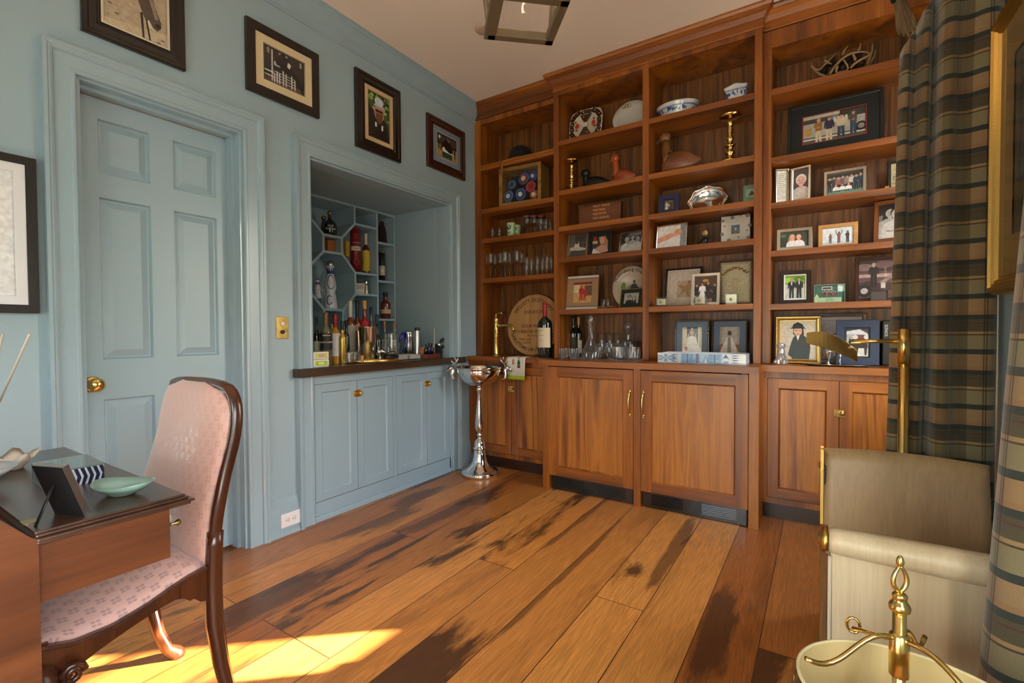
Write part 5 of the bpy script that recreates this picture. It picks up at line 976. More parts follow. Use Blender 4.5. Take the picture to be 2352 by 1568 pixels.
# candlesticks
def candlestick(label, px, py, Y, zs, pt, sc_w=1.0):
    loc = at(px, py, Y, zs); H = onY(px, pt, Y).z-zs; k = H/.30
    pr = [(.055, 0), (.055, .008), (.045, .014), (.030, .026), (.018, .036), (.015, .05), (.024, .058), (.024, .066), (.014, .074), (.012, .09), (.020, .10), (.026, .106), (.018, .112), (.012, .12), (.014, .14), (.019, .15), (.014, .16), (.011, .18), (.016, .20), (.011, .215), (.013, .235), (.019, .245), (.014, .255), (.016, .268), (.045, .278), (.052, .288), (.052, .293), (.030, .296), (.0001, .29)]
    t = thing('candlestick', label, 'candlestick', loc, group='turned brass candlesticks')
    MB().lathe([(r*sc_w, z*k) for r, z in pr if z < .262], (0,0,0), 24).build('column', M_BRASS, t); MB().lathe([(r*sc_w, z*k) for r, z in pr if z > .26], (0,0,0), 24).build('drip_pan', M_BRASS, t); return t
candlestick('shorter turned brass candlestick beside the black duck decoy', 1313, 400, .34, c2, 368, 1.15)
candlestick('taller turned brass candlestick beside the large brown duck decoy', 1677, 320, .33, c2, 263, 1.25)
# duck decoys
def duck(label, px0, px1, Y, zs, body, headc, bill, hpos, scale_h=1.0, dark=False, rz=0, hb=None, zs_=1.6, nk=1.15):
    a, b = onY(px0, 400, Y), onY(px1, 400, Y); L = b.x-a.x; t = thing('duck_decoy', label, 'duck decoy', ((a.x+b.x)/2, Y, zs), rz, group='wooden duck decoys'); s = L
    m = MB(); N_ = 16; prof = [(-.42, .12, .08), (-.36, .155, .13), (-.22, .20, .17), (-.02, .20, .185), (.18, .185, .165), (.34, .17, .10), (.44, .18, .045), (.50, .19, .012)]
    vs = []; sg = 18
    for x, zc_, r in prof:
        for i in range(sg): a_ = 2*pi*i/sg; vs.append((x*s, r*s*.85*cos(a_), max(0, (zc_+r*.98*sin(a_))*s*.9)))
    fs = [(j*sg+i, j*sg+(i+1) % sg, (j+1)*sg+(i+1) % sg, (j+1)*sg+i) for j in range(len(prof)-1) for i in range(sg)]+[tuple(range(sg))[::-1], tuple((len(prof)-1)*sg+i for i in range(sg))]
    m.add(vs, fs, 0, True); m.build('body', body, t, sub=1)
    h = hb or .50
    m = MB(); m.tube([(-.27*s, 0, .26*s), (-.30*s, 0, .34*s*h*2), (-.32*s, 0, (.20+h*.62)*s), (-.335*s, 0, (.26+h*.62)*s)], [.125*s*nk, .095*s*nk, .09*s*nk, .07*s*nk], 14); m.ball((-.345*s, 0, (.30+h*.62)*s), .115*s*nk, 16, sc=(1.15, .75, .60)); m.build('head', headc, t)
    m = MB(); zc_ = (.285+h*.62)*s; m.tube([(-.40*s, 0, zc_), (-.46*s, 0, zc_-.01*s), (-.54*s, 0, zc_-.035*s), (-.58*s, 0, zc_-.038*s)], [.060*s, .046*s, .036*s, .014*s], 10, flat=.45); m.build('bill', bill, t)
    for sd in (-1, 1): MB().ball((-.385*s, sd*.080*s, zc_+.03*s), .012*s, 8).build('eye', M_BLKG, t)
    t.scale = (1, 1, zs_); return t
duck('large brown and grey carved duck decoy with a curved neck', 1512, 1612, .37, c2, wood('duck_brown', ['5c2c14', '8c4c24', '8a6844', '6a5440'], 'x', coat=.3), wood('duck_head', ['6a4420', '946434', 'ac7c44'], 'x'), mat('5a5244', .3, name='dark_bill'), 0, hb=.42, zs_=1.65)
duck('reddish plain wooden duck decoy in the left centre bay', 1404, 1462, .38, c2, wood('duck_red', ['8a3414', 'ac4c1c', 'b85c24'], 'x', coat=.3), wood('duck_red_head', ['a84c18', 'c46420'], 'x'), mat('d06420', .4, name='orange_bill'), rad(0), hb=.50, zs_=1.75, nk=1.4)
duck('black duck decoy with dark green head between candlestick and red duck', 1334, 1402, .44, c2, mat('0c0c0c', .5, name='black_carving', bump=.6, bscale=120), mat('0c1a12', .4, name='dark_green_head'), mat('4c5430', .4, name='olive_bill'), 0, hb=.22, zs_=1.5)
# wooden block sign
a, b = onY(1331, 480, .34), onY(1424, 470, .34); w_ = b.x-a.x; hh = (onY(1333, 471, .34).z+onY(1422, 457, .34).z)/2-c3-.004
t = thing('wooden_sign', 'dark wooden block sign with four lines of burnt lettering', 'sign', ((a.x+b.x)/2, .34, c3), rad(3), rad(-5)); MB().box(-w_/2, 0, .004, w_/2, .055, hh).build('block', wood('sign_wood', ['4a2410', '6e3c1a', '84481f'], 'x', fine=.3), t, bevel=.002)
for i, s in enumerate(('TROY WADE.', 'THE MAN.', 'THE MYTH.', 'THE LEGEND.')): text(s, .026, mat('e0a060', .6, name='burnt_letters'), t, (-.055, -.0008, hh*(.88-.19*i)), align='LEFT', sx=.85)
# big plate on S5, small glasses, oyster shells
a = onY(1405, 655, .46); b = onY(1492, 655, .46); w_ = b.x-a.x; t = thing('souvenir_plate', 'large pale round plate lettered around its rim with a horse rider picture', 'plate', ((a.x+b.x)/2, .46, c5+.004), 0, rad(-8)); hh = onY(1448, 611, .49).z-c5
plate_disc(t, w_/2, hh/2, hh/2, 0, .012).build('dish', mat('b8a894', .3, name='cream_china', coat=.4), t, solid=.004)
W2_ = w_/hh; picmesh([E_l(W2_*.52, .42, .17, .15, '8c8478'), E_l(W2_*.28, .50, .06, .14, '6c8c3c'), P_('2c2a38', (W2_*.42, .34), (W2_*.5, .58), (W2_*.60, .60), (W2_*.70, .46), (W2_*.72, .32)), E_l(W2_*.56, .64, .03, .035, '4a3424')], w_, hh, .010, -w_/2, 0).build('decoration', PRINT, t)
for i, chh in enumerate('Middleburg Classic'):
    a_ = rad(-68+136*(i+.5)/18)
    if chh != ' ': tx = text(chh, .036, INK, t, (hh*.415*sin(a_), -.0095, hh/2+hh*.415*cos(a_))); tx.rotation_euler = (Matrix.Rotation(a_, 3, 'Y') @ Matrix.Rotation(rad(90), 3, 'X')).to_euler()
glass_put('shot', tumbler(.075, .019, .023, .010), 'shot_glass', 'small clear glass behind the oyster shells', 'glass', 'shot glasses on the plate shelf', [(1387, 690, .37), (1397, 690, .42)], c5)
for i, (px, lab) in enumerate(((1383, 'rough oyster shell, left of the pair by the shot glasses'), (1402, 'rough oyster shell, right of the pair by the shot glasses'))):
    m = MB(); m.grid(lambda u, v: ((.006+.034*v)*cos(u*2*pi)*(1+.2*sin(u*11)), (.006+.026*v)*sin(u*2*pi), .004+.010*v+.003*sin(u*19)*v), 24, 4); o = m.build('oyster_shell', mat('8c7458', .5, name='shell', bump=.6, bscale=150), solid=.003); o.location = at(px, 703, .33, c5); tag(o, lab, 'shell', 'oyster shells')
# ---- crystal on the counter, second bay
bottle('dark green wine bottle with gold-lettered label behind the crystal, left one', at(1317, 760, .47, ct), onY(1317, 728, .47).z-ct, .040, GBK, '14281c', .32, '2a2418', (.14, .50), .60, 'wine_bottle', group=None, capz=.80)
bottle('slimmer dark bottle with gold capsule behind the crystal', at(1329, 760, .50, ct), onY(1329, 728, .50).z-ct, .034, GBK, 'b08838', .32, 'c8c0ac', (.10, .42), .60, 'wine_bottle', group=None, capz=.80)
def crystal(label, px, Y, prof, name, cat, group=None, stop=None, H=None, sc=1.0, nn=12, z0=.05, z1=.5):
    t = thing(name, label, cat, at(px, 800, Y, ct), random.random()*.5, group=group)
    cutglass([(r*sc, z*sc) for r, z in prof], 32, .12, z0, z1, nn).build('glass_body', M_CRYS, t)
    if stop: MB().lathe([(r*sc, z*sc) for r, z in stop], (0,0,0), 16).build('stopper', M_CRYS, t)
    return t
crystal('cut crystal ship decanter with long neck and teardrop stopper', 1357, .28, [(.070, 0), (.076, .012), (.072, .05), (.045, .10), (.022, .15), (.017, .19), (.020, .225), (.030, .232), (.026, .236), (.014, .225), (.013, .19), (.018, .15), (.04, .10), (.066, .05), (.068, .02), (.0001, .015)], 'crystal_decanter', 'decanter', stop=[(.010, .20), (.012, .238), (.012, .245), (.022, .265), (.026, .285), (.020, .315), (.0001, .335)], z1=.45)
crystal('round cut crystal decanter with ball stopper', 1443, .42, [(.050, 0), (.058, .01), (.060, .10), (.052, .125), (.022, .14), (.020, .175), (.034, .18), (.030, .184), (.016, .175), (.017, .14), (.045, .12), (.052, .10), (.050, .02), (.0001, .015)], 'crystal_decanter', 'decanter', stop=[(.012, .16), (.012, .19), (.020, .196), (.034, .215), (.038, .235), (.030, .26), (.0001, .272)], z1=.6)
cgp = [(.030, 0), (.034, .006), (.040, .035), (.041, .075), (.040, .080), (.037, .075), (.034, .02), (.0001, .016)]
for px, Y, lab in ((1295, .23, 'cut crystal tumbler at the left front of the counter glasses'), (1319, .23, 'cut crystal tumbler, second from the left on the counter')): crystal(lab, px, Y, cgp, 'crystal_tumbler', 'glass', None, sc=.95)
for px, Y, lab in ((1422, .26, 'square-set cut crystal tumbler, left one on the glass tray'), (1456, .26, 'square-set cut crystal tumbler, right one on the glass tray')): o = crystal(lab, px, Y, [(.042, .012), (.044, .016), (.045, .09), (.043, .092), (.040, .088), (.039, .03), (.0001, .026)], 'crystal_tumbler', 'glass')
t = thing('glass_tray', 'low ribbed crystal tray under the two right tumblers', 'tray', at(1440, 828, .26, ct)); cutglass([(.10, 0), (.118, .004), (.132, .012), (.128, .012), (.112, .007), (.0001, .006)], 32, .05, .2, 1.1, 24).build('dish', M_CRYS, t)
GL.clear()
glass_put('tallcut', tumbler(.115, .030, .036, .014), 'highball_glass', 'straight highball glass right of the ship decanter', 'glass', 'straight highballs beside the decanter', [(1378, 800, .30), (1399, 800, .29), (1409, 800, .36), (1390, 800, .37)], ct)
glass_put('rim', tumbler(.19, .034, .036, .02), 'tall_glass', 'very tall clear glass in the counter back row', 'glass', 'very tall back row glasses', [(1382, 760, .48), (1401, 760, .48), (1420, 760, .50)], ct)
glass_put('coupe', [(.034, 0), (.034, .002), (.005, .006), (.004, .08), (.030, .10), (.058, .128), (.056, .128), (.028, .103), (.0001, .086)], 'martini_glass', 'wide stemmed martini glass behind the round decanter', 'glass', 'martini glasses', [(1417, 780, .52), (1464, 780, .52), (1440, 780, .54)], ct)
# ================= bay 3 =================
BW = mat('d4d4d4', .2, name='white_porcelain', coat=.6)
def blueband(ops_seed, W_, H_, n=18):
    random.seed(ops_seed); o = []
    for i in range(n):
        x = W_*(i+.5)/n; c = random.choice(['1c3878', '2c4c94', '3c64a8']); o += [E_l(x, H_*random.uniform(.35, .65), W_/n*.5, H_*.18, c), E_l(x+W_/n*.3, H_*random.uniform(.2, .8), W_/n*.22, H_*.1, c)]
    return o
def bluebowl(label, px0, px1, pyt, Y, zs, square=False, sy=.72):
    a, b = onY(px0, 240, Y), onY(px1, 240, Y); rx_ = (b.x-a.x)/2; H = onY((px0+px1)/2, pyt, Y-rx_*sy).z-zs; t = thing('blue_white_bowl', label, 'bowl', ((a.x+b.x)/2, Y, zs)); n = 40
    shp = (lambda a_: 1/max(abs(cos(a_))**5+abs(sin(a_))**5, .01)**.2*(1+.03*cos(a_*8))) if square else (lambda a_: 1)
    if square: rx_ *= .80
    prof = [(.62, 0), (.66, .06), (.78, .35), (.92, .80), (1.0, .93), (1.02, 1.0), (.95, .97), (.86, .80), (.70, .30), (.0, .14)]
    m = MB(); vs = []; fs = []
    for k, z in prof[:-1]:
        for i in range(n): a_ = 2*pi*i/n; s_ = shp(a_); zz = z*H*(1+(.06*cos(4*a_) if square and z > .9 else 0)); vs.append((rx_*k*s_*cos(a_), rx_*sy*k*s_*sin(a_), zz))
    for j in range(len(prof)-2):
        for i in range(n): fs.append((j*n+i, j*n+(i+1) % n, (j+1)*n+(i+1) % n, (j+1)*n+i))
    fs.append(tuple(range(n))[::-1]); fs.append(tuple((len(prof)-2)*n+i for i in range(n))); m.add(vs, fs, 0, True); m.build('body', BW, t)
    m = MB(); random.seed(px0)
    def pt(a_, f): 
        k = .66+(.92-.66)*f+.012; s_ = shp(a_); return (rx_*k*s_*cos(a_), rx_*sy*k*s_*sin(a_), H*(.06+.74*f))
    for i in range(110):
        a_ = -pi*1.1+pi*1.2*random.random(); f = random.uniform(.10, .8); da = random.uniform(.03, .09); df = random.uniform(.08, .24); c = lin(random.choice(['16306c', '24468c', '3c64a8']))
        m.add([pt(a_-da, f), pt(a_, max(0, f-df)), pt(a_+da, f), pt(a_+da*.5, min(1, f+df)), pt(a_-da*.5, min(1, f+df))], [(0, 1, 2, 3, 4)], 0, False, c)
    for i in range(60): a_ = -pi*1.05+pi*1.1*i/60; m.add([pt(a_, .86), pt(a_+.04, .86), pt(a_+.04, .98), pt(a_, .98)], [(0, 1, 2, 3)], 0, False, lin('2c4c94' if i % 2 else '4468a4'))
    m.build('painted_pattern', PRINT, t); return t
bluebowl('oval blue and white porcelain bowl with a pale rim, left on the top centre shelf', 1509, 1605, 228, .40, C_T[0])
bluebowl('square scalloped blue and white bowl at the right end of the top centre shelf', 1657, 1727, 190, .38, C_T[0], True)
duck_t = None
# silver scalloped tray leaning
a, b = onY(1580, 460, .42), onY(1669, 452, .42); w_ = b.x-a.x; hh = onY(1624, 434, .44).z-c3; t = thing('silver_tray', 'scalloped engraved silver tray leaning on its edge', 'tray', ((a.x+b.x)/2, .42, c3+.004), 0, rad(-12))
plate_disc(t, w_/2, hh*.62, hh*.5, 0, .01, shape=lambda a_: 1+.05*cos(a_*8)).build('plate', M_SILV, t, solid=.003)
m = MB(); m.tube([(w_/2*(1+.05*cos(q*8))*cos(q)*.98, -.006, hh*.5+hh*.61*(1+.05*cos(q*8))*sin(q)*.98) for q in [2*pi*i/64 for i in range(65)]], [.006+.003*(i % 2) for i in range(65)], 8); m.v = [Vector((v.x, v.y, max(0, v.z))) for v in m.v]; m.build('rim', M_SILV, t)
MB().lathe([(.03, -.0), (.001, .0005)], (0, .009, hh*.5), 4).build('engraving', M_PEWT, t)

a, b = onY(1704, 445, .30), onY(1732, 445, .30); t = thing('green_card', 'pale green printed card at the right end of the silver tray shelf', 'card', (a.x+.045, .36, c3), rad(2), rad(-6)); hh = onY(1715, 426, .38).z-c3
MB().box(-.045, 0, 0, .045, .004, hh).build('card', mat('5c7c64', .5, name='green_card'), t); picmesh([R_(0, 0, 1, 1, '5c8470'), R_(.1, .4, .9, .8, '8ca48c'), P_('2c3430', (.2, .45), (.35, .7), (.5, .6), (.7, .72), (.8, .5))], .086, hh-.004, -.0004, -.043, .002).build('picture', PRINT, t)
# small sitting figurine
t = thing('figurine', 'small dark seated figure with a light head, between the arm photo and the dotted frame', 'figurine', at(1614, 550, .38, c4)); bk = mat('0f0e10', .35, name='black_figure')
MB().tube([(-.045, .0, .008), (-.02, 0, .018), (.01, 0, .03), (.018, 0, .06)], [.010, .016, .024, .018], 12).build('torso', bk, t); MB().ball((.008, -.004, .085), .017, 14, sc=(.9, 1, 1.1)).build('head', mat('8c6c4c', .5, name='tan_face'), t)
m = MB(); m.ball((.014, .002, .088), .020, 14, sc=(.9, .9, 1.05)); m.build('hair', mat('c8a468', .5, name='blond_hair'), t); MB().tube([(.01, -.012, .05), (.05, -.016, .055), (.075, -.02, .07)], [.006, .005, .002], 8).build('wing', bk, t)
# votives
for px, Y, lab in ((1520, .285, 'square glass votive candle at the left end of the shelf'), (1609, .285, 'square glass votive candle in front of the wedding photo'), (1681, .285, 'square glass votive candle in front of the certificate')):
    t = thing('votive_candle', lab, 'candle', at(px, 692, Y, c5), rad(random.uniform(-4, 4))); g = MB(); s_ = .031; hz = .062
    g.box(-s_, -s_, 0, s_, s_, .008); 
    for sgn in (-1, 1): g.box(-s_, sgn*s_-.0015, .008, s_, sgn*s_+.0015, hz); g.box(sgn*s_-.0015, -s_, .008, sgn*s_+.0015, s_, hz)
    g.build('holder', M_GLASS, t); MB().box(-s_*.88, -s_*.88, .009, s_*.88, s_*.88, hz*.82).build('wax', mat('d4ccb4', .5, name='candle_wax'), t, bevel=.003)
    MB().lathe([(.009, 0), (.006, .003), (.0001, .004)], (0, -s_-.002, hz*.5), 12, 0, True, 'y').build('emblem', M_BRASS, t)
# blue and white tray on the counter
a, b = onY(1509, 822, .12), onY(1713, 822, .12); w_ = b.x-a.x; zt_ = onY(1600, 810, .14).z; t = thing('patterned_tray', 'long white lacquer tray painted with blue folk motifs on the counter', 'tray', ((a.x+b.x)/2, .13, ct), rad(-1)); hh = .062; dd = .22; th = .010; m = MB()
m.box(-w_/2, 0, 0, w_/2, th, hh); m.box(-w_/2, dd-th, 0, w_/2, dd, hh); m.box(-w_/2, th, 0, -w_/2+th, dd-th, hh); m.box(w_/2-th, th, 0, w_/2, dd-th, hh); m.box(-w_/2+th, th, 0, w_/2-th, dd-th, .006)
m.build('tray_body', mat('d4d8dc', .2, name='white_lacquer', coat=.6), t, bevel=.001)
a_ = w_/hh; B1, B2, B3 = '1c4c84', '6c9cc4', 'a4c8e0'; ops = []
for cx_ in (.10,):
    for i in range(8): q = pi*i/4; ops.append(P_(B2, (a_*cx_, .5), (a_*cx_+.9*cos(q-.25), .5+.3*sin(q-.25)), (a_*cx_+1.25*cos(q), .5+.42*sin(q)), (a_*cx_+.9*cos(q+.25), .5+.3*sin(q+.25))))
for cx_ in (.22, .90):
    for k in range(4): ops.append(P_(B1, (a_*cx_-.5, .90-k*.22), (a_*cx_+.45, .84-k*.22), (a_*cx_-.5, .74-k*.22), (a_*cx_-.2, .82-k*.22)))
for x0, x1 in ((.28, .33), (.40, .44), (.51, .56), (.60, .64), (.72, .75)): ops.append(R_(a_*x0, .02, a_*x1, .98, B3))
for cx_ in (.36, .67):
    for k in range(6): ops += [E_l(a_*cx_-.35, .12+.15*k, .28, .07, B2), E_l(a_*cx_+.35, .12+.15*k, .28, .07, B2), E_l(a_*cx_, .12+.15*k, .1, .06, B1)]
for k in range(8): ops += [P_(B1, (a_*.475-.3, .08+.115*k), (a_*.475+.3, .08+.115*k), (a_*.475, .18+.115*k))]
ops += [P_(B2, (a_*.54, .1), (a_*.57, .9), (a_*.60, .1)), P_('d4dce4', (a_*.55, .1), (a_*.57, .65), (a_*.59, .1)), P_(B1, (a_*.74, .35), (a_*.79, .95), (a_*.84, .35), (a_*.81, .6), (a_*.77, .6)), R_(a_*.76, .05, a_*.82, .3, B2), E_l(a_*.42, .25, .3, .2, B2)]
picmesh(ops, w_, hh, -.0003, -w_/2, 0).build('painted_pattern', PRINT, t)
p = onY(1697, 806, .24); o = MB().tube([(cos(q)*.028, sin(q)*.020, .010+.004*sin(3*q)) for q in [2*pi*i/24 for i in range(25)]], .007, 8).build('shell_ring', mat('b8b0a4', .4, name='grey_shell')); o.location = (p.x, .24, ct+.0085); tag(o, 'small grey shell ring lying in the blue and white tray', 'ornament')
# ================= bay 4 =================
p = onY(1935, 140, .42); t = thing('antler_bowl', 'openwork bowl of deer antlers filled with pinecones on the top right shelf', 'antler ornament', (p.x, .42, R_T[0])); ANT = mat('8c6c48', .5, name='antler', bump=.4, bscale=90); k = 1/440
def az(px, py, y=0): q = onY(px, py, .42+y); return (q.x-p.x, y, max(.006, q.z-R_T[0]))
ants = [([(1905, 178), (1882, 172), (1870, 160), (1862, 148), (1866, 138)], -.03), ([(1862, 148), (1868, 158), (1882, 163), (1892, 150), (1905, 138), (1922, 120)], -.04), ([(1905, 172), (1912, 160), (1928, 140), (1945, 126), (1966, 119), (1990, 118), (2000, 124)], -.07), ([(1935, 128), (1938, 116), (1950, 103)], -.07), ([(1970, 118), (1976, 110), (1976, 98)], -.07), ([(1990, 150), (1998, 132), (2004, 115), (2005, 98)], -.02), ([(1985, 158), (2003, 140), (2010, 125), (2011, 111)], .02), ([(1920, 168), (1940, 165), (1952, 158), (1942, 143), (1934, 133)], -.09), ([(1952, 158), (1962, 146), (1978, 136), (1995, 128), (2002, 122)], -.09), ([(1965, 140), (1962, 128), (1956, 120)], -.10), ([(1892, 137), (1900, 143), (1912, 148)], -.06), ([(1975, 150), (1985, 140), (1992, 132)], .0), ([(1905, 176), (1930, 174), (1960, 163), (1990, 152), (2002, 140)], .03), ([(1925, 148), (1918, 165), (1926, 172), (1940, 170)], -.08)]
for pts_, y in ants:
    P3 = [az(a, b, y+.012*sin(i*1.3)) for i, (a, b) in enumerate(pts_)]; n = len(P3); MB().tube(P3, [.0105*(1-.72*i/(n-1)) for i in range(n)], 8).build('antler', ANT, t, sub=1)
PC = mat('2c1a10', .7, name='pinecone_scales', bump=1, bscale=80)
for i, (a, b, y) in enumerate(((1893, 162, 0), (1907, 143, .0), (1918, 165, -.03), (1946, 135, -.02), (1938, 158, -.04), (1970, 132, 0), (1975, 148, -.01), (1925, 150, .03), (1960, 155, .03))):
    q = onY(a, b, .42+y); t2 = thing('pinecone', 'brown pinecone in the antler bowl, '+['leftmost', 'second from left', 'lower one at the left crossing', 'top middle', 'lower middle', 'upper right', 'rightmost lower', 'back left of middle', 'back right of middle'][i], 'pinecone', (q.x, .42+y, q.z), group='pinecones in the antler bowl', rx=rad(70+i*9), rz=rad(i*40)); m = MB(); m.ball((0, 0, 0), .024, 12, sc=(.8, .8, 1.25))
    for r_ in range(7):
        for s_ in range(9):
            aa = 2*pi*s_/9+r_*.35; zz = -.026+.0085*r_; rr = .021*math.sqrt(max(.1, 1-(zz/.034)**2)); m.add([(rr*cos(aa-.28), rr*sin(aa-.28), zz), (rr*1.45*cos(aa), rr*1.45*sin(aa), zz+.009), (rr*cos(aa+.28), rr*sin(aa+.28), zz), (rr*cos(aa), rr*sin(aa), zz+.005)], [(0, 1, 2, 3)])
    m.build('cone', PC, t2)
# crystal dog, pewter cup, small statuette, oval tray, black box
t = thing('crystal_dog', 'small crystal sitting dog figurine in front of the rider portrait', 'figurine', at(1794, 815, .24, ct)); m = MB()
m.ball((0, .01, .035), .034, 14, sc=(.85, .9, 1.0)); m.ball((0, -.004, .075), .026, 14, sc=(.8, .85, 1.2)); m.ball((0, -.012, .112), .022, 14, sc=(1, 1.0, .85)); m.ball((0, -.032, .108), .011, 10)
for s_ in (-1, 1): m.ball((s_*.020, -.008, .110), .010, 10, sc=(.5, .8, 1.4)); m.tube([(s_*.012, -.022, .07), (s_*.014, -.026, .03), (s_*.014, -.034, .006)], [.009, .008, .010], 8); m.ball((s_*.026, .0, .018), .016, 10)
m.sm = [False]*len(m.sm); m.build('body', M_CRYS, t)
p = onY(1921, 838, .27); t = thing('oval_tray', 'long dark pewter tray with a beaded rim holding cup and statuette', 'tray', (p.x, .27, ct)); MB().lathe([(.13, 0), (.150, .006), (.160, .008), (.158, .010), (.145, .008), (.0001, .004)], (0,0,0), 36, sy=.40).build('dish', mat((.25, .23, .21), .3, 1, name='dark_pewter'), t)
lathe_thing('pewter_cup', 'small footed pewter cup on the dark tray', 'cup', (onY(1902, 830, .27).x, .27, ct+.005), [('cup', [(.020, 0), (.020, .003), (.008, .008), (.006, .02), (.010, .028), (.020, .040), (.023, .075), (.025, .080), (.023, .079), (.019, .042), (.0001, .034)], M_PEWT)])
t = thing('statuette', 'small pewter bird statuette on a stem, right of the pewter cup', 'statuette', (onY(1929, 830, .27).x, .27, ct+.005)); MB().tube([(0, 0, 0), (0, 0, .03), (.002, 0, .05)], [.012, .004, .004], 10).build('stem', M_PEWT, t); MB().ball((0, 0, .075), .018, 12, sc=(1.3, .8, .9)).build('head', M_PEWT, t); MB().tube([(0, 0, .062), (.002, -.006, .048), (.0, -.008, .036)], [.010, .006, .002], 8).build('beak', M_PEWT, t)
a = onY(2026, 760, .44); t = thing('speaker', 'plain black box speaker standing beside the curtain', 'speaker', (a.x+.09, .44, ct)); hh = onY(2040, 736, .44).z-ct; MB().box(-.09, 0, 0, .09, .12, hh).build('body', mat('0c0c0e', .5, name='black_plastic'), t, bevel=.006); tx = text('SONOS', .020, M_WHITE, t, (-.072, -.0006, hh*.78), (rad(90), rad(90), 0))
a = onY(2037, 425, .36); o = MB().box(-.009, -.009, 0, .009, .009, .018).build('yellow_block', mat('b07c1c', .4, name='amber_block'), bevel=.001); o.location = (a.x, .36, R_T[2]); tag(o, 'tiny amber block on the shelf in front of the botanical print', 'block')

# ================= bar niche contents =================
BT = .9145
def nb(px, pyt, X, pw, **k):
    """niche bottle: centre pixel, top pixel, real depth plane x=X, pixel width"""
    q = onX(px, pyt, X); return (q.x, q.y, k.get('z', BT)), q.z-k.get('z', BT), pw*depth(q)/FPX/2*.86
def nbot(label, px, pyt, X, pw, glass, z=BT, **k):
    loc, h, r = nb(px, pyt, X, pw, z=z); return bottle(label, loc, h, r, glass, facing=rad(60), **k)
GCL = glassmat('clear_bottle_glass', (.92, .95, .92)); GYEL = mat('b07c14', .08, name='gold_spirit', coat=1); GWK = mat('5c2408', .08, name='brown_spirit', coat=1); GDK = GBK; GRED = mat('8c1018', .1, name='red_wax_bottle', coat=1)
nbot('dark wine bottle with pale label at the left end, behind the stacked tubs', 727, 728, -.14, 17, GDK, cap='303438', lab='b8b4a0', labz=(.2, .5))
nbot('olive whiskey bottle with a big black lettered label, front left of the bar', 748, 718, -.07, 31, mat('5c5a40', .08, name='olive_glass', coat=1), cap='6a4c28', lab='161616', labz=(.30, .62), capz=.74, labtext=['JAMESON', 'BLACK BARREL'], tsize=.0125, ttone='d8c8a0', shoulder=.64)
nbot('whiskey bottle with red capsule and yellow neck band, right of the black label bottle', 769, 722, -.14, 28, GYEL, cap='8c1c28', lab='c8c4c0', labz=(.16, .62), capz=.74)
nbot('golden bottle with embossed foil body beside the red capsule bottle', 786, 738, -.10, 20, mat('b49a48', .25, .6, name='gold_foil'), cap='1c1c1e', capz=.80)
nbot('short bottle with citrus label between the front whiskey bottles', 763, 745, -.22, 14, mat('6c8c3c', .2, name='green_label_bottle', coat=1), cap='c8b038', lab='b8c860', labz=(.2, .6))
nbot('slim black-capped bottle behind the golden bottle', 795, 736, -.24, 17, GDK, cap='0c0c10', neck=.40)
nbot('tall glass bottle with copper collar at the edge of the octagon', 804, 692, -.30, 26, mat('6a3018', .08, name='reddish_spirit', coat=1), cap='c4bcb0', lab='a8a49c', labz=(.1, .6), capz=.72)
nbot('black-capped bourbon bottle in the back row, left of the red waxed bottle', 820, 690, -.34, 22, GWK, cap='101014', lab='a87c5c', labz=(.2, .6), capz=.70)
nbot('bourbon bottle dipped in red wax in the back row', 837, 691, -.30, 24, GRED, cap='c49038', lab='b01020', labz=(.30, .66), capz=.86, neck=.40)
nbot('clear round-shouldered bottle with black stopper, back row', 852, 706, -.36, 20, mat('4c5450', .08, name='grey_glass', coat=1), cap='101012', capz=.88)
nbot('black sloping-shoulder wine bottle in front of the rack post', 866, 723, -.26, 26, GDK, cap='202830', shoulder=.45, neck=.30, capz=.78)
nbot('clear bottle with orange stopper under the bourbon shelf, left one', 883, 738, -.44, 16, mat('6c746c', .1, name='pale_glass', coat=1), cap='b4783c', lab='c8c4bc', labz=(.1, .5), capz=.80)
nbot('clear bottle with copper stopper under the bourbon shelf, right one', 904, 740, -.44, 17, mat('6c746c', .1, name='pale_glass', coat=1), cap='a8603c', lab='c8c4bc', labz=(.1, .5), capz=.80)
# steel pieces
def steel(name, label, cat, px, pyt, X, pw, kind='cup', m=None):
    loc, h, r = nb(px, pyt, X, pw); r *= 1.1; t = thing(name, label, cat, loc)
    pr = [(r*.72, 0), (r*.76, .003), (r, h-.004), (r*1.03, h-.002), (r*1.0, h), (r*.96, h-.003), (r*.72, .01), (.0001, .008)]
    if kind == 'bucket': pr = [(r*.85, 0), (r*.9, .004), (r*.97, h*.5), (r*.99, h*.8), (r*1.03, h*.82), (r*1.0, h*.85), (r*1.04, h*.95), (r*1.08, h), (r*1.0, h), (r*.95, h*.8), (r*.85, .01), (.0001, .008)]
    MB().lathe(pr, (0,0,0), 28).build('cup', m or M_SILV, t); return t, h, r
steel('cocktail_shaker', 'large bright steel shaker tin on the gold tray', 'shaker', 844, 752, -.12, 44)
steel('mixing_cup', 'narrower steel mixing tin just left of the shaker tin', 'shaker', 824, 762, -.16, 16)
steel('ice_bucket', 'banded silver ice bucket behind the blue-handled pitcher', 'ice bucket', 938, 762, -.22, 26, 'bucket')
loc, h, r = nb(958, 752, -.14, 15); t = thing('steel_cylinder', 'tall brushed steel cylinder with black cap on the bar', 'wine preserver', loc); MB().lathe([(r, 0), (r*.95, .01), (r*.88, h*.9), (r*.88, h*.92)], (0,0,0), 24).build('body', mat((.72, .72, .74), .35, 1, name='brushed_steel'), t); MB().lathe([(r*.95, h*.9), (r*1.02, h*.92), (r*1.02, h*.97), (r*.8, h), (.0001, h)], (0,0,0), 24).build('cap', M_BLK, t)
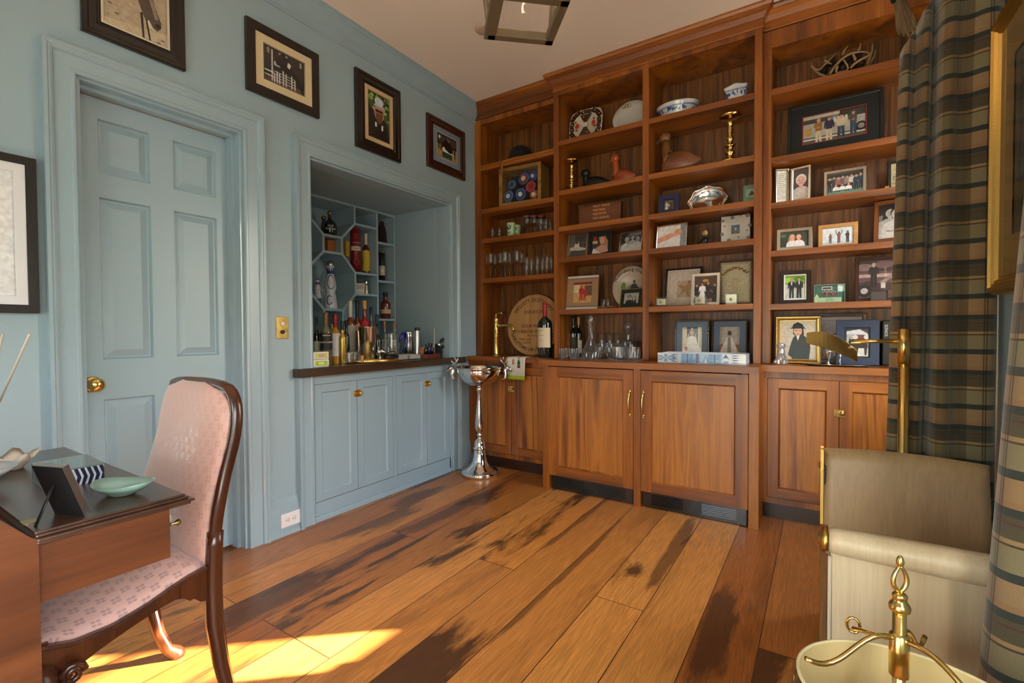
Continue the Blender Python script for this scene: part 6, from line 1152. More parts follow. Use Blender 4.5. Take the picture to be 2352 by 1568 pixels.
# gold tray
p = onX(849, 828, -.14); t = thing('gold_tray', 'round brushed gold tray with loop handles on the dark bar top', 'tray', (-.14, p.y, BT)); TR = .20
MB().lathe([(TR-.004, 0), (TR, .003), (TR, .026), (TR-.003, .026), (TR-.006, .006), (.0001, .004)], (0,0,0), 48).build('dish', mat((.72, .48, .16), .32, 1, name='brushed_gold'), t)
for s_ in (-1, 1): MB().tube([(.045, s_*TR*.97, .02), (.042, s_*(TR+.008), .05), (.025, s_*(TR+.012), .062), (-.025, s_*(TR+.012), .062), (-.042, s_*(TR+.008), .05), (-.045, s_*TR*.97, .02)], .0035, 8).build('handle', M_BRASS, t)
for o in bpy.data.objects:      # things standing on the gold tray rise to its floor
    if o.parent is None and o.type == 'EMPTY' and o.get('category') == 'shaker': o.location.z += .006
p = onX(835, 815, -.03); o = MB().lathe([(.008, 0), (.009, .002), (.009, .042), (.008, .045), (.0001, .045)], (0,0,0), 16).build('cork', mat('b89468', .8, name='cork', bump=.5)); o.location = (-.02, p.y-.02, BT+.006); tag(o, 'upright wine cork on the gold tray', 'cork')
# cut glass rocks on the gold tray, left side
for i, (px, X) in enumerate(((803, -.06), (815, -.10), (810, -.17))):
    p = onX(px, 812, X); t = thing('crystal_tumbler', 'small cut glass tumbler on the gold tray, '+('frontmost', 'middle', 'rearmost')[i]+' of three', 'glass', (X, p.y, BT+.006), group='cut tumblers on the gold tray'); cutglass([(r*.72, z*.85) for r, z in cgp], 24, .07, .05, .5).build('glass_body', M_CRYS, t)
# antique pourer with animal head
p = onX(873, 815, -.05); t = thing('animal_head_opener', 'pewter animal head bottle stopper on a base, on the gold tray', 'stopper', (-.05, p.y, BT+.006), rad(60)); MB().lathe([(.026, 0), (.024, .006), (.010, .014), (.008, .03), (.012, .036)], (0,0,0), 16).build('base', M_PEWT, t)
m = MB(); m.tube([(-.02, 0, .04), (-.004, 0, .062), (.012, 0, .066), (.034, 0, .056), (.046, 0, .050)], [.010, .022, .018, .011, .007], 14); m.build('head', M_PEWT, t); m = MB()
for s_ in (-1, 1): m.tube([(-.004, s_*.012, .078), (-.012, s_*.018, .098)], [.007, .002], 8)
m.build('ear', M_PEWT, t)
p = onX(894, 812, -.04); o = MB().lathe([(.018, -.055), (.021, -.05), (.021, .05), (.018, .055)], (0,0,0), 20, 0, True, 'y').build('black_cylinder', mat('0e0e10', .4, name='black_rubber')); o.location = (-.05, p.y, BT+.050); tag(o, 'black cylinder lying on the gold tray beside the pewter head', 'bar tool')
o.location.z = BT+.0275; o.location.x = -.02
# pitcher with blue handle
p = onX(906, 800, -.16); t = thing('glass_pitcher', 'clear glass pitcher with a cobalt blue handle', 'pitcher', (-.19, p.y, BT)); hp = onX(906, 762, -.19).z-BT
MB().lathe([(.05, 0), (.055, .006), (.060, hp*.5), (.052, hp*.9), (.056, hp), (.054, hp), (.050, hp*.9), (.057, hp*.5), (.052, .01), (.0001, .008)], (0,0,0), 28).build('glass_body', M_GLASS, t)
MB().tube([(.02, .050, hp*.62), (.03, .085, hp*.95), (.03, .11, hp*.98), (.03, .125, hp*.75), (.03, .115, hp*.5), (.02, .09, hp*.25)], [.008, .010, .010, .010, .008, .004], 12).build('handle', mat('0c1c9c', .1, name='cobalt_glass', coat=1), t)
# acrylic napkin tray
p = onX(936, 820, -.05); t = thing('napkin_tray', 'clear acrylic tray holding two stacks of paper napkins', 'tray', (-.10, p.y, BT)); m = MB(); w_ = .135; d_ = .085
m.box(-d_, -w_, 0, d_, w_, .004); m.box(-d_, -w_, .004, -d_+.004, w_, .04); m.box(d_-.004, -w_, .004, d_, w_, .04); m.box(-d_, -w_, .004, d_, -w_+.004, .04); m.box(-d_, w_-.004, .004, d_, w_, .04); m.build('tray_body', M_GLASS, t)
for s_, lab in ((-1, 'left stack of white napkins in the acrylic tray'), (1, 'right stack of white napkins in the acrylic tray')): o = MB().box(-.065, -.055, 0, .065, .055, .032).build('napkin_stack', mat('ccc4bc', .9, name='paper', bump=.3), bevel=.004); o.location = (-.10, p.y+s_*.065, BT+.0045); tag(o, lab, 'napkins')
# wooden rack with small bottles and dropper
p = Vector((0, -.245, 0)); t = thing('wooden_rack', 'small red-brown wooden rack at the right end of the bar', 'rack', (-.01, p.y, BT)); MB().box(-.03, -.075, 0, .03, .075, .035).build('block', wood('rack_wood', ['4a1c10', '6a2c18', '84401f'], 'y'), t, bevel=.002)
for i, (dy, c, h_, nm) in enumerate(((-.05, '0e0e10', .095, 'black small bottle in the wooden rack'), (-.018, '101c58', .105, 'blue small bottle in the wooden rack'), (.014, '1a1210', .10, 'dark brown small bottle in the wooden rack'))):
    t2 = thing('bitters_bottle', nm, 'bottle', (-.01, p.y+dy, BT+.0355)); h_ -= .035; MB().lathe([(.014, 0), (.0145, h_*.7), (.006, h_*.85), (.006, h_)], (0,0,0), 14).build('glass_body', mat(c, .12, name='small_bottle', coat=1), t2); MB().lathe([(.007, h_), (.007, h_+.015), (.0001, h_+.016)], (0,0,0), 12).build('cap', M_BLK, t2)
o = MB().tube([(0, 0, 0), (0, 0, .20)], .003, 8).build('glass_stirrer', mat('c0c4c4', .2, name='glass_rod')); o.location = (-.01, p.y+.045, BT+.036); tag(o, 'thin upright glass stirring rod in the wooden rack', 'stirrer')
p = onX(973, 805, -.12); o = MB().tube([(0, -.03, .05), (0, -.01, .085), (0, .02, .088), (0, .05, .06)], [.022, .026, .026, .020], 12).build('cork_ball', mat('b4784c', .8, name='cork_tan')); o.location = (-.12, p.y, BT-.022); tag(o, 'rounded tan cork object behind the wooden rack', 'cork')
# lever corkscrew
p = Vector((0, -.125, 0)); t = thing('lever_corkscrew', 'black lever corkscrew machine with two black handles at the right of the bar', 'corkscrew', (-.075, p.y, BT)); m = MB()
m.prism([(-.05, 0), (.06, 0), (.068, .03), (.062, .075), (.045, .10), (.015, .11), (-.02, .10), (-.045, .06)], 'x', -.02, .02); m.build('body', mat('101113', .35, name='black_iron', bump=.2), t, bevel=.004)
MB().lathe([(.016, 0), (.018, .004), (.018, .02), (.010, .026), (.0001, .028)], (.02, .015, .10), 16, 0, True, 'x').build('pivot', M_SILV, t)
for q0, q1 in (((.024, .0, .10), (.024, .078, .150)), ((.024, .03, .085), (.024, .080, .085))):
    A_, B_ = Vector(q0), Vector(q1); MB().tube([A_, A_.lerp(B_, .5), A_.lerp(B_, .52), A_.lerp(B_, .85), B_], [.005, .005, .011, .013, .004], 10).build('handle', M_BLK, t)
MB().tube([(.02, -.04, .02), (.02, -.04, .14)], .004, 8).build('screw', M_SILV, t)
# stacked tubs
p = onX(736, 838, .005); 
for i, (c, g_, lab) in enumerate((('dcdcd8', 'a8c020', 'white tub with lime green label, bottom of the stack at the bar front'), ('dcd0d4', 'b8c858', 'white tub with pink label, top of the stack at the bar front'))):
    t = thing('printed_tub', lab, 'container', (-.02, p.y, BT+.045*i)); MB().box(-.035, -.052, 0, .035, .052, .044).build('tub', mat(c, .4, name='tub_plastic'), t, bevel=.004); MB().box(.0352, -.040, .008, .0358, .040, .036).build('label', mat(g_, .5, name='tub_label'), t)
    MB().box(.0359, -.018, .014, .0363, .018, .030).build('label_center', mat('d8e0a0' if i == 0 else 'c890a8', .5, name='tub_print'), t)
# --- things inside the lattice rack (x from -.86 to -.60)
def rk(px, pyt, z, pw, X=-.70): q = onX(px, pyt, X); return (X, q.y, z), q.z-z, pw*depth(q)/FPX/2*.86
loc, h, r = rk(757, 482, 1.853, 36, -.68); t = thing('round_bottle', 'squat round black bottle with copper stopper, top of the rack', 'bottle', loc, rad(60)); MB().lathe([(r*.8, 0), (r, .01), (r, h*.42), (r*.75, h*.55), (r*.28, h*.62), (r*.24, h*.78)], (0,0,0), 24).build('glass_body', GDK, t)
MB().ball((0, 0, h*.88), r*.36, 14).build('stopper', M_BRASSD, t); text('OLD', r*.40, M_WHITE, t, (0, -r-.001, h*.36)); text('FORESTER', r*.36, M_WHITE, t, (0, -r-.002, h*.24), sx=.85)
loc, h, r = rk(743, 495, 1.905, 14, -.76); lathe_thing('red_glass_figure', 'small red and copper stopper bottle behind the squat black bottle', 'bottle', loc, [('glass_body', [(r*.8, 0), (r, h*.3), (r*.6, h*.6), (r*.5, h*.7)], mat('8c1c14', .1, name='red_glass', coat=1)), ('stopper', [(r*.5, h*.7), (r*.9, h*.82), (r*.8, h*.95), (.0001, h)], M_BRASSD)], rz=0)
q = onX(761, 565, -.68); t = thing('wooden_box', 'small wooden box in the centre square of the rack', 'box', (-.70, q.y, 1.7275)); MB().box(-.03, -.038, 0, .03, .038, .098).build('box_body', wood('box_wood', ['8c4c24', 'a8642f', 'b87838'], 'z', fine=.15), t, bevel=.002)
loc, h, r = rk(816, 525, 1.5975, 27, -.68); h = min(h, .352); t = thing('gift_tube', 'tall red gift tube with cream band in the rack', 'gift tube', loc, rad(60)); MB().lathe([(r, 0), (r, h), (r*.94, h+.001), (.0001, h+.001)], (0,0,0), 28).build('tube', mat('7c1420', .4, name='red_tube', coat=.2), t)
m = MB(); m.grid(lambda u, v: ((r+.0006)*cos(-pi/2+(u-.5)*2.4), (r+.0006)*sin(-pi/2+(u-.5)*2.4), h*(.50+.10*v)), 12, 1); m.build('label', mat('c8b8a4', .6, name='cream_band'), t)
gold = mat('c49048', .4, name='gold_print')
for s, z, sz_, mm in (('COURVOISIER', .68, .011, M_WHITE), ('AMERICAN', .86, .010, gold), ('OAK', .80, .010, gold), ('COGNAC', .545, .012, INK)): text(s, sz_, mm, t, (0, -r-.003, h*z), sx=.8)
MB().tube([(.018*cos(a_), -r-.0022, h*.24+.026*sin(a_)) for a_ in [2*pi*i/24 for i in range(25)]], .0012, 6).build('emblem', gold, t)
loc, h, r = rk(840, 537, 1.5975, 20, -.70); h = min(h, .345); bottle('dark whiskey bottle with bright yellow label beside the red tube', loc, h, r, GWK, 'd8c8b8', .34, 'd0b030', (.08, .58), .62, facing=rad(60), capz=.70)
q = onX(793, 565, -.80); t = thing('yellow_carton', 'narrow yellow carton behind the lattice left of the red tube', 'carton', (-.66, onX(793, 565, -.66).y, 1.712)); MB().box(-.03, -.016, 0, .03, .016, .12).build('carton_body', mat('b08c24', .5, name='yellow_card'), t, bevel=.001)
q = onX(880, 530, -.72); t = thing('drawstring_pouch', 'dark brown drawstring pouch in the top right cell', 'pouch', (-.73, q.y-.005, 1.8705)); MB().lathe([(.052, 0), (.060, .02), (.055, .09), (.038, .15), (.020, .185), (.024, .20), (.010, .21), (.0001, .212)], (0,0,0), 18, sx=.8).build('bag', mat('2c1612', .9, name='brown_felt', bump=.5, bscale=60), t); MB().tube([(.016*cos(a_), .02*sin(a_), .187) for a_ in [2*pi*i/16 for i in range(17)]], .003, 6).build('drawstring', mat('5c3c2c', .8, name='cord'), t)
loc, h, r = rk(877, 578, 1.5515, 16, -.68); h = min(h, .28); t = thing('gift_tube', 'slim dark grey tube with white label in the right column', 'gift tube', loc, rad(60)); MB().lathe([(r, 0), (r, h), (.0001, h+.001)], (0,0,0), 24).build('tube', mat('24262a', .4, name='grey_tube'), t); MB().lathe([(r*1.02, h*.2), (r*1.02, h*.52)], (0,0,0), 24).build('label', mat('c4bcb4', .6, name='pale_label'), t); MB().lathe([(r*1.03, h*.96), (r*1.03, h), (.0001, h+.002)], (0,0,0), 24).build('cap', M_BRASSD, t)
loc, h, r = rk(885, 672, 1.2315, 27, -.68); bottle('amber bourbon bottle with dark stopper on the lowest right shelf of the rack', loc, min(h, .26), r, mat('6a240c', .08, name='amber_bourbon', coat=1), '201412', .40, 'c8b088', (.20, .36), .60, facing=rad(60), capz=.84)
q = onX(827, 655, -.68); t = thing('ceramic_cup', 'square white ceramic cup painted with black loops in the small shelf', 'cup', (-.68, q.y, 1.4295), rad(50)); MB().prism([(-.032, 0), (.032, 0), (.038, .085), (-.038, .085)], 'y', -.035, .035).build('cup', mat('c4bcac', .4, name='stoneware'), t, bevel=.003); m = MB()
for s_ in (-1, 1): m.tube([(s_*.014+.010*cos(a_), -.0355, .055+.013*sin(a_)) for a_ in [2*pi*i/14 for i in range(15)]], .0016, 6)
m.build('painted_loops', M_BLK, t)
q = onX(845, 655, -.66); lathe_thing('silver_flask', 'small silver flask with animal top beside the ceramic cup', 'flask', (-.68, q.y, 1.4295), [('body', [(.024, 0), (.022, .01), (.018, .06), (.012, .075), (.012, .085)], M_PEWT), ('stopper', [(.012, .085), (.018, .092), (.012, .105), (.016, .115), (.0001, .122)], M_SILV)])
# blue and white ceramic bottle and small companion
CER = mat('c8ccd0', .18, name='white_ceramic', coat=.7)
def cerbottle(label, px, pyt, z, pw, X, dome=True):
    loc, h, r = rk(px, pyt, z, pw, X); h = min(h, .40); t = thing('ceramic_bottle', label, 'bottle', loc, rad(60)); sh = lambda f: r*(1.0 if f < .05 else (1.0-.25*(f/.30) if f < .30 else (.72 if f < .36 else (.88 if f < .55 else max(.30, .88-1.35*(f-.55))))))
    pts_ = [(r*.98, 0), (r, .006), (r*.95, h*.12), (r*.80, h*.28), (r*.66, h*.34), (r*.84, h*.42), (r*.86, h*.50), (r*.70, h*.62), (r*.45, h*.74), (r*.40, h*.80), (r*.62, h*.88), (r*.60, h*.885)]
    MB().lathe(pts_, (0,0,0), 28).build('body', CER, t); MB().lathe([(r*.58, h*.885), (r*.60, h*.90), (r*.50, h*.96), (r*.25, h*.995), (.0001, h)], (0,0,0), 20).build('stopper', M_SILV, t)
    m = MB(); prs = pts_
    def rad_at(z_):
        for (r0, z0), (r1, z1) in zip(prs, prs[1:]):
            if z0 <= z_ <= z1: return r0+(r1-r0)*((z_-z0)/max(1e-6, z1-z0))
        return r*.4
    def leaf(a_, z_, d=.010):
        R0 = rad_at(z_)+.0012; da = d/R0; m.add([(R0*cos(a_-da*.5), R0*sin(a_-da*.5), z_), (R0*cos(a_), R0*sin(a_), z_-d*.45), (R0*cos(a_+da*.5), R0*sin(a_+da*.5), z_), (R0*cos(a_), R0*sin(a_), z_+d*.45)], [(0, 1, 2, 3)])
    for i in range(26): q_ = 2*pi*i/26; leaf(-pi/2+.62*cos(q_), h*(.55+.14*sin(q_)), h*.028)
    for i in range(22): q_ = pi*.3+1.6*pi*i/22; leaf(-pi/2-.25+.42*cos(q_), h*(.18+.09*sin(q_)), h*.028)
    for i in range(14): leaf(2*pi*i/14, h*.03, h*.02)
    for i in range(10):
        a_ = 2*pi*i/10; R1, R2 = rad_at(h*.76)+.0012, rad_at(h*.87)+.0012; m.add([(R1*cos(a_-.3), R1*sin(a_-.3), h*.76), (R1*cos(a_+.3), R1*sin(a_+.3), h*.76), (R2*cos(a_), R2*sin(a_), h*.87)], [(0, 1, 2)])
    m.build('painted_pattern', mat('1c2c8c', .3, name='cobalt_paint'), t); MB().lathe([(rad_at(h*.72)+.0012, h*.72), (rad_at(h*.75)+.0014, h*.75), (rad_at(h*.77)+.0012, h*.77)], (0,0,0), 24).build('neck_band', mat('1c2c8c', .3, name='cobalt_paint'), t); return t
cerbottle('tall blue and white hand-painted ceramic tequila bottle in the lower octagon', 758, 598, 1.2965, 36, -.68)
cerbottle('small blue and white ceramic bottle left of the tall one', 729, 640, 1.372, 20, -.66)
q = onX(746, 640, -.78); glass_put2 = lathe_thing('glass_jar', 'clear glass jar with lid behind the ceramic bottles', 'jar', (-.80, q.y+.01, 1.2965), [('glass_body', [(.04, 0), (.042, .01), (.042, .20), (.03, .23), (.028, .26), (.026, .26), (.028, .23), (.039, .2), (.039, .01), (.0001, .008)], M_GLASS), ('lid', [(.03, .262), (.032, .27), (.012, .28), (.016, .30), (.0001, .31)], M_GLASS)])
# ================= silver wine stand =================
t = thing('wine_stand', 'tall polished silver wine cooler stand with stag head handles by the corner cabinet', 'wine stand', (.26, .010, 0)); SV = mat((.80, .79, .78), .10, 1, name='polished_silver', bump=.06, bscale=30)
MB().lathe([(.138, 0), (.145, .006), (.145, .030), (.135, .040), (.115, .046), (.112, .052), (.075, .075), (.058, .11), (.048, .16), (.042, .20)], (0,0,0), 40).build('base', SV, t)
MB().lathe([(.042, .20), (.050, .204), (.052, .214), (.040, .222), (.044, .245), (.034, .270), (.018, .285), (.013, .295), (.022, .308), (.022, .318), (.014, .328), (.024, .34), (.034, .365), (.036, .40), (.028, .48), (.018, .58), (.014, .65), (.018, .655), (.024, .668), (.018, .682), (.014, .690)], (0,0,0), 32).build('stem', SV, t)
bz, br_ = .690, .178
pr = [(.014, 0), (.05, .004), (.095, .022), (.135, .052), (.162, .09), (.173, .128), (.170, .134), (.176, .138), (br_, .150), (.178, .156), (.171, .150), (.166, .125), (.155, .09), (.128, .056), (.09, .028), (.0001, .012)]
MB().lathe([(r, z+bz) for r, z in pr], (0,0,0), 48).build('bowl', SV, t)
for s_ in (-1, 1):
    A = Vector((RR.x, RR.y, 0)).normalized()*s_; Bv = Vector((0, 0, 1)); base = A*(br_-.002)+Bv*(bz+.095); cr = A.cross(Bv)
    def Q(o, u, w=0): return base+A*o+Bv*u+cr*w
    m = MB(); m.tube([Q(.002, -.035), Q(.026, -.03), Q(.034, .0), Q(.028, .035), Q(.034, .05)], [.010, .018, .020, .019, .016], 14); m.tube([Q(.030, .05), Q(.050, .048), Q(.072, .030), Q(.082, .022)], [.018, .016, .011, .007], 12); o = m.build('stag_head', SV, t)
    m = MB()
    for w in (-1, 1):
        m.tube([Q(.028, .062, w*.010), Q(.012, .085, w*.022), Q(-.004, .105, w*.030), Q(-.012, .130, w*.026)], [.005, .004, .0035, .0015], 8)
        m.tube([Q(.016, .080, w*.020), Q(.034, .100, w*.026), Q(.036, .118, w*.028)], [.004, .003, .001], 8); m.tube([Q(.0, .10, w*.028), Q(.014, .125, w*.036), Q(.012, .14, w*.038)], [.0035, .0028, .001], 8); m.tube([Q(.028, .058, w*.012), Q(.022, .064, w*.035)], [.006, .002], 8)
    m.build('antlers', SV, o)
# ================= chair =================
t = thing('side_chair', 'carved mahogany side chair with pink flowered upholstery pulled up to the open desk', 'chair', (.86, -2.45, 0))
PINK = motifmat('pink_damask', 'd2a498', 'b08a84', pitch=.036); PINKB = motifmat('pink_damask_back', 'd2a292', 'c49688', pitch=.034)
Xl, Xr = .635, 1.085
SP = [(.0, -2.262), (.12, -2.285), (.20, -2.300), (.32, -2.315), (.41, -2.316), (.53, -2.311), (.59, -2.307), (.66, -2.296), (.72, -2.277), (.80, -2.255), (.87, -2.243), (.905, -2.240)]
def spy(z):
    for (a, b), (c, d) in zip(SP, SP[1:]):
        if a <= z <= c: return b+(d-b)*(z-a)/(c-a)
    return SP[-1][1]
def sweep(m, pts, wx, wy):
    """square-section member through points with per-point half sizes"""
    vs = []; fs = []; n = len(pts)
    for i, p in enumerate(pts):
        a, b = (wx[i] if isinstance(wx, list) else wx), (wy[i] if isinstance(wy, list) else wy); p = Vector(p)
        tt = (Vector(pts[min(i+1, n-1)])-Vector(pts[max(0, i-1)])).normalized(); u = Vector((1, 0, 0)) if abs(tt.x) < .7 else Vector((0, 0, 1)); u = (u-tt*u.dot(tt)).normalized(); v = tt.cross(u)
        for cx_, cy_ in ((-1, -.5), (-.5, -1), (.5, -1), (1, -.5), (1, .5), (.5, 1), (-.5, 1), (-1, .5)): vs.append(p+u*cx_*a+v*cy_*b)
    for i in range(n-1):
        for k in range(8): fs.append((i*8+k, i*8+(k+1) % 8, (i+1)*8+(k+1) % 8, (i+1)*8+k))
    fs += [tuple(range(8))[::-1], tuple((n-1)*8+k for k in range(8))]; m.add(vs, fs, 0, True)
for s_, X in ((-1, Xl), (1, Xr)):
    m = MB(); zs_ = [.0, .015, .04, .12, .20, .32, .41, .53, .57]
    sweep(m, [(X+s_*(.012 if z < .1 else 0), spy(z)+(.035 if z < .02 else .022*max(0, 1-z/.12)), z) for z in zs_], [.026, .024, .014, .015, .018, .020, .020, .018, .018], [.024, .022, .016, .017, .018, .020, .020, .019, .019])
    m.build('leg', M_MAHZ, t, True)
# back frame: rounded arch around the cushion
m = MB(); pts = []; cx_ = (Xl+Xr)/2; hw = (Xr-Xl)/2
arch = [(-1, .53), (-1, .60), (-1.03, .66), (-.97, .72), (-1.0, .80), (-1.0, .86), (-.97, .91), (-.86, .950), (-.68, .966), (0, .972), (.68, .966), (.86, .950), (.97, .91), (1.0, .86), (1.0, .80), (.97, .72), (1.03, .66), (1, .60), (1, .53)]
def yb(z): return spy(min(z, .905))
sweep(m, [(cx_+hw*a, yb(z), z) for a, z in arch], .0135, .017); m.build('back_frame', M_MAHZ, t, True, sub=1)
# back cushion
m = MB(); nu, nv = 18, 22; vs = []
for j in range(nv+1):
    z = .47+(.966-.47)*j/nv; f = (z-.47)/(.496); half = hw*.955*(1 if z < .86 else sqrt(max(.0, 1-((z-.86)/.109)**2)*.5+.5*(1-((z-.86)/.109)**6)))
    for i in range(nu+1):
        u = -1+2*i/nu; pf = .030*(1-abs(u)**4)*(1-abs(2*f-1)**6); vs.append((cx_+half*u, yb(z)-.012-pf, z))
fs = [(j*(nu+1)+i, j*(nu+1)+i+1, (j+1)*(nu+1)+i+1, (j+1)*(nu+1)+i) for j in range(nv) for i in range(nu)]
m.add(vs, fs, 0, True); m.build('back_cushion', PINKB, t, True, uvs=[(v[0], v[2]) for v in vs], solid=.018)
# seat: front wider, scalloped rails
yR, yF = -2.335, -2.685
def rail_out(y): f = (y-yR)/(yF-yR); return f
def xs(f): return hw+.006+.026*sin(min(1, f*1.05)*pi/2)
def tab(T_, f):
    for (a, b), (c, d) in zip(T_, T_[1:]):
        if f <= c: return b+(d-b)*max(0, f-a)/(c-a)
    return T_[-1][1]
def ztop(f): return tab([(0, .480), (.12, .476), (.25, .466), (.41, .450), (.61, .438), (.81, .440), (.96, .458), (1, .460)], f)
m = MB()
for s_ in (-1, 1):
    n = 40; vs = []
    for i in range(n+1):
        f = i/n; y = yR+(yF-yR)*f; X = cx_+s_*xs(f); zt_ = ztop(f)+.004; zb_ = tab([(0, .388), (.06, .396), (.09, .412), (.13, .410), (.16, .424), (.23, .432), (.33, .428), (.52, .413), (.67, .398), (.80, .380), (1, .365)], f)
        vs += [(X, y, zb_), (X+s_*.002, y, zt_-.012), (X+s_*.008, y, zt_-.008), (X+s_*.006, y, zt_), (X-s_*.03, y, zt_), (X-s_*.03, y, zb_)]
    fs = [(6*i+k, 6*i+(k+1) % 6, 6*(i+1)+(k+1) % 6, 6*(i+1)+k) for i in range(n) for k in range(6)]+[tuple(range(6)), tuple(6*n+k for k in range(6))]
    m.add(vs, fs, 0, False)
m.box(cx_-xs(1), yF-.004, .375, cx_+xs(1), yF+.026, ztop(1)+.004); m.box(cx_-xs(0), yR, .40, cx_+xs(0), yR+.012, .455); m.build('seat_rail', M_MAHZ, t, True)
vs = []; nu, nv = 20, 20
for j in range(nv+1):
    f = j/nv; y = yR-.004+(yF-yR+.012)*f
    for i in range(nu+1): u = -1+2*i/nu; vs.append((cx_+(xs(f)-.008)*u, y, ztop(f)+.002+.045*(1-abs(u)**3.5)*(1-abs(2*f-1)**5)))
m = MB(); m.add(vs, [(j*(nu+1)+i, (j+1)*(nu+1)+i, (j+1)*(nu+1)+i+1, j*(nu+1)+i+1) for j in range(nv) for i in range(nu)], 0, True); m.build('seat', PINK, t, True, uvs=[(v[0], v[1]) for v in vs], solid=.02)
for s_ in (-1, 1):
    X = cx_+s_*(xs(1)-.015); m = MB(); sweep(m, [(X, yF+.02, .42), (X+s_*.018, yF-.005, .37), (X+s_*.024, yF-.014, .33), (X+s_*.012, yF, .24), (X-s_*.004, yF+.012, .14), (X, yF+.006, .07), (X+s_*.012, yF-.012, .04), (X+s_*.016, yF-.018, .018), (X+s_*.01, yF-.012, .0)], [.034, .046, .044, .028, .018, .015, .024, .030, .024], [.034, .050, .046, .026, .018, .015, .024, .030, .024])
    lg = m.build('leg', M_MAHZ, t, True, sub=1); m = MB()
    for k in range(7): a_ = rad(-60+20*k); m.tube([(X+s_*.062, yF+.02, .335), (X+s_*.066, yF+.02+.045*sin(a_)*.7, .335+.045*cos(a_)*.7), (X+s_*.056, yF+.02+.055*sin(a_), .335+.055*cos(a_))], [.003, .007, .004], 8)
    m.tube([(X+s_*.036, yF+.058+.022*cos(a)*(1-a/14), .382+.022*sin(a)*(1-a/14)) for a in [k*.6 for k in range(18)]], .007, 8); m.build('shell_carving', M_MAHZ, lg, True)
# ================= desk =================
t = thing('slant_front_desk', 'mahogany slant-front desk at the left edge with its writing lid folded open', 'desk', (.86, -2.9, 0)); DX0, DX1, DYF = .43, 1.290, -2.706
bp_ = [(DYF, .0), (DYF, .742), (-2.715, .748), (-2.95, 1.02), (-3.12, 1.02), (-3.12, 0)]
m = MB(); m.prism(bp_, 'x', DX1-.022, DX1); m.prism(bp_, 'x', DX0, DX0+.022); m.box(DX0+.022, -3.12, .0, DX1-.022, -3.10, 1.02); m.box(DX0+.022, -3.10, .998, DX1-.022, -2.95, 1.02); m.box(DX0+.022, -3.10, .715, DX1-.022, DYF-.003, .735); m.build('case', M_MAH, t, True)
for z0, z1 in ((.50, .655), (.29, .49), (.06, .28)):
    d = MB().box(DX0+.024, DYF-.018, z0, DX1-.024, DYF, z1).build('drawer', M_MAHD, t, True, bevel=.003)
    for xx in (.62, 1.10): MB().lathe([(.006, 0), (.006, .01), (.012, .016), (.010, .022), (.0001, .023)], (xx, DYF, (z0+z1)/2), 12, 0, True, 'y').build('knob', M_BRASSD, d).location.y = 0
m = MB(); L0, L1, LY = DX0+.012, 1.300, -2.448
m.box(L0, -2.71, .738, L1-.016, LY-.016, .7535)
for k, (e_, z0, z1) in enumerate(((.014, .7505, .7555), (.009, .745, .7503), (.0, .7385, .7448), (.006, .732, .7383))): m.box(L0+e_*.5, -2.71+k*.0003, z0, L1-e_, LY-e_, z1)
m.build('writing_lid', M_MAHD, t, True, bevel=.0025)
for xx in (1.21, .52): MB().box(xx-.014, -2.712, .7556, xx+.014, -2.690, .7568).build('hinge', M_BRASSD, t, True)
for xx in (DX1-.016, DX0+.046):
    l = MB().box(xx-.014, -2.72, .62, xx+.006, -2.492, .730).build('lid_support', M_MAH, t, True, bevel=.001)
    k = MB().tube([(xx-.004, -2.492, .690), (xx-.004, -2.480, .690), (xx-.004, -2.472, .690), (xx-.004, -2.468, .690)], [.003, .003, .008, .006], 12).build('knob', M_BRASSD, l); k.matrix_parent_inverse = PM(l).inverted()
# things on the desk
LZ = .7558
ang = math.atan2(-2.630+2.63, 1)
t = thing('picture_frame', 'small pewter frame seen from behind on the open desk lid, leaning on its strut', 'picture frame', (1.226, -2.634, LZ+.001), rad(200), rad(-19)); w_, h_ = .078, .118
ringmesh(w_, h_, [(0, .014), (0, .002), (.002, 0), (.010, 0), (.012, .003)]).build('frame', mat((.42, .42, .44), .35, 1, name='grey_pewter', bump=.3, bscale=200), t)
MB().box(-w_/2+.001, .011, .001, w_/2-.001, .0145, h_-.001).build('backing', M_BLK, t); picmesh(ph_bride(.7), w_-.024, h_-.024, .003, -w_/2+.012, .012).build('photograph', PRINT, t)
MB().tube([(0, .016, h_*.66), (0, .072, .018)], .0035, 8, flat=.5).build('strut', M_BLK, t)
p = onZ(167, 1092, LZ+.022); t = thing('lidded_box', 'rectangular box with grey-green glass top and blue zebra-striped sides on the desk', 'box', (.925, -2.573, LZ), rad(-3)); bw, bd_, bh = .15, .105, .040
MB().box(-bw/2, -bd_/2, 0, bw/2, bd_/2, bh).build('box_body', mat('4c3c34', .5, name='woven_side'), t); MB().box(-bw/2, -bd_/2, bh, bw/2, bd_/2, bh+.003).build('lid', mat('6c7c7c', .12, name='grey_green_glass', coat=.8), t)
m = MB(); random.seed(3)
for side in (0, 1):
    Wd = bd_ if side == 0 else bw
    ops = bg_(Wd/bh, 'c4c8d0')
    for k in range(9): x = Wd/bh*(k+.3)/9; ops.append(P_('141a38', (x, 0), (x+.12, .5), (x-.05, 1), (x+.14, 1), (x+.30, .45), (x+.16, 0)))
    pm = picmesh(ops, Wd, bh, 0); n0 = len(m.v)
    m.add([(bw/2+.0004-v.y, -bd_/2+v.x, v.z) if side == 0 else (-bw/2+v.x, -bd_/2-.0004+v.y, v.z) for v in pm.v], pm.f, 0); m.col[-len(pm.f):] = pm.col
m.build('zebra_pattern', PRINT, t)
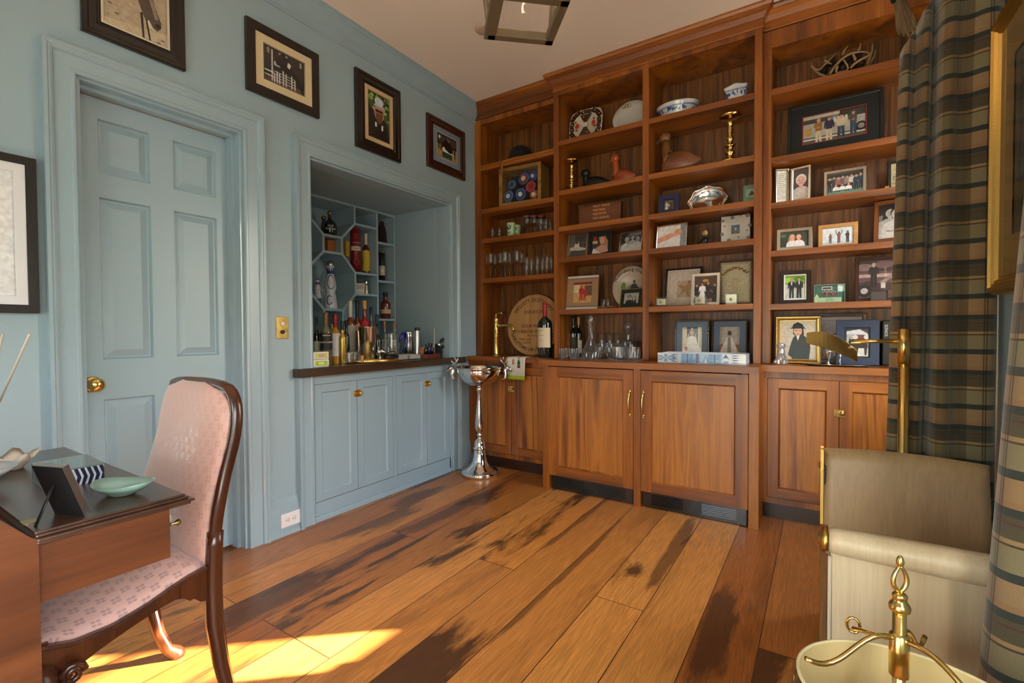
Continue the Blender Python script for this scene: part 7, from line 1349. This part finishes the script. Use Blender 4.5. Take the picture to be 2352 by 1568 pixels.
t = thing('glazed_dish', 'pale celadon green shell-shaped dish at the front of the desk lid', 'dish', (1.165, -2.545, LZ), rad(25)); t.scale = (.86, .86, .9); m = MB(); n = 36; vs = []; fs = []; prf = [(.40, 0), (.46, .002), (.80, .018), (1.0, .032), (.97, .033), (.72, .018), (.40, .007), (.0, .006)]
for k, z in prf[:-1]:
    for i in range(n): a_ = 2*pi*i/n; s_ = 1+.16*k*cos(a_)-.10*k*max(0, cos(a_-2.4))**4; vs.append((.078*k*s_*cos(a_), .056*k*s_*sin(a_), z*(1+.12*cos(2*a_) if z > .02 else 1)))
for j in range(len(prf)-2):
    for i in range(n): fs.append((j*n+i, j*n+(i+1) % n, (j+1)*n+(i+1) % n, (j+1)*n+i))
fs += [tuple(range(n))[::-1], tuple((len(prf)-2)*n+i for i in range(n))]; m.add(vs, fs, 0, True); m.build('bowl', mat('8cab9e', .12, name='celadon_glaze', coat=.9), t)
t = thing('crumpled_napkin', 'small white crinkled ceramic flower dish glowing in the sun on the desk', 'dish', (.665, -2.622, LZ)); m = MB(); random.seed(8); n = 24; vs = []; fs = []
for j, (k, z) in enumerate(((.45, 0), (.5, .004), (.8, .020), (1.05, .038), (.75, .022), (.4, .008))):
    for i in range(n): a_ = 2*pi*i/n; s_ = 1+.14*k*sin(a_*5+j*.2); vs.append((.055*k*s_*cos(a_), .045*k*s_*sin(a_), z*(1+.25*sin(a_*5)*k)))
for j in range(5):
    for i in range(n): fs.append((j*n+i, j*n+(i+1) % n, (j+1)*n+(i+1) % n, (j+1)*n+i))
fs += [tuple(range(n))[::-1], tuple(5*n+i for i in range(n))]; m.add(vs, fs, 0, True); m.build('petals', mat('e8dccc', .4, name='white_bisque'), t); t.name = 'flower_dish'
t = thing('white_bowl', 'shallow white bowl at the far left of the desk', 'bowl', (.835, -2.728, LZ)); MB().lathe([(.030, 0), (.034, .004), (.07, .034), (.085, .048), (.083, .049), (.066, .032), (.03, .008), (.0001, .007)], (0,0,0), 36).build('bowl_body', mat('c8c8cc', .15, name='white_glaze', coat=.8), t)
o = MB().tube([(-.02, -.008, 0), (0, 0, .003), (.02, .006, .0)], [.002, .010, .003], 8, flat=.4).build('leaf', mat('a8b850', .5, name='yellow_green')); o.location = (.795, -2.497, LZ+.0045); tag(o, 'little yellow-green leaf ornament behind the striped box on the desk', 'ornament')
# reed diffuser (only the reeds enter the photograph)
a, b = onY(68, 768, -2.66), onY(6, 768, -2.66); base = onY(-55, 1020, -2.66); t = thing('reed_diffuser', 'pale diffuser reeds rising from a bottle at the left edge of the desk', 'reed diffuser', (base.x, -2.66, LZ)); z0 = .03
MB().lathe([(.028, 0), (.03, .004), (.03, .07), (.012, .085), (.012, .10)], (0,0,0), 20).build('bottle', mat('6a7074', .15, name='smoky_glass', coat=.8), t)
for q in (a, b): MB().tube([(0, 0, z0), (q.x-base.x, 0, q.z-LZ)], .0028, 8).build('reed', mat('c0b4a4', .8, name='rattan'), t)
# ================= settee =================
SILK = wood('cream_silk', ['bca684', 'c8b492', 'd0be9e'], 'z', rough=.38, coat=0, fine=.10); SILK_SHADE = wood('shaded_silk', ['a08460', 'a88c66', 'b0946c'], 'z', rough=.42, coat=0, fine=.10)  # second silk is a darker copy, shade of the far arm put into colour
t = thing('settee', 'cream silk settee with rolled arm and gilt frame, standing end-on beside the curtains', 'settee', (2.75, -1.16, 0)); SX0, SX1 = 2.494, 2.965; YN, YFa = -1.50, -.80
for ya, yb_, nm in ((YN, YN+.06, 'near'), (YFa-.0, YFa+.06, 'far')):
    m = MB(); m.box(SX0+.022, ya+(.045 if nm == 'far' else 0), .30, SX1, yb_+(.02 if nm == 'far' else 0), .585); o = m.build('arm', SILK, t, True, bevel=.006)
    yc = ya-.012 if nm == 'near' else yb_+.012
    m = MB(); N_ = 18; m.lathe([(.008, SX0+.018), (.030, SX0+.020), (.033, SX0+.04), (.036, (SX0+SX1)/2), (.035, SX1-.02), (.030, SX1)], (0, yc, .585), 24, 0, True, 'x'); m.build('arm_roll', SILK, o, True)
    m = MB(); m.lathe([(.0001, SX0-.008), (.014, SX0-.004), (.018, SX0+.002), (.032, SX0+.006), (.034, SX0+.018)], (0, yc, .585), 20, 0, True, 'x'); m.build('boss', M_GILT, o, True)
    m = MB(); m.tube([(SX0+.022, ya-.001 if nm == 'near' else yb_+.001, .30+.24*i/10) for i in range(11)], .005, 8); m.build('piping', mat('c8bca4', .6, name='cream_cord'), o, True)
m = MB(); m.box(SX0, YFa-.010, .30, SX0+.010, YFa+.055, .665); 
# upper inner face of the far arm with swept top
m2 = MB(); m2.grid(lambda u, v: (SX0+.012+(SX1-SX0-.012)*u, YFa-.010+.050*v*v, .30+.362*v+.012*sin(u*pi)*v), 16, 8); m2.build('arm_pad', SILK_SHADE, t, True, solid=.02); m.build('arm_edge', M_GILT, t, True)
GW = wood('worn_gilt', ['2a1408', '7a4c14', 'a8741c', '5a2c10'], 'z', fine=.6, rough=.35)
for y0 in (YN-.004, YFa): 
    MB().box(SX0, y0, .0, SX0+.018, y0+.06, .60).build('leg', GW, t, True, bevel=.003)
for y0 in (YN, YFa+.02): MB().box(SX1-.04, y0, 0, SX1, y0+.04, .3).build('leg', GW, t, True, bevel=.003)
MB().box(SX0+.004, YN+.056, .24, SX0+.03, YFa, .31).build('seat_rail', GW, t, True, bevel=.003)
MB().box(SX0+.01, YN+.06, .30, SX1-.05, YFa-.02, .36).build('seat_cushion', SILK, t, True, bevel=.03, bseg=4); MB().box(SX1-.05, YN+.06, .28, SX1, YFa-.02, .36).build('backrest', SILK, t, True, bevel=.015)
# ================= brass pharmacy floor lamp =================
LX, LYY = 2.750, -.69; H_ = onY(2073, 755, LYY).z; t = thing('floor_lamp', 'brass reading floor lamp with a tent-shaped shade arm, behind the settee', 'floor lamp', (LX, LYY, 0))
MB().lathe([(.11, 0), (.11, .012), (.09, .02), (.02, .024), (.014, .03)], (0,0,0), 32).build('base', M_BRASS, t); BRL = mat((.82, .58, .20), .22, 1, name='lamp_brass', bscale=20)
MB().tube([(0, 0, .02), (0, 0, H_-.13)], .0165, 20).build('pole', BRL, t); MB().tube([(0, 0, H_-.13), (0, 0, H_)], .0185, 20).build('pole_sleeve', BRL, t)
az_ = H_-.045; tipx = onY(1955, 777, LYY).x-LX; MB().tube([(-.012, 0, az_), (tipx, 0, az_-.002)], .0075, 12).build('arm', BRL, t)
m = MB(); s0 = onY(1968, 797, LYY).x-LX; s1 = onY(1853, 755, LYY).x-LX; L_ = abs(s1-s0); NX = 12
def shd(u, v):  # u along length, v across: tent with flat ridge; drooping toward far end
    x = s0+(s1-s0)*u; ridge = az_+.030-.012*(1-u)+.02*sin(u*pi); w_ = (v-.5)*2; hh2 = .055*(.75+.35*sin(u*pi)); drop = hh2*max(0, abs(w_)-.25)/.75; return (x, w_*.052*(1-.2*u), ridge-drop-(.055*(1-u)**1.5))
m.grid(shd, NX, 8, smooth=False); m.build('lamp_shade', mat((.50, .38, .14), .22, 1, name='tarnished_brass', bump=.15, bscale=25), t, solid=.003); MB().lathe([(.014, 0), (.016, .004), (.016, .04), (.010, .045)], ((s0+s1)/2, 0, az_-.035), 16).build('socket', M_BRASS, t)
# ================= table lamp with open cream shade =================
TX, TY = 2.600, -1.94; t = thing('side_table', 'small round side table carrying the brass bouillotte lamp', 'table', (TX, TY, 0)); MB().lathe([(.20, .0), (.205, .006), (.20, .016), (.0001, .016)], (0, 0, .004), 32).build('tabletop', M_MAHD, t); 
t = thing('table_lamp', 'brass table lamp with an oval open cream shade at the lower right corner', 'table lamp', (TX+.008, TY, .0205)); zr = .520-.0205
SHD = mat('d0bc84', .6, name='cream_enamel_inside'); SHO = mat('1c2420', .3, name='dark_tole_outside', coat=.5)
mm = MB(); n = 64
for (r0, z0, r1, z1, mi) in ((.165, zr, .205, zr-.17, 1), (.1625, zr-.001, .2025, zr-.169, 0)):
    for i in range(n):
        a0, a1 = 2*pi*i/n, 2*pi*(i+1)/n; Pn = lambda r, a, z: (.020+r*cos(a), -.03+r*.86*sin(a), z); q = [Pn(r0, a0, z0), Pn(r1, a0, z1), Pn(r1, a1, z1), Pn(r0, a1, z0)]
        mm.add(q if mi == 1 else q[::-1], [(0, 1, 2, 3)], mi, True)
for i in range(n):
    a0, a1 = 2*pi*i/n, 2*pi*(i+1)/n
    for ra, rb, z_ in ((.165, .1625, zr),): mm.add([(.020+ra*cos(a0), -.03+ra*.86*sin(a0), z_), (.020+ra*cos(a1), -.03+ra*.86*sin(a1), z_), (.020+rb*cos(a1), -.03+rb*.86*sin(a1), z_-.0005), (.020+rb*cos(a0), -.03+rb*.86*sin(a0), z_-.0005)], [(0, 1, 2, 3)], 0, False)
sh_ = mm.build('lamp_shade', [SHD, SHO], t)
MB().tube([(.020+.1655*cos(a), -.03+.1655*.86*sin(a), zr) for a in [2*pi*i/64 for i in range(65)]], .003, 6).build('rim', mat('d8c898', .5, name='cream_rim'), sh_)
zt_ = onY(2070, 1275, TY).z-.0205; zb2 = onY(2070, 1405, TY).z-.0205; hub = onY(2072, 1500, TY).z-.0205
MB().lathe([(.09, 0), (.09, .01), (.06, .02), (.02, .035), (.012, .05)], (0,0,0), 32).build('base', M_BRASS, t); MB().tube([(0, 0, .04), (0, 0, zb2)], .0095, 16).build('pole', BRL, t)
m = MB(); m.lathe([(.013, zb2-.002), (.016, zb2+.006), (.015, zb2+.014), (.008, zb2+.020), (.013, zb2+.028), (.006, zb2+.034)], (0,0,0), 20); m.lathe([(.004, zt_-.02), (.007, zt_-.012), (.004, zt_-.002), (.0001, zt_)], (0,0,0), 16); q0, q1 = zb2+.032, zt_-.018
for s_ in (-1, 1): m.tube([(0, 0, q0), (s_*.011*RR.x, s_*.011*RR.y, q0+(q1-q0)*.25), (s_*.012*RR.x, s_*.012*RR.y, q0+(q1-q0)*.55), (s_*.006*RR.x, s_*.006*RR.y, q0+(q1-q0)*.85), (0, 0, q1)], [.004, .0045, .0045, .003, .003], 8)
m.build('finial', M_BRASS, t, sub=2); MB().lathe([(.012, hub-.04), (.014, hub-.038), (.014, hub+.03), (.011, hub+.034)], (0,0,0), 20).build('hub', M_BRASS, t)
def sp(pts, r, nm='shade_arm'): return MB().tube([tuple(q) for q in pts], r, 8).build(nm, M_BRASS, t)
cxs, cys = .020, -.03
for a_ in (200, 320, 80): a_ = rad(a_); ex, ey = cxs+.162*cos(a_), cys+.162*.86*sin(a_); sp([(ex*q, ey*q, hub+.02-.04*(3*q*q-2*q*q*q)+.012*sin(q*pi*2)+.006*q) for q in [i/14 for i in range(15)]], .0042)
k = onY(1955, 1440, TY+.06); sp([(0, 0, hub+.02), ((k.x-TX-.008)*.35, .022, hub+.02+(k.z-.0405-hub)*.40), ((k.x-TX-.008)*.95, .058, k.z-.0205)], [.004, .003, .004], 'switch_arm')
kx = (k.x-TX-.008); MB().tube([(kx*.95+.010*cos(a), .058, k.z-.0205+.006+.014*sin(a)) for a in [2*pi*i/12 for i in range(13)]], .0025, 8).build('switch_key', M_BRASS, t)
MB().lathe([(.010, 0), (.012, .006), (.008, .010), (.0001, .012)], (cxs-.172, cys+.0, zr-.03), 12, 0, True, 'x').build('knob', M_BRASS, t)
# ================= curtains =================
def curtain(name, label, path, z0, z1, flare=0, tilt_left=0):
    """plaid cloth following a folded plan path; u is the true length along the cloth"""
    P = [Vector((x, y)) for x, y in path]; s = [0]
    for a, b in zip(P, P[1:]): s.append(s[-1]+(b-a).length)
    nz = 28; vs = []; uv = []; xm = sum(p.x for p in P)/len(P); x_0 = P[0].x; x_1 = P[-1].x
    for j in range(nz+1):
        f = 1-j/nz
        for p, u in zip(P, s):
            z = z0+((min(z1, 2.17+1.9*(p.x-x_0)) if tilt_left else z1)-z0)*j/nz
            k = 1+flare*f; x = x_1+(p.x-x_1)*k; g = .006*sin(z*3.1+u*9)+.004*sin(z*7+u*21)
            vs.append((x, p.y+g, z)); uv.append((u, z))
    n = len(P); m = MB(); m.add(vs, [(j*n+i, j*n+i+1, (j+1)*n+i+1, (j+1)*n+i) for j in range(nz) for i in range(n-1)], 0, True)
    o = m.build(name, M_PLAID, solid=.004, uvs=uv); o.modifiers[0].offset = 1; return tag(o, label, 'curtain')
def folds(x0, x1, y, n, amp, ph=0):
    pts = []; N_ = n*12
    for i in range(N_+1):
        t_ = i/N_; w_ = t_+.25/n*sin(t_*n*2*pi+ph)*.6/(2*pi)*n*.6; pts.append((x0+(x1-x0)*min(1, max(0, w_)), y+amp*sin(t_*n*2*pi+ph)*(1-.55*t_)))
    return pts
fp = [(2.740, -.600), (2.744, -.612), (2.752, -.625), (2.764, -.622), (2.774, -.600), (2.784, -.590), (2.792, -.600), (2.800, -.620), (2.815, -.640), (2.828, -.610), (2.836, -.570), (2.848, -.600), (2.856, -.655), (2.880, -.665), (2.900, -.640), (2.930, -.630), (2.965, -.645), (2.995, -.640), (3.012, -.610), (3.018, -.56)]
def smooth(p, k=3):
    for _ in range(k):
        q = [p[0]]
        for a, b in zip(p, p[1:]): q += [(a[0]*.75+b[0]*.25, a[1]*.75+b[1]*.25), (a[0]*.25+b[0]*.75, a[1]*.25+b[1]*.75)]
        p = q+[p[-1]]
    return p
curtain('plaid_curtain', 'long brown and green plaid curtain panel hanging at the end of the right bookcase', smooth(fp, 2), .01, 2.36, .14, 1)
np_ = [(2.880, -1.62), (2.877, -1.645), (2.880, -1.672), (2.890, -1.69), (2.905, -1.695), (2.922, -1.68), (2.936, -1.645), (2.952, -1.655), (2.972, -1.69), (2.995, -1.68), (3.015, -1.62)]
curtain('plaid_curtain', 'nearer plaid curtain panel at the right edge, hiding the settee end', smooth(np_, 2), .01, 2.36, .917)
for y_, lab in ((-.60, 'dark curtain rod above the far plaid curtain'), (-1.66, 'dark curtain rod above the near plaid curtain')):
    t = thing('curtain_rod', lab, 'curtain rod', (XW, y_, 2.40)); MB().tube([(-.001, 0, 0), (-.24, 0, 0)], .012, 12).build('rod', M_BLKG, t); MB().ball((-.25, 0, 0), .018, 14).build('finial', M_BLKG, t)
# bird tail
tip = onY(2087, 86, -.50); top = onY(2060, -30, -.50); t = thing('mounted_bird_tail', 'hanging fan of striped brown bird feathers beside the top of the plaid curtain', 'feathers', tuple(top)); FE = wood('feather_brown', ['3c2c1c', '6a5238', '8c7450'], 'z', sc=3, rough=.7, coat=0)
ax = (tip-top); 
for k in range(9):
    f = (k-4)/4; e_ = ax+Vector((f*.028, .01*abs(f), .022*abs(f)+.012*((k % 2)))); m = MB(); st_ = Vector((f*.008, 0, -.02)); vs = []
    for i in range(7): v = i/6; c_ = st_.lerp(e_, v); w_ = .0065*(.5+v*.8)*(1 if i < 6 else .3); vs += [c_+Vector((-w_, -.001*k, 0)), c_+Vector((0, -.003-.001*k, 0)), c_+Vector((w_, -.001*k, 0))]
    m.add(vs, [(3*i+j, 3*i+j+1, 3*i+4+j, 3*i+3+j) for i in range(6) for j in (0, 1)], 0, False); m.build('feather', FE, t, solid=.0012)
MB().tube([(-.012, 0, .10), (-.014, 0, .04), (-.006, 0, -.01), (-.012, -.002, -.06)], [.03, .034, .022, .006], 14).build('body', mat('101216', .7, name='dark_plumage', bump=.5), t)
# ================= lantern and ceiling disc =================
Lc = Vector((1.620, -1.510, 2.2)); t = thing('hanging_lantern', 'square weathered bronze glass lantern hanging from the ceiling', 'lantern', tuple(Lc), rad(42.5)); BZ = mat((.20, .15, .09), .55, .6, name='weathered_bronze', bump=.6, bscale=70); hb, ht_ = .172/sqrt(2)*1.0, .235/sqrt(2)
hb = .1235; ht_ = .165; HH = .48; m = MB()
for sx in (-1, 1):
    m.box(sx*hb-.012 if sx < 0 else hb-.030, -hb, 0, sx*hb+.030 if sx < 0 else hb, hb, .030); m.box(-hb, sx*hb if sx < 0 else hb-.030, 0, hb, sx*hb+.030 if sx < 0 else hb, .030)
m.build('bottom_frame', BZ, t, bevel=.002)
for sx in (-1, 1):
    for sy_ in (-1, 1):
        m = MB(); sweep(m, [(sx*(hb-.008), sy_*(hb-.008), .02), (sx*(ht_-.008), sy_*(ht_-.008), HH)], .009, .009); m.build('corner_post', BZ, t)
for k in range(4):
    a_ = k*pi/2; c_, s_ = cos(a_), sin(a_); fn = lambda x, y, z: (x*c_-y*s_, x*s_+y*c_, z); MB().add([fn(hb-.012, -hb+.02, .03), fn(hb-.012, hb-.02, .03), fn(ht_-.012, ht_-.02, HH), fn(ht_-.012, -ht_+.02, HH)], [(0, 1, 2, 3)]).build('glass_pane', thinglass('lantern_glass'), t)
m = MB()
for sx in (-1, 1): m.box(sx*ht_-.008, -ht_, HH, sx*ht_+.008, ht_, HH+.02); m.box(-ht_, sx*ht_-.008, HH, ht_, sx*ht_+.008, HH+.02)
for sx in (-1, 1):
    for sy_ in (-1, 1): m.tube([(sx*ht_, sy_*ht_, HH+.01), (sx*ht_*.5, sy_*ht_*.5, HH+.10), (0, 0, HH+.16)], .006, 8)
m.build('top_frame', BZ, t)
MB().tube([(0, 0, HH+.15), (0, 0, CEIL-2.2-.001)], .006, 8).build('chain', BZ, t)
m = MB(); m.tube([(0, 0, .17), (0, 0, HH)], .007, 10); m.lathe([(.005, .10), (.008, .106), (.004, .112), (.012, .122), (.013, .130), (.007, .140), (.020, .160), (.026, .18), (.010, .20)], (0,0,0), 16); m.build('stem', mat('7a4824', .35, .8, name='copper_bronze'), t)
BULB, N_, L_x, b_ = newmat('lit_candle_bulb'); b_.inputs['Emission Color'].default_value = (1, .74, .45, 1); b_.inputs['Emission Strength'].default_value = 12
for k in range(4):
    a_ = pi/4+k*pi/2; X_, Y_ = cos(a_), sin(a_); MB().tube([(X_*q, Y_*q, z) for q, z in ((.012, .175), (.030, .145), (.052, .128), (.072, .140), (.080, .165), (.080, .19))], .0065, 10).build('candle_arm', BZ, t)
    MB().lathe([(.010, .186), (.026, .192), (.028, .200), (.012, .200), (.012, .27), (.0001, .27)], (X_*.08, Y_*.08, 0), 16).build('candle_cup', BZ, t)
    MB().lathe([(.006, .27), (.011, .285), (.012, .30), (.006, .325), (.0001, .335)], (X_*.08, Y_*.08, 0), 12).build('bulb', BULB, t)
    pl = bpy.data.lights.new('bulb_light', 'POINT'); pl.energy = 0.5; pl.color = (1, .74, .48); pl.shadow_soft_size = .012; po = bpy.data.objects.new('bulb_light', pl); COL.objects.link(po); po.parent = t; po.location = (X_*.08, Y_*.08, .352)
p = onZ(1110, 66, CEIL); o = MB().lathe([(.028, -.012), (.050, -.010), (.056, -.002), (.056, -.0005)], (0,0,0), 28).build('ceiling_disc', mat('c0aa96', .6, name='painted_disc')); o.location = (p.x, p.y, CEIL); tag(o, 'small round white ceiling fitting behind the lantern', 'ceiling fitting')
for o in bpy.data.objects:
    if o.name.startswith('window_portal'): o['kind'] = 'structure'
bpy.context.view_layer.update()
